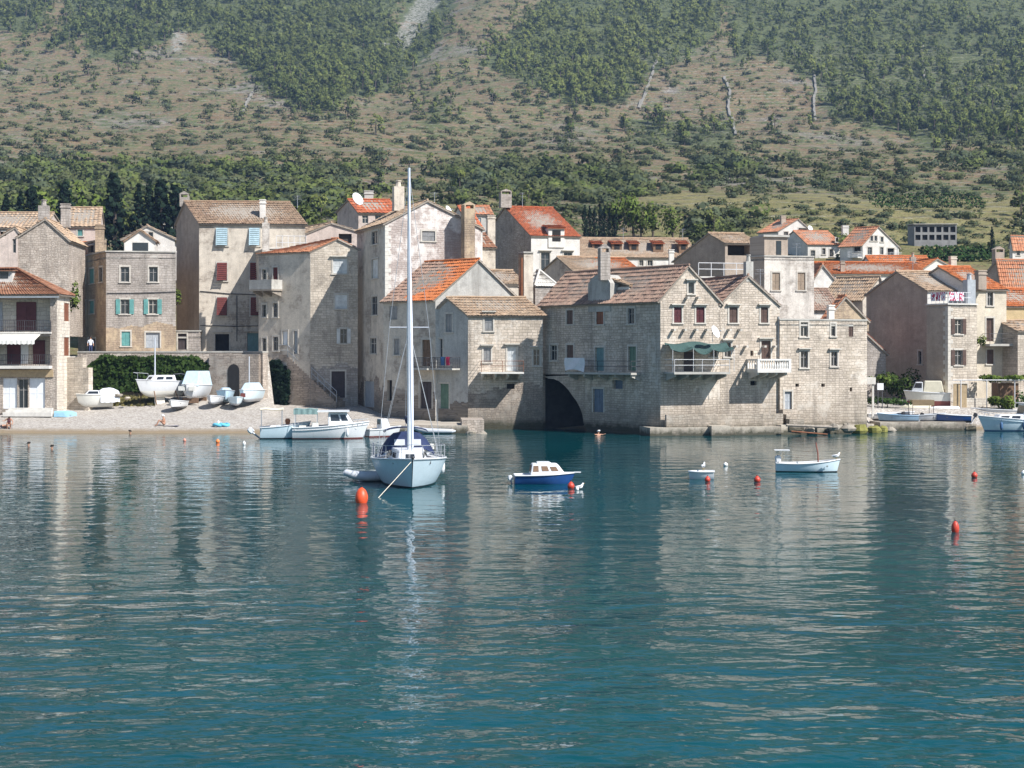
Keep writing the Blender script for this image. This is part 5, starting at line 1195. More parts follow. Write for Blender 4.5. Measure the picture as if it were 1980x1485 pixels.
# dry stone walls running up the slope
def stonewall(pts, label, w=1.2, h=1.0):
    q = []
    for a, b in zip(pts, pts[1:]):
        for i in range(7):
            u = i/7; hh = hit(a[0]+(b[0]-a[0])*u+rnd(-1.5, 1.5), a[1]+(b[1]-a[1])*u)
            if hh: q.append(Vector(hh))
    mb = MB(); rows = []
    for i, p in enumerate(q):
        t = (q[min(i+1, len(q)-1)]-q[max(i-1, 0)]); t.z = 0; t.normalize(); s = Vector((-t.y, t.x, 0)); k = rnd(.75, 1.25); ww = w*rnd(.7, 1.3)
        rows.append([p-s*ww*.6-UP*.6, p-s*ww*.4+UP*h*k, p+s*ww*.4+UP*h*k*rnd(.8, 1.1), p+s*ww*.6-UP*.6])
    mb.grid(rows); o = mb.build('dry_stone_wall', ['drystone']); tag(o, label, 'wall', 'dry stone walls on the hill')
stonewall([(1400, 150), (1412, 178), (1408, 210), (1418, 240), (1424, 268)], 'pale crooked dry stone wall climbing the middle of the terraced slope')
stonewall([(1573, 128), (1577, 170), (1573, 205), (1576, 240)], 'straight pale dry stone wall climbing right of the terraces', 1.1)
stonewall([(1272, 108), (1258, 150), (1246, 185), (1232, 215)], 'faint dry stone wall slanting down left of the terraces', 1.2)
stonewall([(490, 180), (475, 205), (462, 230)], 'short rubble wall on the brown slope below the left pine wood', 1.2)
stonewall([(1783, 90), (1785, 130), (1790, 165)], 'thin pale wall among the pines on the right flank', 1.2)
# ---- trees behind the roofs
CY = [split_tree('c', t_cypress, 900+i, 'leaf_dark') for i in range(3)]; CO = [split_tree('k', t_conif, 930+i, 'leaf_dark') for i in range(3)]
BR = [split_tree('b', t_broad, 960+i, 'leaf_bright') for i in range(3)]; BG = [split_tree('g', t_broad, 980+i, 'leaf_pine') for i in range(3)]
random.seed(21)
def tree_at(name, ms, label, px, ytop, ybot, Y, wf, group):
    p = P(px, ybot, Y); z = min(p.z, tz(p.x, p.y)) if Y > 150 else p.z; top = ZZ(ytop, Y); h = top-z
    return put_tree(name, ms, label, (p.x, p.y, z), h, h*wf, group)
for i, px in enumerate((1131, 1140, 1150, 1160, 1169, 1179, 1190)): tree_at('cypress_tree', CY[i % 3], 'tall dark cypress in the clump behind the long dormer house', px, 392+(i % 3)*4+(3 if i in (0, 6) else 0), 466, 282, .95, 'cypresses behind the long dormer house')
tree_at('cypress_tree', CY[1], 'single dark cypress on the slope at the far right', 1918, 437, 495, 258, .9, 'lone cypress')
for px, yt, wf, ms, l in ((-20, 362, 1.0, CO[0], 'broad dark conifer at the left edge behind the long tan roof'), (12, 372, 1.1, CY[0], 'dark cypress nearest the left edge of the photo'), (40, 366, 1.1, CY[2], 'dark cypress second from the left edge'), (62, 360, .9, CO[1], 'broad dark conifer left of the two stone chimneys'), (125, 350, 1.0, CO[2], 'dark conifer right of the two stone chimneys'), (222, 334, .95, CO[1], 'largest dark conifer above the flat corner house'), (268, 352, 1.1, CY[0], 'dark cypress just right of the largest conifer'), (290, 344, .9, CY[1], 'thin dark cypress between the large conifer and the tan roof'), (312, 346, 1.0, CO[0], 'dark conifer at the left end of the long tan ridge'), (340, 356, 1.1, CO[2], 'dark conifer partly behind the stone chimney of the tall house')):
    tree_at('conifer_tree' if ms in CO else 'cypress_tree', ms, l, px, yt, 470, 255, wf, 'dark conifers behind the roofs at left')
for px, yt, yb, ms, l in ((150, 352, 460, BR[0], 'bright green broadleaf tree among the dark conifers'), (105, 362, 460, BR[1], 'yellow green tree left of the dark conifers'), (186, 372, 460, BR[2], 'small bright tree under the largest conifer'), (245, 390, 460, BG[0], 'dark leafy tree behind the white dish gable'), (600, 378, 440, BG[1], 'leafy tree right of the red shutter house roof'), (1190, 372, 460, BR[1], 'bright green tree behind the cypress clump'), (1226, 378, 455, BR[2], 'pale green tree right of the cypress clump'), (1262, 390, 460, BR[0], 'bright rounded tree above the dormer roof'), (1300, 402, 468, BR[1], 'green tree above the right end of the dormer roof'), (1240, 404, 462, BG[2], 'low green tree directly over the dormer roof'), (1352, 424, 476, BG[0], 'dark bushy tree above the brown gable house'), (1405, 428, 470, BG[1], 'dark bushy tree left of the white hillside houses'), (1745, 455, 505, BG[2], 'round tree right of the white hillside houses'), (1880, 468, 505, BG[0], 'small tree below the concrete building')):
    tree_at('broadleaf_tree', ms, l, px, yt, yb, 284 if px > 1100 else 262, .95, 'leafy trees behind the roofs')
# ---- terrace walls, quays, rocks
def quaybox(mb, a, b, z0, z1, dep, m=0):
    a, b = Vector(a), Vector(b); e = (b-a); n = Vector((-e.y, e.x)).normalized()
    mb.obox((a.x, a.y, z0), (e.x, e.y, 0), (n.x*dep, n.y*dep, 0), (0, 0, z1-z0), m)
def longwall(name, label, pts, z0, z1, th, mat, cap=None, cat='wall', group=None):
    base = Vector((pts[0][0], pts[0][1], z0)); r = thing(name, label, cat, base, 0, group); mb = MB(); cb = MB()
    for a, b in zip(pts, pts[1:]):
        F = Face(Vector(a), Vector(b)); n = max(1, int(F.w/1.5))
        F.box(mb, 0, F.w, z0, z1, -th, 0)
        if cap: F.box(cb, -.02, F.w+.02, z1+.003, z1+.12, -th-.05, .05)
    mb.build('masonry', [mat], r, base)
    if cap: cb.build('coping', [cap], r, base)
    return r
a_, b_, c_ = XY(150, 138), XY(470, 138), XY(508, 136.5)
longwall('terrace_wall', 'stone terrace wall along the top of the beach hung with ivy', [a_, b_, c_], 1.0, 6.35, .6, 'stone_rough', 'concrete')
F = Face(a_, b_)
def ivy(name, label, F, t0, t1, z0, z1, n, mat='leaf_ivy', thick=.8, cat='ivy', size=.16):
    base = F.pt((t0+t1)/2, z0, 0); r = thing(name, label, cat, base); mb = MB(); e = Vector((F.e.x, F.e.y, 0)); nn = Vector((F.n.x, F.n.y, 0))
    for i in range(n):
        t = rnd(t0, t1); u = random.random(); edge = min(1, (t-t0)/1.2, (t1-t)/1.2); hi = z1-.5*(mn.noise(Vector((t*.6, 0, 0)))*.5+.5)-(1-edge)*.8
        z = z0+(hi-z0)*u; bul = thick*(.35+.65*(mn.noise(Vector((t*.9, z*.9, 4)))*.5+.5)); p = F.pt(t, z, rnd(.02, bul))-base
        nrm = (nn+e*rnd(-.7, .7)+UP*rnd(-.3, .8)).normalized(); w = (nrm+Vector((rnd(-1, 1), rnd(-1, 1), rnd(-1, 1)))*.6).normalized(); a = w.cross(UP).normalized(); b = w.cross(a); s = size*rnd(.6, 1.4); k = len(mb.v)
        for q in (p+a*s, p+b*s, p-a*s, p-b*s): mb.v.append(tuple(q)); mb.nr.append(tuple(nrm))
        mb.f.append((k, k+1, k+2, k+3)); mb.m.append(0); mb.tv[len(mb.f)-1] = min(1, max(0, random.gauss(.45, .25)))
    mb.build('foliage', [mat], r); return r
ivy('ivy', 'thick green ivy hedge hanging down the terrace wall above the beached boats', F, 1.0, F.w*.80, 2.9, 6.25, 5200, thick=1.0)
F2 = FHOUSE.fl; tq = F2.map(562, 740)[0]; ivy('ivy', 'dark shaded creeper mass beside the outside stair', F2, -.2, tq, 1.4, ZZ(694, 139), 2600, 'leaf_dark', .9)
longwall('garden_wall', 'pale stone wall right of the striped awning house stepping down to the beach', [XY(112, 131.8), XY(160, 131.2)], .8, ZZ(691, 131), .6, 'stone_pale')
longwall('garden_wall', 'low end of pale stone wall where the ivy hedge begins', [XY(160.3, 131.2), XY(171, 131.0)], .8, ZZ(711, 131), .6, 'stone_pale')
longwall('vaulted_cellar', 'rough stone cellar front with dark arched opening behind the dinghies', [XY(404, 137.4), XY(500, 136.2)], 1.0, 6.2, .5, 'stone_base', cat='wall')
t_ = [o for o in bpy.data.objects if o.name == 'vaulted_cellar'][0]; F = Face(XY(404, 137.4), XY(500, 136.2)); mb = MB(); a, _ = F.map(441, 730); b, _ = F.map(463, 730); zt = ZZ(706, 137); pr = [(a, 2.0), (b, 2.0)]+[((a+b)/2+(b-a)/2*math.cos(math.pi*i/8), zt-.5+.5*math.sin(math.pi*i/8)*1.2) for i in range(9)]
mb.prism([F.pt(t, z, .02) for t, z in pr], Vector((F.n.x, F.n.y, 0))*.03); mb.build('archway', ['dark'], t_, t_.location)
r = thing('quay', 'narrow concrete quay at the foot of the orange roofed house', 'quay', P(740, 838, 121.5)); mb = MB(); base = r.location
quaybox(mb, XY(738, 122), XY(905, 121.5), -1.5, .62, 8.5); mb.build('platform', ['stone_quay'], r, base)
mb = MB(); quaybox(mb, XY(893, 121.8), XY(936, 121.9), -1.2, 1.05, 4.5); mb.build('step', ['stone_rough'], r, base)
r = thing('quay', 'pale stone ledge running along the foot of the seaside gables', 'quay', P(1257, 843, 117.6)); base = r.location; mb = MB()
quaybox(mb, XY(1257, 117.4), XY(1510, 119.4), -1.5, .64, 3.0); mb.build('platform', ['stone_quay'], r, base)
mb = MB(); quaybox(mb, XY(1376, 117.6), XY(1412, 117.8), -1.2, .76, 2.0); mb.build('block', ['stone_quay'], r, base)
mb = MB(); quaybox(mb, XY(1510.5, 119.6), XY(1560, 120.6), -1.5, .75, 3); quaybox(mb, XY(1580, 120.4), XY(1690, 124.5), -1.5, .62, 5); mb.build('platform', ['stone_quay'], r, base)
mb = MB(); F = Face(XY(1285, 118.3), XY(1510, 120.7)); F.box(mb, 0, F.w, .64, 1.6, .05, .42); mb.build('plinth', ['stone_sea'], r, base)
mb = MB()
for i in range(3): F = J3.fr; a, _ = F.map(1508, 800); b, _ = F.map(1536, 800); F.box(mb, a, b, .3, 1.2+.35*i, .05, .5*(3-i))
mb.build('step', ['stone_sea'], r, base)
r = thing('jetty_beam', 'rusty beam and plank resting on the broken quay', 'beam', P(1530, 828, 119)); mb = MB(); base = r.location
mb.tube([P(1520, 822, 118.8), P(1608, 826, 119.2)], .12, 6); mb.build('plank', ['wood_grey'], r, base)
mb = MB(); mb.tube([P(1530, 834, 118.6), P(1600, 840, 118.8)], .07, 6); mb.build('pipe', ['rust'], r, base)
r = thing('jetty', 'low stone jetty with moored rowing boats on the right', 'jetty', P(1690, 828, 127)); mb = MB(); base = r.location
quaybox(mb, XY(1702, 125.4), XY(1868, 126.0), -1.2, .70, 3.4); quaybox(mb, XY(1868.5, 126.4), XY(1888, 126.9), -1.2, .5, 3.0); mb.build('platform', ['stone_quay'], r, base)
random.seed(8)
def rock(px, py, Y, s, label, mat='rock', group=None, flat=.6):
    p = P(px, py, Y); r = bpy.data.meshes.new('rock'); mb = MB(); rows = []
    for i in range(7):
        th = math.pi*i/6; rows.append([Vector((math.sin(th)*math.cos(q*math.pi/5), math.sin(th)*math.sin(q*math.pi/5), math.cos(th)*flat))*s*(1+.45*mn.noise(Vector((px*.1+math.sin(th)*math.cos(q*math.pi/5), i*.7, py*.1+math.sin(q*math.pi/5))))) for q in range(10)])
    mb.grid(rows, close=True, flip=True); o = mb.build('rock', [mat]); o.location = p; o.rotation_euler = (0, 0, rnd(0, 6)); return tag(o, label, 'rock', group)
for px, py, Y, s in ((1612, 826, 120.6, .5), (1640, 828, 121, .6), (1662, 832, 121.5, .7), (1690, 832, 122.5, .6), (1566, 832, 119.6, .45), (910, 838, 121.3, .4), (930, 842, 121.0, .5), (1705, 831, 123.5, .55), (1720, 832, 124.6, .5)): rock(px, py, Y, s, 'weathered rock at the waterline along the quay', 'seaweed' if px in (1690, 1705, 1662) else 'rock', 'rocks at the waterline')
for i in range(16): rock(rnd(198, 250), rnd(762, 778), rnd(131.5, 134), rnd(.14, .34), 'chunk of driftwood and rubble in the pile beside the covered white boat', random.choice(['driftwood', 'rock', 'wood_grey']), 'rubble pile on the beach', .5)
# right side garden: pergola, fence, shrubs
longwall('garden_wall', 'low white wall in front of the vine pergola', [XY(1848, 133.2), XY(1915, 133.6)], 1.0, ZZ(770, 133.4), .4, 'stone_white')
r = thing('pergola', 'vine covered pergola on white posts in front of the stone house', 'pergola', P(1845, 785, 132.8)); base = r.location; mb = MB(); zt = ZZ(735, 133)
for px in (1858, 1908, 1962): mb.tube([Vector((*XY(px, 132.8), 1.2)), Vector((*XY(px, 132.8), zt))], .045, 6)
mb.tube([Vector((*XY(1842, 132.8), zt)), Vector((*XY(1985, 132.9), zt))], .05, 6); mb.tube([Vector((*XY(1842, 136), zt)), Vector((*XY(1985, 136), zt))], .05, 6)
mb.build('frame', ['iron_white'], r, base)
mb = MB(); leafcloud(mb, Vector((*XY(1943, 134), zt+.15))-base, (2.3, 1.6, .5), 900, .17, [(Vector((rnd(-1, 1)*.8, rnd(-.6, .6), rnd(-.3, .5))), rnd(.2, .4)) for _ in range(14)], 0, .3); mb.build('vine', ['leaf_bright'], r)
def bush(name, label, px, py, Y, rx, rz, leaf, n=500, size=.14, cat='bush', group=None, ry=None):
    p = P(px, py, Y); r = thing(name, label, cat, p, 0, group); mb = MB(); bl = [(Vector((rnd(-.6, .6), rnd(-.6, .6), rnd(.0, .6))), rnd(.3, .5)) for _ in range(9)]
    leafcloud(mb, (0, 0, 0), (rx, ry or rx*.7, rz), n, size, bl, 0, .45); mb.build('foliage', [leaf], r)
    mb = MB(); mb.tube([(0, 0, -.3), (.02, 0, rz*.5)], [.05, .02], 5); mb.build('stem', ['bark'], r); return r
bush('bush', 'rounded green bush by the low white wall under the pergola', 1936, 786, 132.2, 1.35, 1.0, 'leaf_bright', 700)
bush('bush', 'green bush at the right edge beside the dark wooden hut', 1975, 790, 133.5, .9, 2.0, 'leaf_vine', 500)
bush('bush', 'yellow green vine over the small shed by the stone block corner', 1698, 738, 134.5, 1.2, .7, 'leaf_bright', 350)
bush('bush', 'dark leafy shrub in the shade below the brown gable wall', 1735, 758, 137, 2.2, 2.2, 'leaf_ivy', 1100)
bush('bush', 'low green plants in front of the shaded garden', 1716, 782, 132.5, 2.3, .6, 'leaf_vine', 600, .12)
bush('bush', 'flowering bush on the end of the yellow house balcony', 1896, 664, 136.8, .5, .9, 'leaf_bright', 200, .1)
bush('bush', 'ivy bush growing from the roof edge behind the small tan roof', 965, 572, 134, .8, .9, 'leaf_ivy', 260, .12)
bush('bush', 'green shrub growing in the alley left of the corner house', 140, 585, 140, .7, 2.2, 'leaf_bright', 400)
bush('bush', 'shrub in the alley between corner house and red shutter house', 343, 582, 149, .5, 1.3, 'leaf_bright', 250)
r = thing('gate', 'pair of tan wooden gates below the stone house', 'gate', P(1843, 783, 133.0)); base = r.location; F = Face(XY(1843, 133.0), XY(1869, 133.1))
for k in range(2):
    mb = MB()
    for i in range(5): F.box(mb, F.w*(k/2+i/10)+.005, F.w*(k/2+(i+1)/10)-.005, 1.6, ZZ(742, 133), 0, .05)
    mb.build('gate_leaf', ['wood_tan'], r, base)
r = thing('hut', 'dark brown wooden hut under the pergola vines', 'hut', P(1935, 785, 135.5)); base = r.location; F = Face(XY(1930, 135.5), XY(1970, 135.6)); mb = MB()
for i in range(12): F.box(mb, F.w*i/12, F.w*(i+1)/12-.02, 1.2, ZZ(741, 135.5), -1.5, rnd(-.01, .01))
mb.build('wall', ['wood_brown'], r, base); mb = MB(); F.box(mb, -.1, F.w+.1, ZZ(741, 135.5)+.004, ZZ(741, 135.5)+.1, -1.6, .15); mb.build('roof', ['wood_grey'], r, base)
r = thing('doorway', 'small white concrete shelter against the right corner of the stone block', 'shelter', P(1683, 783, 127)); base = r.location; F = Face(XY(1676, 127.5), XY(1690, 127.5)); mb = MB()
F.box(mb, 0, F.w+.12, ZZ(743, 127), ZZ(730, 127), -1.2, .1); F.box(mb, F.w-.15, F.w, .9, ZZ(743, 127)-.003, -.2, 0); mb.build('frame', ['concrete_white'], r, base)
r = thing('signboard', 'small white information board standing in the shaded garden', 'sign', P(1702, 775, 131.5)); base = r.location; F = Face(XY(1696, 131.5), XY(1708, 131.6)); mb = MB(); F.box(mb, 0, F.w, ZZ(754, 131.5), ZZ(741, 131.5), 0, .05); mb.build('board', ['gel_white'], r, base)
mb = MB(); F.box(mb, .05, .12, 1.2, ZZ(754, 131.5)-.002, -.03, 0); F.box(mb, F.w-.12, F.w-.05, 1.2, ZZ(754, 131.5)-.002, -.03, 0); mb.build('leg', ['iron'], r, base)

mb = MB(); random.seed(4)
for i in range(1500):
    px, Y = rnd(196, 300), rnd(133.0, 137.5); q = XY(px, Y); z = tz(q.x, q.y); a = rnd(0, 3.14); h_ = rnd(.08, .26); w_ = Vector((math.cos(a), math.sin(a), 0))*rnd(.05, .12); p = Vector((q.x, q.y, z-.02)); k = len(mb.v); t_ = Vector((rnd(-.08, .08), rnd(-.08, .08), h_))
    for v_ in (p-w_, p+w_, p+w_*.4+t_, p-w_*.4+t_): mb.v.append(tuple(v_)); mb.nr.append((0, -.4, .9))
    mb.f.append((k, k+1, k+2, k+3)); mb.m.append(0); mb.tv[len(mb.f)-1] = random.random()
o = mb.build('grass', ['leaf_dry']); tag(o, 'patch of dry yellow grass below the ivy wall', 'grass', kind='stuff')
# ---------------------------------------------------------------- boats (local frame: x to the bow, y to port, z up, waterline at 0)
def hull(L, B, fb, fs, draft, tr=.8, n=18, m=7, rake=.06, full=2.2, dip=.0):
    def half(t):
        return B/2*((tr+(1-tr)*math.sin(math.pi/2*min(1, t/.5))) if t < .5 else max(.012, 1-((t-.5)/.5)**full))
    def sheer(t): return fs+(fb-fs)*t**1.8-dip*math.sin(math.pi*t)
    def keel(t): return -draft*(1-max(0, (t-.7)/.3)**2*1.0)
    G = []
    for i in range(n+1):
        t = i/n; b, s, k = half(t), sheer(t), keel(t)
        if t > .999: k = -draft*.05
        row = []
        for j in range(-m, m+1):
            a = abs(j)/m; y = b*(a**.5 if a else 0); z = k+(s-k)*a**1.7
            x = -L/2+L*t*(1-rake)+rake*L*t**3*(z-k)/(s-k)
            row.append(Vector((x, math.copysign(y, j) if j else 0, z)))
        G.append(row)
    return G
def hull_mesh(G, parent, skin, boot, zb=.06, open_=False, rail='gel_white', deckmat=None, deckdrop=.05, th=.05, floor=.1, name='hull', stripe=None):
    mb = MB(); n = len(G[0]); 
    mb.grid(G, 0, flip=False); b = G[0]
    mb.face(list(reversed(b)), 0)
    o = mb.build(name, [hull_mat(skin, boot, zb)], parent, smooth=True)
    rb = MB()
    for sd in (0, n-1): rb.tube([r[sd]+Vector((0, 0, .0)) for r in G], th*.75, 6)
    rb.tube([G[0][k] for k in (0, n-1)], th*.7, 6)
    rb.build('gunwale', [rail], parent, smooth=True)
    if open_:
        ib = MB(); zf = floor
        I = []
        for r in G[:-1]:
            row = []
            for p in r: row.append(Vector((p.x, p.y*.93, max(p.z+.02, zf) if abs(p.z-r[0].z) > 1e-6 else p.z)))
            I.append(row)
        ib.grid(I, 0, flip=True); ib.build('inside', [deckmat or skin], parent)
    else:
        db = MB(); R = []
        for r in G:
            a, c = r[0]-Vector((0, 0, deckdrop)), r[-1]-Vector((0, 0, deckdrop)); R.append([a.lerp(c, u)+Vector((0, 0, .04*math.sin(math.pi*u))) for u in (0, .25, .5, .75, 1)])
        db.grid(R, 0, flip=False); db.build('deck', [deckmat or 'gel_white'], parent)
    return o
def cabin(parent, x0, x1, w0, w1, z0, z1, sf=.3, sb=.1, tuck=.85, mat='gel_white', name='cabin', wins=(), crown=.0, wmat='glass'):
    """x1 is the forward end; sf/sb slope of front and back; wins: (side, u0, u1, v0, v1)"""
    a = [Vector((x0, -w0/2, z0)), Vector((x1, -w1/2, z0)), Vector((x1, w1/2, z0)), Vector((x0, w0/2, z0))]
    t = [Vector((x0+sb, -w0/2*tuck, z1)), Vector((x1-sf, -w1/2*tuck, z1)), Vector((x1-sf, w1/2*tuck, z1)), Vector((x0+sb, w0/2*tuck, z1))]
    mb = MB(); mb.hexa(a+t)
    o = mb.build(name, [mat], parent)
    mod = o.modifiers.new('round', 'BEVEL'); mod.width = .06; mod.segments = 2
    sides = {'s': (a[0], a[1], t[1], t[0]), 'f': (a[1], a[2], t[2], t[1]), 'p': (a[2], a[3], t[3], t[2]), 'b': (a[3], a[0], t[0], t[3])}
    for (sd, u0, u1, v0, v1) in wins:
        q = sides[sd]; nn = (q[1]-q[0]).cross(q[3]-q[0]).normalized(); bl = lambda u, v: (q[0].lerp(q[1], u)).lerp(q[3].lerp(q[2], u), v)
        wb = MB(); pts = [bl(u0, v0), bl(u1, v0), bl(u1, v1), bl(u0, v1)]; wb.prism([p+nn*.015 for p in pts], -nn*.03); wb.build('window', [wmat], o)
    return o
def outboard(parent, x, z, tilt=0.0, mat='rubber_dark', s=1.0, cow='cowl', loc_y=0):
    r = MB(); ca, sa = math.cos(tilt), math.sin(tilt)
    def tr(p): return Vector((x-(p[0]*ca+p[2]*sa)*s*1.0, loc_y+p[1]*s, z+(p[2]*ca-p[0]*sa)*s))
    prof = [(-.14, .55), (-.2, .8), (-.14, 1.0), (.14, 1.02), (.24, .85), (.22, .58)]
    rows = []
    for k, w in ((0, .6), (.25, 1), (.75, 1), (1, .6)):
        y = -.17+.34*k; rows.append([tr(((px_*w), y, .58+(pz-.58)*(1 if w == 1 else .9))) for px_, pz in prof])
    r.grid(rows, 0, close=True); r.face(rows[0]); r.face(rows[-1][::-1])
    o = r.build('outboard_motor', [mat], parent)
    g = MB(); g.tube([tr((.06, 0, .6)), tr((.06, 0, -.35))], [.09*s, .05*s], 6); g.lathe(tr((.06, 0, -.38)), [(.02*s, -.02), (.06*s, 0), (.05*s, .08)], 7)
    g.tube([tr((-.1, 0, -.35)), tr((.3, 0, -.35))], [.035*s, .06*s], 6); g.build('leg', ['gel_grey'], o)
    return o
def boat(name, label, px, py, yaw, cat='boat', group=None, Y=None, z=0.0, roll=0.0):
    Y = Y or WY(py); p = XY(px, Y); r = thing(name, label, cat, (p.x, p.y, z), R_(yaw), group)
    if roll: r.rotation_euler = (R_(roll), 0, R_(yaw))
    return r
def fender(parent, p, mat='gel_white'):
    mb = MB(); mb.lathe(p, [(.03, -.32), (.10, -.26), (.13, -.1), (.13, .12), (.09, .26), (.03, .32)], 9); mb.tube([Vector(p)+Vector((0, 0, .3)), Vector(p)+Vector((0, 0, .62))], .012, 4); mb.build('fender', [mat], parent, smooth=True)
def fin(t, mb=None): return t
# --- the moored sailing yacht, bow towards the camera
YB = WY(948)
r = boat('sailboat', 'sailing yacht moored bow on with tall bare mast, pale blue hull and dark sprayhood', 790, 945, -84, 'sailboat', Y=YB+4.9)
G = hull(10.0, 3.65, 1.42, 1.05, .5, .72, full=2.7, rake=.10)
hull_mesh(G, r, 'gel_ice', 'bottom_black', .07, rail='gel_white', deckmat='gel_white', deckdrop=.06)
cabin(r, -2.3, 2.6, 2.1, 1.2, 1.05, 1.6, 1.2, .1, .84, 'gel_white', 'coachroof', [('s', .15, .4, .3, .7), ('s', .5, .75, .3, .7), ('p', .15, .4, .3, .7), ('p', .5, .75, .3, .7), ('f', .3, .7, .3, .7)])
mb = MB()            # dark spray hood and bimini
rows = []
for (x, w, zt) in ((-1.0, 1.0, 1.6), (-1.5, 1.0, 2.05), (-2.1, 1.05, 2.3), (-2.9, 1.05, 2.3)):
    rows.append([Vector((x, w*1.15*q, 1.25+(zt-1.25)*v)) for q, v in ((-1.15, 0), (-1.0, .35), (-.8, .68), (-.55, .93), (-.2, 1), (0, 1.01), (.2, 1), (.55, .93), (.8, .68), (1.0, .35), (1.15, 0))])
mb.grid(rows); mb.grid([[p*.985 for p in q] for q in rows], flip=True); o = mb.build('sprayhood', ['canvas_navy'], r)
wb = MB(); 
for k0, k1 in ((3, 4.6), (5.4, 7)):
    f = lambda k, u: Vector((-.97-.5*u, (k-5)*.33, 1.62+.4*u))
    wb.face([f(k0, .15), f(k1, .15), f(k1, .9), f(k0, .9)])
wb.build('window', ['gel_grey'], o)
mb = MB(); rows = []
for (x, w) in ((-3.0, 1.1), (-4.2, 1.15)): rows.append([Vector((x, w*math.cos(math.pi*k/8), 2.25+.25*math.sin(math.pi*k/8))) for k in range(9)])
mb.grid(rows); mb.grid([[p-Vector((0, 0, .02)) for p in q] for q in rows], flip=True); mb.build('bimini', ['canvas_navy'], r)
mx = .75; zt = 15.2
mb = MB(); mb.tube([(mx, 0, 1.6), (mx, 0, 6), (mx-.03, 0, 11), (mx-.05, 0, zt)], [.095, .095, .09, .065], 10); o = mb.build('mast', ['alu'], r, smooth=True)
mb = MB(); mb.tube([(mx, -.95, 7.5), (mx, .95, 7.5)], .025, 5); mb.build('spreader', ['alu'], o)
mb = MB(); mb.lathe((mx-.05, 0, zt), [(.03, 0), (.03, .35), (.01, .36)], 5); mb.tube([(mx-.05, .0, zt+.1), (mx+.35, .0, zt+.2)], .015, 4); mb.build('masthead_fitting', ['iron'], o)
mb = MB()
for s in (-1, 1):
    mb.tube([(mx-.05, 0, zt-.2), (mx, s*.95, 7.5), (mx-.1, s*1.52, 1.25)], .012, 4); mb.tube([(mx, 0, 7.4), (mx-.4, s*1.48, 1.25)], .01, 4); mb.tube([(mx, 0, 7.4), (mx+.4, s*1.4, 1.3)], .01, 4)
mb.tube([(mx-.05, 0, zt-.1), (-4.85, 0, 1.2)], .012, 4); mb.build('rigging', ['zinc'], r)
mb = MB(); pts = []
for i in range(24):
    u = i/23; p = Vector((4.75, 0, 1.75)).lerp(Vector((mx+.1, 0, zt-.5)), u); pts.append(p)
mb.tube(pts, [.03+.05*math.sin(math.pi*min(1, (i+1.5)/18)) if i < 21 else .03 for i in range(24)], 8); mb.build('furled_jib', ['sailcloth'], r, smooth=True)
mb = MB(); mb.tube([(mx-.15, 0, 2.75), (-3.2, 0, 2.85)], .07, 8); o = mb.build('boom', ['alu'], r)
mb = MB(); mb.tube([(mx-.2, 0, 2.98), (-.5, 0, 3.02), (-3.1, 0, 2.98)], [.2, .17, .1], 8); mb.build('sail_cover', ['canvas_navy'], o, smooth=True)
mb = MB()            # pulpit, stanchions and guard wires
def sh(t, s): i = min(len(G)-1, int(t*(len(G)-1)+.5)); q = G[i][-1 if s > 0 else 0]; return Vector((q.x, q.y*.97, q.z))
for s in (-1, 1):
    top = []
    for t in (.03, .2, .36, .52, .68, .84, .97): p = sh(t, s); mb.tube([p, p+Vector((0, 0, .62))], .016, 5); top.append(p+Vector((0, 0, .62)))
    top.append(Vector((5.0, 0, 2.08))); mb.tube(top, .014, 5); mb.tube([p-Vector((0, 0, .3)) for p in top[:-1]], .009, 4)
mb.build('guard_rail', ['zinc'], r)
mb = MB(); mb.box((4.7, -.06, 1.42), (5.12, .06, 1.47)); mb.lathe((5.1, 0, 1.5), [(.05, -.05), (.07, 0), (.05, .05)], 7); mb.build('bow_roller', ['iron'], r)
fender(r, (-1.2, 1.72, .62)); 
mb = MB(); p = sh(.30, -1); mb.obox(p+Vector((-.3, -.04, .05)), (.75, 0, 0), (0, .03, 0), (0, 0, .62)); mb.build('weather_cloth', ['canvas_navy'], r)
mb = MB(); p = sh(.12, 1); mb.box((p.x, p.y-.25, p.z+.3), (p.x+.5, p.y, p.z+.55)); mb.build('liferaft', ['gel_cream'], r)
for s in (-1, 1): q = MB(); p = sh(.9, s); q.box((p.x-.14, p.y-.03 if s > 0 else p.y, p.z-.24), (p.x-.06, p.y+.03, p.z-.04)) ; q.build('fairlead', ['iron'], r)
bow = r.matrix_basis @ Vector((4.95, -.05, 1.32)); e = P(728, 962, WY(963))
mb = MB(); mb.tube([(0, 0, 0), (e-bow)*.5-Vector((0, 0, .06)), (e-bow)-Vector((0, 0, .1))], .017, 6); o = mb.build('mooring_rope', ['rope']); o.location = bow; tag(o, 'pale mooring rope slanting from the yacht bow into the water', 'rope')
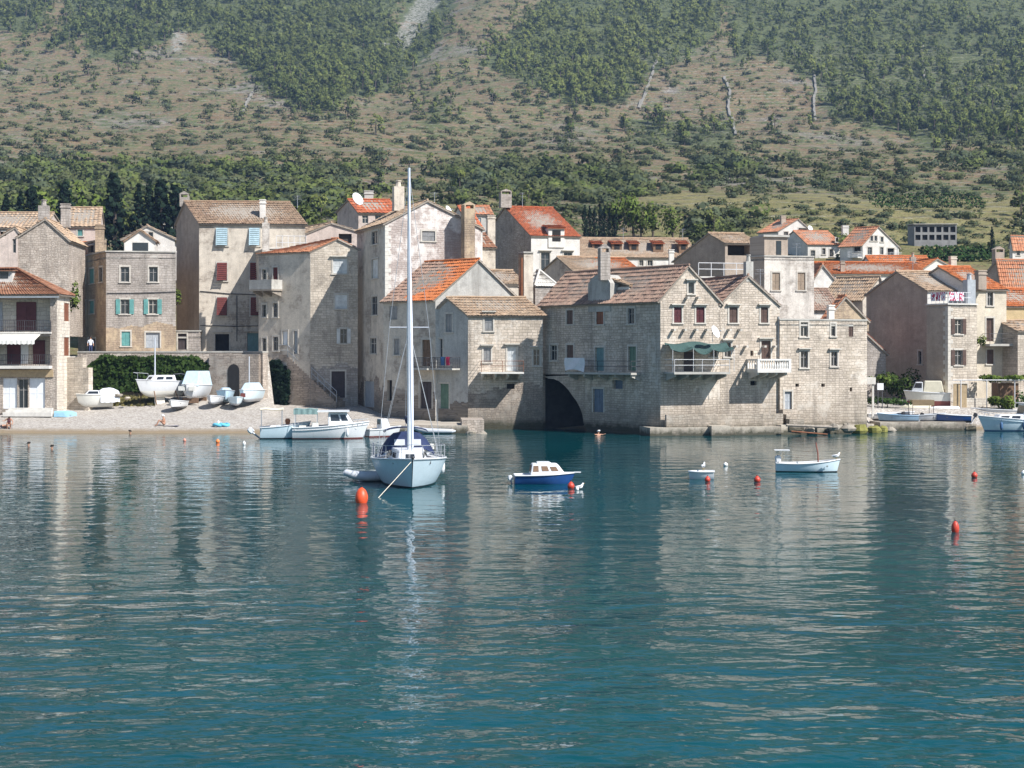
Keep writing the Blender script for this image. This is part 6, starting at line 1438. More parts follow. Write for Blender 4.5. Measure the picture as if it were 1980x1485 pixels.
def buoy(px, py, wpx, hpx, label, mat='buoy_red', group=None, tilt=0.0, ring=True, shape='ball'):
    Y = WY(py+hpx*.5-1); w = wpx*Y/FPX; h = hpx*Y/FPX; p = XY(px, Y); r = thing('mooring_buoy', label, 'buoy', (p.x, p.y, 0), rnd(0, 6), group); r.rotation_euler = (tilt, tilt*.6, rnd(0, 6)); mb = MB()
    n = 10; mb.lathe((0, 0, 0), [(max(.01, w/2*math.sin(math.pi*i/n)**(.8 if shape == 'ball' else .55)), -.32*h+(h*1.25)*(i/n)) for i in range(n+1)], 14); mb.build('float', [mat], r, smooth=True)
    if ring:
        q = MB(); q.lathe((0, 0, h*.90), [(w*.08, 0), (w*.09, .12*w), (w*.04, .16*w)], 6); q.tube([(0, 0, h*.95), (w*.2, 0, h*1.06), (w*.25, 0, h*.9)], .012*min(1, w*2.2), 4); q.build('eye', ['rubber_dark'], r)
    return r
buoy(699, 957, 25, 33, 'largest orange barrel buoy beside the yacht mooring rope', 'buoy_orange', tilt=.12, shape='barrel')
buoy(1104, 938, 14, 15, 'orange ball buoy touching the bow of the blue cabin boat'); buoy(1368, 926, 11, 12, 'red ball buoy in front of the small white dinghy'); buoy(1464, 926, 13, 13, 'lone red ball buoy between the white dinghy and the rowing boat')
buoy(1884, 918, 12, 12, 'small red ball buoy near the right edge, far from boats'); buoy(1847, 1018, 15, 24, 'dark red upright buoy nearest to the camera at right', 'buoy_red', shape='barrel')
buoy(421, 853, 8, 8, 'tiny orange float off the beach', 'buoy_float', ring=False); buoy(357, 851, 6, 6, 'tiny pink float off the beach', 'buoy_pink', ring=False); buoy(472, 857, 6, 9, 'tiny white float off the beach', 'buoy_white', ring=False)
buoy(1403, 898, 9, 8, 'small white float behind the white dinghy', 'buoy_white', ring=False); buoy(1979, 914, 9, 9, 'white buoy cut by the right edge of the photo', 'buoy_white', ring=False); buoy(1116, 945, 7, 8, 'small white float right of the orange ball buoy at the blue boat', 'buoy_white', ring=False)
# --- tender behind the yacht
def inflatable(name, label, px, py, yaw, L=2.8, B=1.45, mat='rubber_grey', motor=True, Y=None):
    r = boat(name, label, px, py, yaw, 'dinghy', Y=Y); mb = MB(); q = []
    for s in (1, -1):
        pts = [Vector((-L/2, s*(B/2-.2), .2)), Vector((L*.15, s*(B/2-.2), .22)), Vector((L*.36, s*(B/2-.38), .3)), Vector((L/2, 0, .42))]; 
        mb.tube(pts, [.17, .21, .2, .17], 9)
        cone = [Vector((-L/2-.3, s*(B/2-.2), .2)), Vector((-L/2, s*(B/2-.2), .2))]; mb.tube(cone, [.06, .17], 9)
    mb.build('tube', [mat], r, smooth=True)
    mb = MB(); mb.box((-L/2+.05, -B/2+.25, .02), (L*.3, B/2-.25, .1)); mb.build('floor', ['gel_grey'], r)
    mb = MB(); mb.box((-L/2-.02, -B/2+.3, .1), (-L/2+.04, B/2-.3, .5)); mb.build('transom', ['wood_grey'], r); mb = MB(); mb.box((-.2, -B/2+.2, .3), (.05, B/2-.2, .34)); mb.build('thwart', ['wood_grey'], r)
    if motor: outboard(r, -L/2-.05, .0, .0, s=.75)
    return r
inflatable('inflatable_dinghy', 'grey inflatable dinghy with outboard trailing beside the yacht', 719, 913, 200, 2.6, Y=WY(948)+5.5)
inflatable('inflatable_dinghy', 'light grey inflatable tied to the quay behind the mast', 838, 838, 182, 2.9, 1.5, 'rubber_grey', False)
# --- blue cabin boat
r = boat('cabin_boat', 'small blue boat with white cabin and brown windows', 1054, 935, 4, 'boat')
G = hull(2.95, 1.35, .52, .42, .2, .75, rake=.10, full=2.0); hull_mesh(G, r, 'gel_blue', 'gel_blue', -1, rail='gel_white', deckmat='gel_white', deckdrop=.03, th=.05)
cabin(r, -.75, .98, 1.05, .72, .44, .98, .42, .10, .80, 'gel_white', 'cabin', [('s', .06, .24, .3, .82), ('s', .34, .56, .34, .78), ('s', .64, .86, .34, .72), ('p', .1, .4, .3, .8), ('p', .5, .85, .3, .8), ('f', .15, .85, .3, .8), ('b', .12, .45, .25, .85), ('b', .55, .88, .25, .85)], wmat='wood_brown')
cabin(r, -.45, .30, .62, .55, .97, 1.06, .1, .05, .9, 'gel_white', 'hatch')
mb = MB(); mb.box((1.40, -.10, .52), (1.72, .10, .56)); mb.build('bowsprit', ['gel_white'], r); outboard(r, -1.52, -.12, .35, 'gel_white', .55)
# --- little white dinghy
r = boat('dinghy', 'small bare white plastic dinghy with a gull on it', 1356, 926, 172, 'dinghy')
G = hull(1.25, .8, .36, .38, .1, .8, rake=.04, full=2.6); hull_mesh(G, r, 'gel_white', 'gel_white', .06, True, 'gel_white', 'gel_white', th=.06, floor=.12)
# --- white rowing boat with mast stump and outboard
r = boat('rowing_boat', 'white wooden rowing boat with red mast pole and raised outboard', 1562, 912, -6, 'boat')
G = hull(3.35, 1.3, .66, .46, .18, .62, rake=.05, full=2.3, dip=.05); hull_mesh(G, r, 'gel_ice', 'bottom_black', .05, True, 'gel_white', 'gel_cream', th=.05, floor=.12)
for x in (-.9, 0, .8): mb = MB(); mb.box((x, -.52 if x < .5 else -.4, .32), (x+.22, .52 if x < .5 else .4, .36)); mb.build('thwart', ['wood_grey'], r)
outboard(r, -1.45, .1, .15, 'gel_white', .75); mb = MB(); mb.tube([(.55, 0, .1), (.52, 0, 1.0), (.42, .02, 1.55)], [.04, .04, .03], 6); mb.build('mast', ['wood_red'], r)
mb = MB(); mb.box((-1.75, -.35, 1.12), (-.95, .35, 1.15)); mb.tube([(-1.4, 0, .9), (-1.4, 0, 1.12)], .02, 4); mb.build('cover_board', ['gel_white'], r)
# --- boats at the beach and quay
def motorboat(label, px, py, yaw, L, B, group=None, cab=True, skin='gel_white', boot='bottom_red', name='motorboat', fb=1.25, fs=.85):
    r = boat(name, label, px, py, yaw, 'boat', group); G = hull(L, B, fb, fs, .3, .85, rake=.09, full=2.2); hull_mesh(G, r, skin, boot, .09, not cab, 'gel_white', 'gel_white', deckdrop=.2, th=.06, floor=.2); return r, G
r, G = motorboat('white motorboat with raised outboard and tan sun canopy beside the beach', 552, 848, 10, 3.7, 1.8, cab=False, skin='gel_ice', boot='bottom_black')
outboard(r, -1.9, .15, .9, 'gel_white', 1.0)
mb = MB(); rows = [[Vector((-1.85+1.7*u, -.85+1.7*v, 2.15+.12*math.sin(math.pi*v)+.04*math.sin(u*7))) for v in (0, .25, .5, .75, 1)] for u in (0, .25, .5, .75, 1)]; mb.grid(rows); mb.grid([[p-Vector((0, 0, .04)) for p in q] for q in rows], flip=True); o = mb.build('sun_canopy', ['canvas_cream'], r)
mb = MB(); [mb.tube([(x, y, .6), (x, y, 2.15)], .022, 5) for x in (-1.75, -.25) for y in (-.8, .8)]; mb.build('pole', ['zinc'], o)
cabin(r, -.1, 1.4, 1.3, .9, .62, 1.05, .5, .05, .85, 'gel_white', 'console', [('f', .1, .9, .2, .8)])
mb = MB(); mb.box((-.7, -.5, .3), (-.25, -.05, .95)); mb.box((-.75, .1, .3), (-.2, .6, .8)); mb.build('seat', ['blue_cloth'], r)
mb = MB(); mb.lathe((.15, -.4, 1.05), [(.14, 0), (.2, .3), (.12, .45)], 8); mb.build('fuel_can', ['terracotta'], r)
r, G = motorboat('white cabin motorboat with green shade awning at the beach, largest of the pair', 640, 848, 6, 5.6, 2.2, cab=True)
cabin(r, -.2, 1.9, 1.7, 1.1, .72, 1.95, .75, .0, .86, 'gel_white', 'cabin', [('s', .12, .5, .5, .88), ('s', .58, .85, .5, .86), ('p', .12, .5, .5, .88), ('f', .1, .9, .4, .88), ('b', .1, .45, .1, .9)])
mb = MB(); mb.box((-1.0, -1.0, 1.98), (1.35, 1.0, 2.08)); mb.build('roof', ['gel_white'], r)
mb = MB(); rows = [[Vector((-2.7+1.75*u, -1+2*v, 2.2+.03*math.sin(u*12))) for v in (0, .5, 1)] for u in [k/8 for k in range(9)]]; mb.grid(rows); mb.grid([[p-Vector((0, 0, .04)) for p in q] for q in rows], flip=True)
mb.grid([[Vector((-2.7+1.75*k/16, -1.01+.02*math.sin(k*1.7), 2.2-.38*v)) for v in (0, .5, 1)] for k in range(17)]); o = mb.build('awning', ['awning_sage'], r)
mb = MB(); [mb.tube([(x, y, .7), (x, y, 2.2)], .022, 5) for x in (-2.6, -1.0) for y in (-.95, .95)]; mb.build('pole', ['gel_white'], o)
mb = MB(); mb.box((-1.4, -.6, .5), (-.9, .1, 1.2)); mb.box((-2.3, -.7, .5), (-1.8, .7, 1.0)); mb.build('seat', ['gel_cream'], r)
mb = MB(); [mb.tube([(1.6+k*.35, -.75+k*.22, .95), (1.6+k*.35, -.75+k*.22, 1.35)], .018, 4) for k in range(3)]; mb.tube([(1.6, -.75, 1.35), (2.7, 0, 1.45), (1.6, .75, 1.35)], .02, 5); mb.build('pulpit', ['zinc'], r)
fender(r, (1.2, -1.02, .5))
r, G = motorboat('open white runabout with black outboard and windscreen behind the yacht', 742, 844, 32, 2.9, 1.4, cab=False, fb=.75, fs=.55)
outboard(r, -1.6, .1, .0, 'rubber_dark', .9); cabin(r, -.4, .5, .9, .7, .5, 1.35, .3, .0, .8, 'gel_white', 'console', [('f', .1, .9, .5, .95), ('b', .1, .9, .5, .95)])
mb = MB(); mb.box((-1.3, -.55, .3), (-.9, .55, .6)); mb.build('seat', ['gel_cream'], r); mb = MB(); mb.tube([(-.2, -.4, 1.3), (-.2, -.42, 2.3)], .012, 4); mb.build('aerial', ['iron'], r)
r, G = motorboat('white and blue cabin cruiser at the right edge of the photo', 1962, 833, 186, 6.2, 2.2, cab=True, skin='gel_ice', boot='bottom_blue', name='cabin_cruiser')
cabin(r, -.6, 2.0, 1.7, 1.1, .75, 1.35, .6, .0, .88, 'gel_white', 'forward_cabin', [('p', .1, .4, .35, .8), ('p', .5, .8, .35, .8), ('s', .1, .4, .35, .8), ('s', .5, .8, .35, .8)])
cabin(r, -2.2, -.3, 1.8, 1.6, .75, 2.2, .35, .0, .9, 'gel_ice', 'wheelhouse', [('p', .15, .5, .5, .88), ('p', .58, .9, .5, .88), ('s', .15, .5, .5, .88), ('s', .58, .9, .5, .88), ('f', .08, .92, .45, .9)])
mb = MB(); mb.box((-2.35, -1.0, 2.2), (-.45, 1.0, 2.28)); mb.build('roof', ['gel_white'], r); mb = MB(); mb.tube([(1.9, -.7, 1.4), (3.0, 0, 1.6), (1.9, .7, 1.4)], .02, 5); [mb.tube([(1.9+.5*k, -.7+.33*k, .95), (1.9+.5*k, -.7+.33*k, 1.45)], .018, 4) for k in range(2)]; mb.build('pulpit', ['zinc'], r)
for x in (1.6, -.3): fender(r, (x, 1.1, .45), 'bottom_blue')
def openboat(name, label, px, py, yaw, L, B, skin, inside, boot='bottom_black', Y=None, z=0.0, motor=None, roll=0, group=None, tilt=.5, f=(.62, .45), rake=.06):
    r = boat(name, label, px, py, yaw, 'boat', group, Y, z, roll); G = hull(L, B, f[0], f[1], .15, .7, rake=rake); hull_mesh(G, r, skin, boot, .05, True, skin if skin != 'gel_blue' else 'gel_white', inside, th=.05, floor=.12)
    for x in (-L*.25, L*.12): mb = MB(); mb.box((x, -B*.4, .3), (x+.2, B*.4, .34)); mb.build('thwart', ['wood_grey'], r)
    if motor: outboard(r, -L/2-.05, .0, tilt, motor, .75)
    return r
openboat('rowing_boat', 'pale blue rowing boat with black outboard tied inside the jetty', 1735, 813, 176, 3.3, 1.3, 'gel_sky', 'gel_ice', Y=127.2, z=.74, motor='rubber_dark')
openboat('rowing_boat', 'white rowing boat lying behind the pale blue one at the jetty', 1722, 807, 8, 4.2, 1.5, 'gel_white', 'gel_cream', Y=129.2, z=.8)
openboat('rowing_boat', 'blue rowing boat with white rim at the outer end of the jetty', 1842, 814, 170, 2.9, 1.2, 'gel_blue', 'gel_white', Y=127.0, z=.74, motor='rubber_dark')
openboat('rowing_boat', 'grey rowing boat under the brown canopy at the jetty', 1790, 812, 4, 3.4, 1.4, 'gel_grey', 'gel_grey', Y=127.6, z=.74, motor='rubber_dark', tilt=.2)
openboat('rowing_boat', 'white open boat on the beach above the cabin cruiser', 1930, 800, 178, 4.6, 1.6, 'gel_white', 'gel_cream', Y=132.2, z=1.0)
r = thing('sunshade', 'small square brown canopy on poles over the jetty boats', 'canopy', (*XY(1781, 127.7), .95)); mb = MB(); mb.box((-.9, -.7, 1.45), (.9, .7, 1.5)); mb.box((-.9, -.72, 1.05), (.9, -.7, 1.449)); mb.build('cover', ['canvas_tan'], r); mb = MB(); [mb.tube([(x, y, -.3), (x, y, 1.45)], .025, 5) for x in (-.85, .85) for y in (-.65, .65)]; mb.build('pole', ['iron'], r)
# big boat on land at right
r = boat('cabin_boat', 'large cream boat with canvas cabin cover standing on land by the stone house', 1792, 770, 168, 'boat', None, 134.5, 2.05)
G = hull(3.9, 1.7, 1.0, .8, .75, .85, rake=.08, full=2.4); hull_mesh(G, r, 'gel_cream', 'bottom_red', .12, False, 'gel_white', 'gel_cream', deckdrop=.05, th=.06)
cabin(r, -1.4, .35, 1.45, 1.3, .85, 1.85, .15, .2, .9, 'canvas_cream', 'canvas_cover'); cabin(r, .36, 1.35, 1.3, .9, .9, 1.75, .4, .0, .85, 'gel_white', 'windscreen', [('p', .1, .9, .4, .9), ('f', .1, .9, .4, .9)])
mb = MB(); [mb.box((x, -.7, -1.0), (x+.2, .7, -.72)) for x in (-1.2, .6)]; mb.build('cradle', ['wood_brown'], r)
openboat('rowing_boat', 'upturned cream dinghy lying in front of the large boat on land', 1765, 786, 160, 3.0, 1.3, 'canvas_cream', 'gel_cream', 'canvas_cream', Y=133.2, z=1.75, roll=168, f=(.4, .3), rake=.2)
openboat('rowing_boat', 'white upturned boat lying along the path by the tan gates', 1817, 789, 178, 3.2, 1.2, 'gel_white', 'gel_white', 'gel_white', Y=132.6, z=1.62, roll=176, f=(.3, .24), rake=.22)
# beach at left: boats laid up
r = boat('sailboat', 'small white sailboat standing on its keel on the beach, bow to the left', 305, 752, 172, 'sailboat', None, 134.0, 3.05)
r.rotation_euler = (0, 0, R_(232)); G = hull(4.7, 2.1, 1.0, .8, .55, .8, rake=.10); hull_mesh(G, r, 'gel_white', 'gel_cream', .0, False, 'gel_white', 'gel_white', th=.05)
cabin(r, -1.4, 1.1, 1.7, 1.0, .8, 1.35, .5, .1, .85, 'gel_white', 'cabin', [('s', .15, .45, .3, .75), ('p', .15, .45, .3, .75), ('p', .55, .85, .3, .75), ('f', .25, .75, .3, .75)])
mb = MB(); mb.box((-.7, -.09, -1.15), (.3, .09, -.4)); mb.build('keel', ['gel_cream'], r); mb = MB(); mb.tube([(.3, 0, 1.3), (.3, 0, 4.6)], [.07, .05], 8); mb.build('mast', ['alu'], r)
mb = MB(); mb.tube([(-2.4, -.8, 1.4), (-2.5, 0, 1.45), (-2.4, .8, 1.4)], .02, 5); mb.tube([(1.6, -.7, 1.5), (2.6, 0, 1.6), (1.6, .7, 1.5)], .02, 5); [mb.tube([p, (p[0], p[1], .85)], .018, 4) for p in ((-2.4, -.8, 1.4), (-2.4, .8, 1.4), (1.6, -.7, 1.5), (1.6, .7, 1.5))]; mb.build('guard_rail', ['zinc'], r)
mb = MB(); [mb.tube([(x, s*.75, -.0), (x*1.1, s*1.2, -1.15)], .05, 5) for x in (-1.3, 1.0) for s in (-1, 1)]; mb.build('prop', ['wood_brown'], r)
r = boat('motorboat', 'boat wrapped in a pale blue tarpaulin on the beach', 376, 752, 262, 'boat', None, 134.5, 2.75); G = hull(4.2, 2.1, .9, .75, .4, .85); hull_mesh(G, r, 'gel_white', 'gel_white', -1, False, 'gel_white', 'gel_white')
cabin(r, -1.7, 1.3, 2.1, 1.5, .72, 2.0, .9, .15, .78, 'tarp_sky', 'tarpaulin'); mb = MB(); [mb.box((x, -.7, -.75), (x+.15, .7, -.3)) for x in (-1.2, .9)]; mb.build('trestle', ['wood_brown'], r)
mb = MB(); [mb.box((1.6, s-.28, .35), (2.0, s+.28, .72)) for s in (-.45, .45)]; mb.build('bundle', ['gel_cream'], r)
openboat('rowing_boat', 'small white boat on the beach below the pale blue tarpaulin', 343, 778, 258, 2.6, 1.3, 'gel_white', 'tarp_blue', 'bottom_black', Y=131.0, z=1.75)
for px, py, yw, Y, z, l, sk in ((416, 772, 265, 132.5, 2.1, 'leftmost of the dinghies drawn up by the cellar arch', 'gel_white'), (455, 774, 285, 132.0, 2.0, 'dinghy with dark rim and brown patch on its bow, drawn up on the beach', 'gel_ice')): openboat('dinghy', l, px, py, yw, 3.0, 1.35, sk, 'tarp_sky', 'gel_grey', Y=Y, z=z)
r = boat('covered_boat', 'dinghy under a pale cover stretched behind the row of dinghies', 436, 764, 280, 'boat', None, 134.6, 2.35); G = hull(3.6, 1.6, .8, .6, .3, .8); hull_mesh(G, r, 'tarp_sky', 'tarp_sky', -1, False, 'gel_grey', 'tarp_sky'); cabin(r, -1.2, 1.2, 1.4, .9, .55, .95, .8, .4, .5, 'tarp_sky', 'cover')
r = boat('covered_boat', 'grey covered sailing dinghy with short mast by the dark creeper', 484, 765, 262, 'boat', None, 133.6, 2.4); G = hull(4.0, 1.7, .8, .7, .3, .85); hull_mesh(G, r, 'gel_ice', 'gel_grey', .0, False, 'gel_white', 'gel_ice'); cabin(r, -1.5, 1.4, 1.6, 1.0, .66, 1.35, .8, .3, .6, 'tarp_sky', 'cover'); mb = MB(); mb.tube([(.3, 0, 1.2), (.3, 0, 3.6)], .05, 6); mb.build('mast', ['alu'], r); mb = MB(); mb.box((1.95, -.2, .15), (2.02, .2, .5)); mb.build('number_plate', ['bottom_red'], r)
r = boat('motorboat', 'old white motorboat half covered by crumpled sheet at the garden wall', 182, 765, 205, 'boat', None, 131.5, 2.15); G = hull(3.0, 1.5, .7, .6, .45, .85); hull_mesh(G, r, 'gel_cream', 'gel_cream', -1, False, 'gel_cream', 'gel_cream'); cabin(r, -.4, .9, 1.3, .9, .62, 1.0, .4, .1, .8, 'gel_white', 'cabin', [('s', .1, .9, .25, .8), ('p', .1, .9, .25, .8), ('f', .1, .9, .25, .8)])
mb = MB(); rows = [[Vector((-2.0+1.6*u, -.85+1.7*v, .62+.75*math.sin(math.pi*v)**.8*(.6+.4*math.sin(u*3))*.75+.12*mn.noise(Vector((u*4, v*5, 0)))-(.6 if v in (0, 1) else 0))) for v in [k/10 for k in range(11)]] for u in [k/10 for k in range(11)]]; mb.grid(rows); mb.grid([[p-Vector((0, 0, .03)) for p in q] for q in rows], flip=True); mb.build('sheet', ['tarp_white'], r)
openboat('kayak', 'blue kayak lying on the beach by the white garage steps', 128, 781, 10, 1.9, .8, 'tarp_blue', 'tarp_blue', 'tarp_blue', Y=128.8, z=1.35, roll=160)
# ---------------------------------------------------------------- people and gulls
def person(label, loc, rz, J, cloth, hairmat='hair', s=1.0, group=None):
    """J: joint positions in metres; one skinned continuous body; cloth: list of (z-test function, material)"""
    r = thing('person', label, 'person', loc, rz, group)
    bones = [('pel', 'che'), ('che', 'nek'), ('nek', 'hed'), ('che', 'shl'), ('che', 'shr'), ('shl', 'ell'), ('shr', 'elr'), ('ell', 'hal'), ('elr', 'har'), ('pel', 'hil'), ('pel', 'hir'), ('hil', 'knl'), ('hir', 'knr'), ('knl', 'anl'), ('knr', 'anr'), ('anl', 'tol'), ('anr', 'tor')]
    rad = dict(pel=.145, che=.15, nek=.062, hed=.10, shl=.065, shr=.065, ell=.043, elr=.043, hal=.034, har=.034, hil=.095, hir=.095, knl=.06, knr=.06, anl=.04, anr=.04, tol=.03, tor=.03)
    names = [k for k in rad if k in J]; idx = {k: i for i, k in enumerate(names)}
    me = bpy.data.meshes.new('body'); me.from_pydata([Vector(J[k])*s for k in names], [(idx[a], idx[b]) for a, b in bones if a in idx and b in idx], [])
    o = bpy.data.objects.new('body', me); COL.objects.link(o); o.modifiers.new('skin', 'SKIN')
    for k in names:
        v = me.skin_vertices[0].data[idx[k]]; v.radius = (rad[k]*s, rad[k]*s*.85); v.use_root = (k == 'pel')
    m = o.modifiers.new('sub', 'SUBSURF'); m.levels = m.render_levels = 2
    dg = bpy.context.evaluated_depsgraph_get(); nm = bpy.data.meshes.new_from_object(o.evaluated_get(dg)); o.modifiers.clear(); o.data = nm
    nm.materials.clear(); nm.materials.append(M('skin')); P3 = {k: Vector(J[k])*s for k in names}
    for i, (ks, mat) in enumerate(cloth): nm.materials.append(M(mat))
    segs = [(a, b) for a, b in bones if a in idx and b in idx]
    for p in nm.polygons:
        c = Vector(p.center); best = None
        for a, b in segs:
            A, B = P3[a], P3[b]; d = B-A; u = max(0, min(1, (c-A).dot(d)/max(1e-6, d.length_squared))); q = (c-(A+d*u)).length
            if best is None or q < best[0]: best = (q, a+b)
        for i, (ks, mat) in enumerate(cloth):
            if best[1] in ks: p.material_index = i+1
        p.use_smooth = True
    o.parent = r
    h = P3['hed']; up = (P3['hed']-P3['nek']).normalized(); f = Vector((0, -1, 0)); mb = MB(); rows = []
    for i in range(6):
        a = math.pi*.55*i/5; rows.append([h+up*.01*s+(up*math.cos(a)+(Vector((math.cos(k*math.pi/6), math.sin(k*math.pi/6), 0)))*math.sin(a))*.128*s*(1 if i < 5 else .97) for k in range(12)])
    for q in rows[3:]:
        for k in range(12):
            if q[k].y < h.y-.05*s: q[k] = q[k]+up*.06*s
    mb.grid(rows, 0, close=True); mb.build('hair' if hairmat == 'hair' else 'cap', [hairmat], r, smooth=True)
    fb = MB(); fb.lathe(h+f*.105*s-up*.01*s, [(.006, -.02), (.016, 0), (.004, .03)], 6); fb.build('nose', ['skin'], r)
    return r
STAND = dict(pel=(0, 0, .95), che=(0, 0, 1.3), nek=(0, 0, 1.5), hed=(0, -.02, 1.64), shl=(.18, 0, 1.41), shr=(-.18, 0, 1.41), ell=(.25, .02, 1.13), elr=(-.25, .02, 1.13), hal=(.25, -.10, .88), har=(-.25, -.1, .88), hil=(.09, 0, .9), hir=(-.09, 0, .9), knl=(.1, -.02, .5), knr=(-.1, -.02, .5), anl=(.1, .02, .08), anr=(-.1, .02, .08), tol=(.11, -.14, .03), tor=(-.11, -.14, .03))
SIT = dict(pel=(0, 0, .12), che=(0, -.05, .45), nek=(0, -.08, .64), hed=(0, -.11, .78), shl=(.17, -.05, .56), shr=(-.17, -.05, .56), ell=(.23, -.2, .36), elr=(-.23, -.2, .36), hal=(.14, -.4, .42), har=(-.14, -.4, .42), hil=(.09, -.02, .12), hir=(-.09, -.02, .12), knl=(.12, -.42, .46), knr=(-.12, -.42, .46), anl=(.12, -.62, .06), anr=(-.12, -.62, .06), tol=(.12, -.78, .03), tor=(-.12, -.78, .03))
CROUCH = dict(SIT); CROUCH.update(pel=(0, .05, .45), che=(.03, -.2, .72), nek=(.04, -.33, .84), hed=(.05, -.43, .92), shl=(.2, -.24, .78), shr=(-.14, -.24, .80), ell=(.32, -.35, .55), elr=(-.34, -.2, .62), hal=(.25, -.48, .32), har=(-.5, -.28, .66), hil=(.1, .03, .42), hir=(-.1, .03, .42), knl=(.14, -.32, .46), knr=(-.14, -.28, .44), anl=(.12, -.02, .08), anr=(-.12, .02, .08), tol=(.12, -.2, .03), tor=(-.12, -.16, .03))
LIE = dict(pel=(0, 0, .13), che=(.36, 0, .14), nek=(.56, 0, .15), hed=(.71, 0, .17), shl=(.46, .18, .12), shr=(.46, -.18, .12), ell=(.3, .3, .07), elr=(.3, -.3, .07), hal=(.1, .32, .05), har=(.1, -.32, .05), hil=(-.06, .09, .12), hir=(-.06, -.09, .12), knl=(-.46, .12, .1), knr=(-.46, -.12, .1), anl=(-.86, .13, .07), anr=(-.86, -.13, .07), tol=(-.96, .13, .14), tor=(-.96, -.13, .14))
SWIM = dict(pel=(0, .0, -.55), che=(0, 0, -.2), nek=(0, 0, .0), hed=(0, -.02, .13), shl=(.18, 0, -.08), shr=(-.18, 0, -.08), ell=(.36, -.1, -.1), elr=(-.36, -.1, -.1), hal=(.5, -.25, -.03), har=(-.5, -.25, -.03), hil=(.09, 0, -.6), hir=(-.09, 0, -.6), knl=(.1, .1, -1.0), knr=(-.1, .1, -1.0), anl=(.1, .3, -1.35), anr=(-.1, .3, -1.35))
legs = ('pelhil', 'pelhir', 'hilknl', 'hirknr'); torso = ('pelche', 'chenek', 'cheshl', 'cheshr', 'shlell', 'shrelr')
def ground(px, Y): q = XY(px, Y); return Vector((q.x, q.y, tz(q.x, q.y)))
p = XY(175, 139.0); person('person in white shirt standing on the terrace behind the ivy wall', (p.x, p.y, 6.02), .4, STAND, [(torso, 'shirt_white'), (legs+('knlanl', 'knranr'), 'cloth_navy')], s=1.02)
person('bather in white cap sitting on the pebble beach', ground(318, 124.8), -1.2, SIT, [(('pelhil', 'pelhir'), 'cloth_black')], 'cap_white')
person('bather in purple swimsuit crouching at the left end of the beach', ground(17, 123.6), .3, CROUCH, [(('pelche', 'pelhil', 'pelhir', 'chenek'), 'cloth_purple')])
person('sunbather lying on a towel at the left edge of the beach', ground(2, 123.9)+Vector((0, 0, .03)), .3, LIE, [(('pelhil', 'pelhir'), 'cloth_black')])
for px, py, l in ((55, 862, 'swimmer whose head shows above water near the left edge'), (100, 868, 'swimmer a little to the right of the leftmost swimmer'), (252, 838, 'swimmer close to the beach waterline')):
    q = XY(px, WY(py)); person(l, (q.x, q.y, .02), rnd(-1, 1), SWIM, [(('pelhil', 'pelhir'), 'cloth_black')])
q = XY(1157, WY(842)); person('bather with shoulders out of the water in front of the dark archway', (q.x, q.y, .16), .5, SWIM, [(('pelhil', 'pelhir'), 'cloth_black')], 'cap_white')
def slabthing(name, label, cat, loc, rz, sx, sy, mat, part):
    r = thing(name, label, cat, loc, rz); mb = MB(); rows = [[Vector((sx*(u-.5), sy*(v-.5), .03+.03*mn.noise(Vector((u*5, v*4, sx))))) for v in [k/6 for k in range(7)]] for u in [k/8 for k in range(9)]]
    mb.grid(rows); mb.grid([[a-Vector((0, 0, .03)) for a in q] for q in rows], flip=True); mb.build(part, [mat], r); return r
slabthing('towel', 'grey beach towel beside the sitting bather', 'towel', ground(331, 124.6), -.2, 1.2, .6, 'cloth_navy', 'cloth'); slabthing('towel', 'pale towel under the sunbather at the left edge', 'towel', ground(2, 123.9), .3, 1.9, .8, 'towel_grey', 'cloth')
r = thing('inflatable_toy', 'light blue inflatable toy lying on the beach', 'inflatable toy', ground(427, 124.5), .2); mb = MB()
for k in range(2): mb.tube([(.36*math.cos(a)+k*.45-.2, .36*math.sin(a), .12+.05*math.sin(a*2)) for a in [i*math.pi/7 for i in range(15)]], .12, 8)
mb.build('ring', ['towel_blue'], r, smooth=True); mb = MB(); mb.lathe((-.2, .0, .12), [(.12, 0), (.12, .2), (.08, .3), (.02, .34)], 8); mb.build('head', ['gel_white'], r)
def gull(label, loc, rz, swim=False):
    r = thing('gull', label, 'gull', loc, rz); z = .02 if swim else .16; mb = MB()
    mb.tube([(-.24, 0, z+.09), (-.16, 0, z+.08), (-.04, 0, z+.08), (.08, 0, z+.1), (.14, 0, z+.16), (.16, 0, z+.21), (.19, 0, z+.24), (.215, 0, z+.235)], [.012, .045, .085, .08, .05, .038, .042, .02], 9); mb.build('body', ['feather_white'], r, smooth=True)
    for s in (-1, 1):
        mb = MB(); mb.prism([(.08, s*.075, z+.13), (-.05, s*.088, z+.15), (-.27, s*.03, z+.11), (-.1, s*.09, z+.07)], (0, s*.012, 0)); mb.build('wing', ['feather_grey'], r)
    mb = MB(); mb.tube([(.23, 0, z+.235), (.29, 0, z+.225)], [.014, .003], 5); mb.build('beak', ['beak'], r)
    if not swim: mb = MB(); [mb.tube([(.0, s*.03, 0), (-.01, s*.03, z+.02)], .008, 4) for s in (-1, 1)]; mb.build('leg', ['beak'], r)
q = XY(1360, WY(926)); gull('gull standing on the small white dinghy', (q.x, q.y, .40), 1.2); q = XY(1616, WY(915)); gull('gull perched on the bow of the white rowing boat', (q.x+.02, q.y, .66), 0.2)
q = XY(1121, WY(946)); gull('gull floating beside the orange buoy of the blue boat', (q.x, q.y, 0), .6, True)
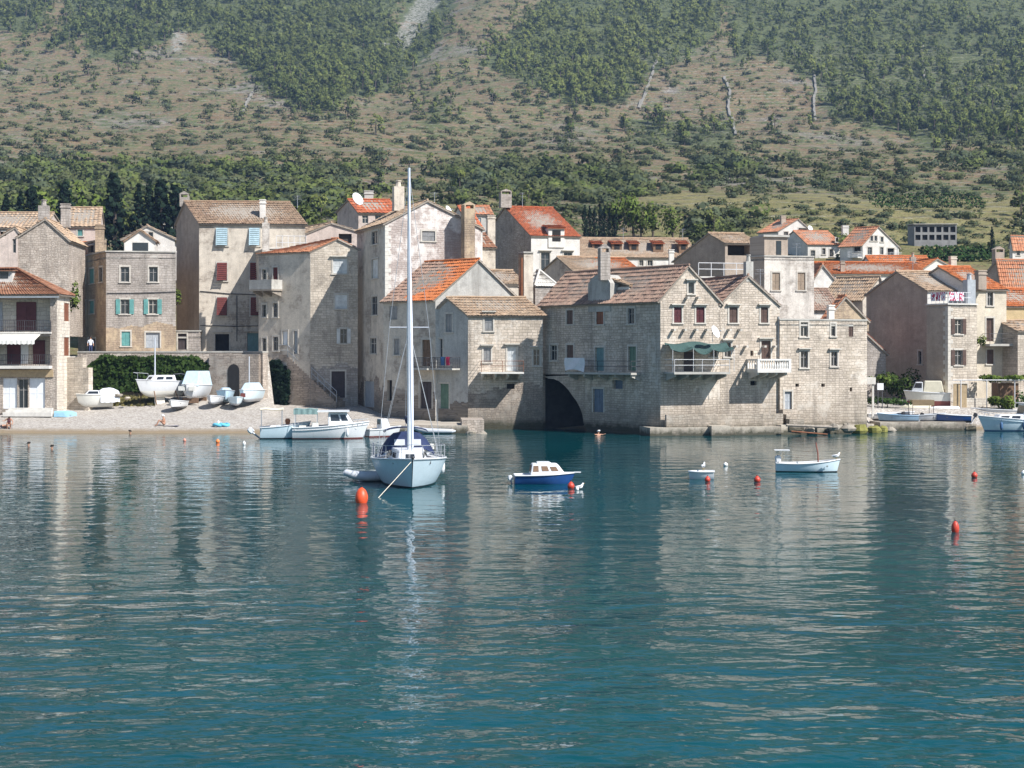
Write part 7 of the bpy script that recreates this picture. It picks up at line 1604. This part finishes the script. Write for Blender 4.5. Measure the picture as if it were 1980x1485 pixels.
# ---------------------------------------------------------------- air, light, camera
def mk_haze(name):
    t = NT(name); v = t.n('VolumePrincipled', {'Color': (.42, .62, 1.0, 1), 'Density': HAZE, 'Anisotropy': .0})
    t.t.links.new(v.outputs[0], t.out.inputs['Volume']); return t.mat
HAZE = .00011
_MB['haze'] = mk_haze
mb = MB(); mb.box((-900, -80, -4.0), (900, 1750, 620)); o = mb.build('haze', ['haze']); tag(o, 'thin blue summer haze in the air', 'haze', kind='stuff')
SUN_AZ, SUN_EL = 53.0, 44.5     # right of straight behind the camera
sd = Vector((math.sin(R_(SUN_AZ))*math.cos(R_(SUN_EL)), -math.cos(R_(SUN_AZ))*math.cos(R_(SUN_EL)), math.sin(R_(SUN_EL))))
l = bpy.data.lights.new('sun', 'SUN'); l.energy = 4.7; l.angle = R_(.5); l.color = (1, .97, .93); o = bpy.data.objects.new('sun', l); COL.objects.link(o); o.rotation_euler = sd.to_track_quat('Z', 'Y').to_euler()
w = bpy.data.worlds.new('World'); scene.world = w; w.use_nodes = True; nt = w.node_tree; nt.nodes.clear()
sky = nt.nodes.new('ShaderNodeTexSky'); sky.sky_type = 'NISHITA'; sky.sun_disc = False; sky.sun_elevation = R_(SUN_EL); sky.sun_rotation = math.atan2(sd.x, sd.y); sky.air_density = 1.0; sky.dust_density = .3; sky.ozone_density = 3.0
bg = nt.nodes.new('ShaderNodeBackground'); bg.inputs[1].default_value = .078; wo = nt.nodes.new('ShaderNodeOutputWorld'); nt.links.new(sky.outputs[0], bg.inputs[0]); nt.links.new(bg.outputs[0], wo.inputs[0])
cam = bpy.data.cameras.new('camera'); cam.sensor_width = 36; cam.lens = 36*FPX/1980; cam.shift_y = -(742.5-HZ)/1980; cam.clip_start = .1; cam.clip_end = 6000
co = bpy.data.objects.new('camera', cam); COL.objects.link(co); co.location = (0, 0, CAMH); co.rotation_euler = (R_(90), 0, 0); scene.camera = co
scene.render.engine = 'CYCLES'; c = scene.cycles; c.use_denoising = True; c.max_bounces = 6; c.diffuse_bounces = 3; c.glossy_bounces = 3; c.volume_bounces = 1; c.transmission_bounces = 2; c.use_fast_gi = False; c.sample_clamp_indirect = 6
try: c.denoiser = 'OPENIMAGEDENOISE'; c.denoising_input_passes = 'RGB_ALBEDO_NORMAL'; c.denoising_prefilter = 'ACCURATE'
except Exception: pass
v = scene.view_settings; v.view_transform = 'Standard'; v.look = 'None'; v.exposure = .80; v.gamma = 1
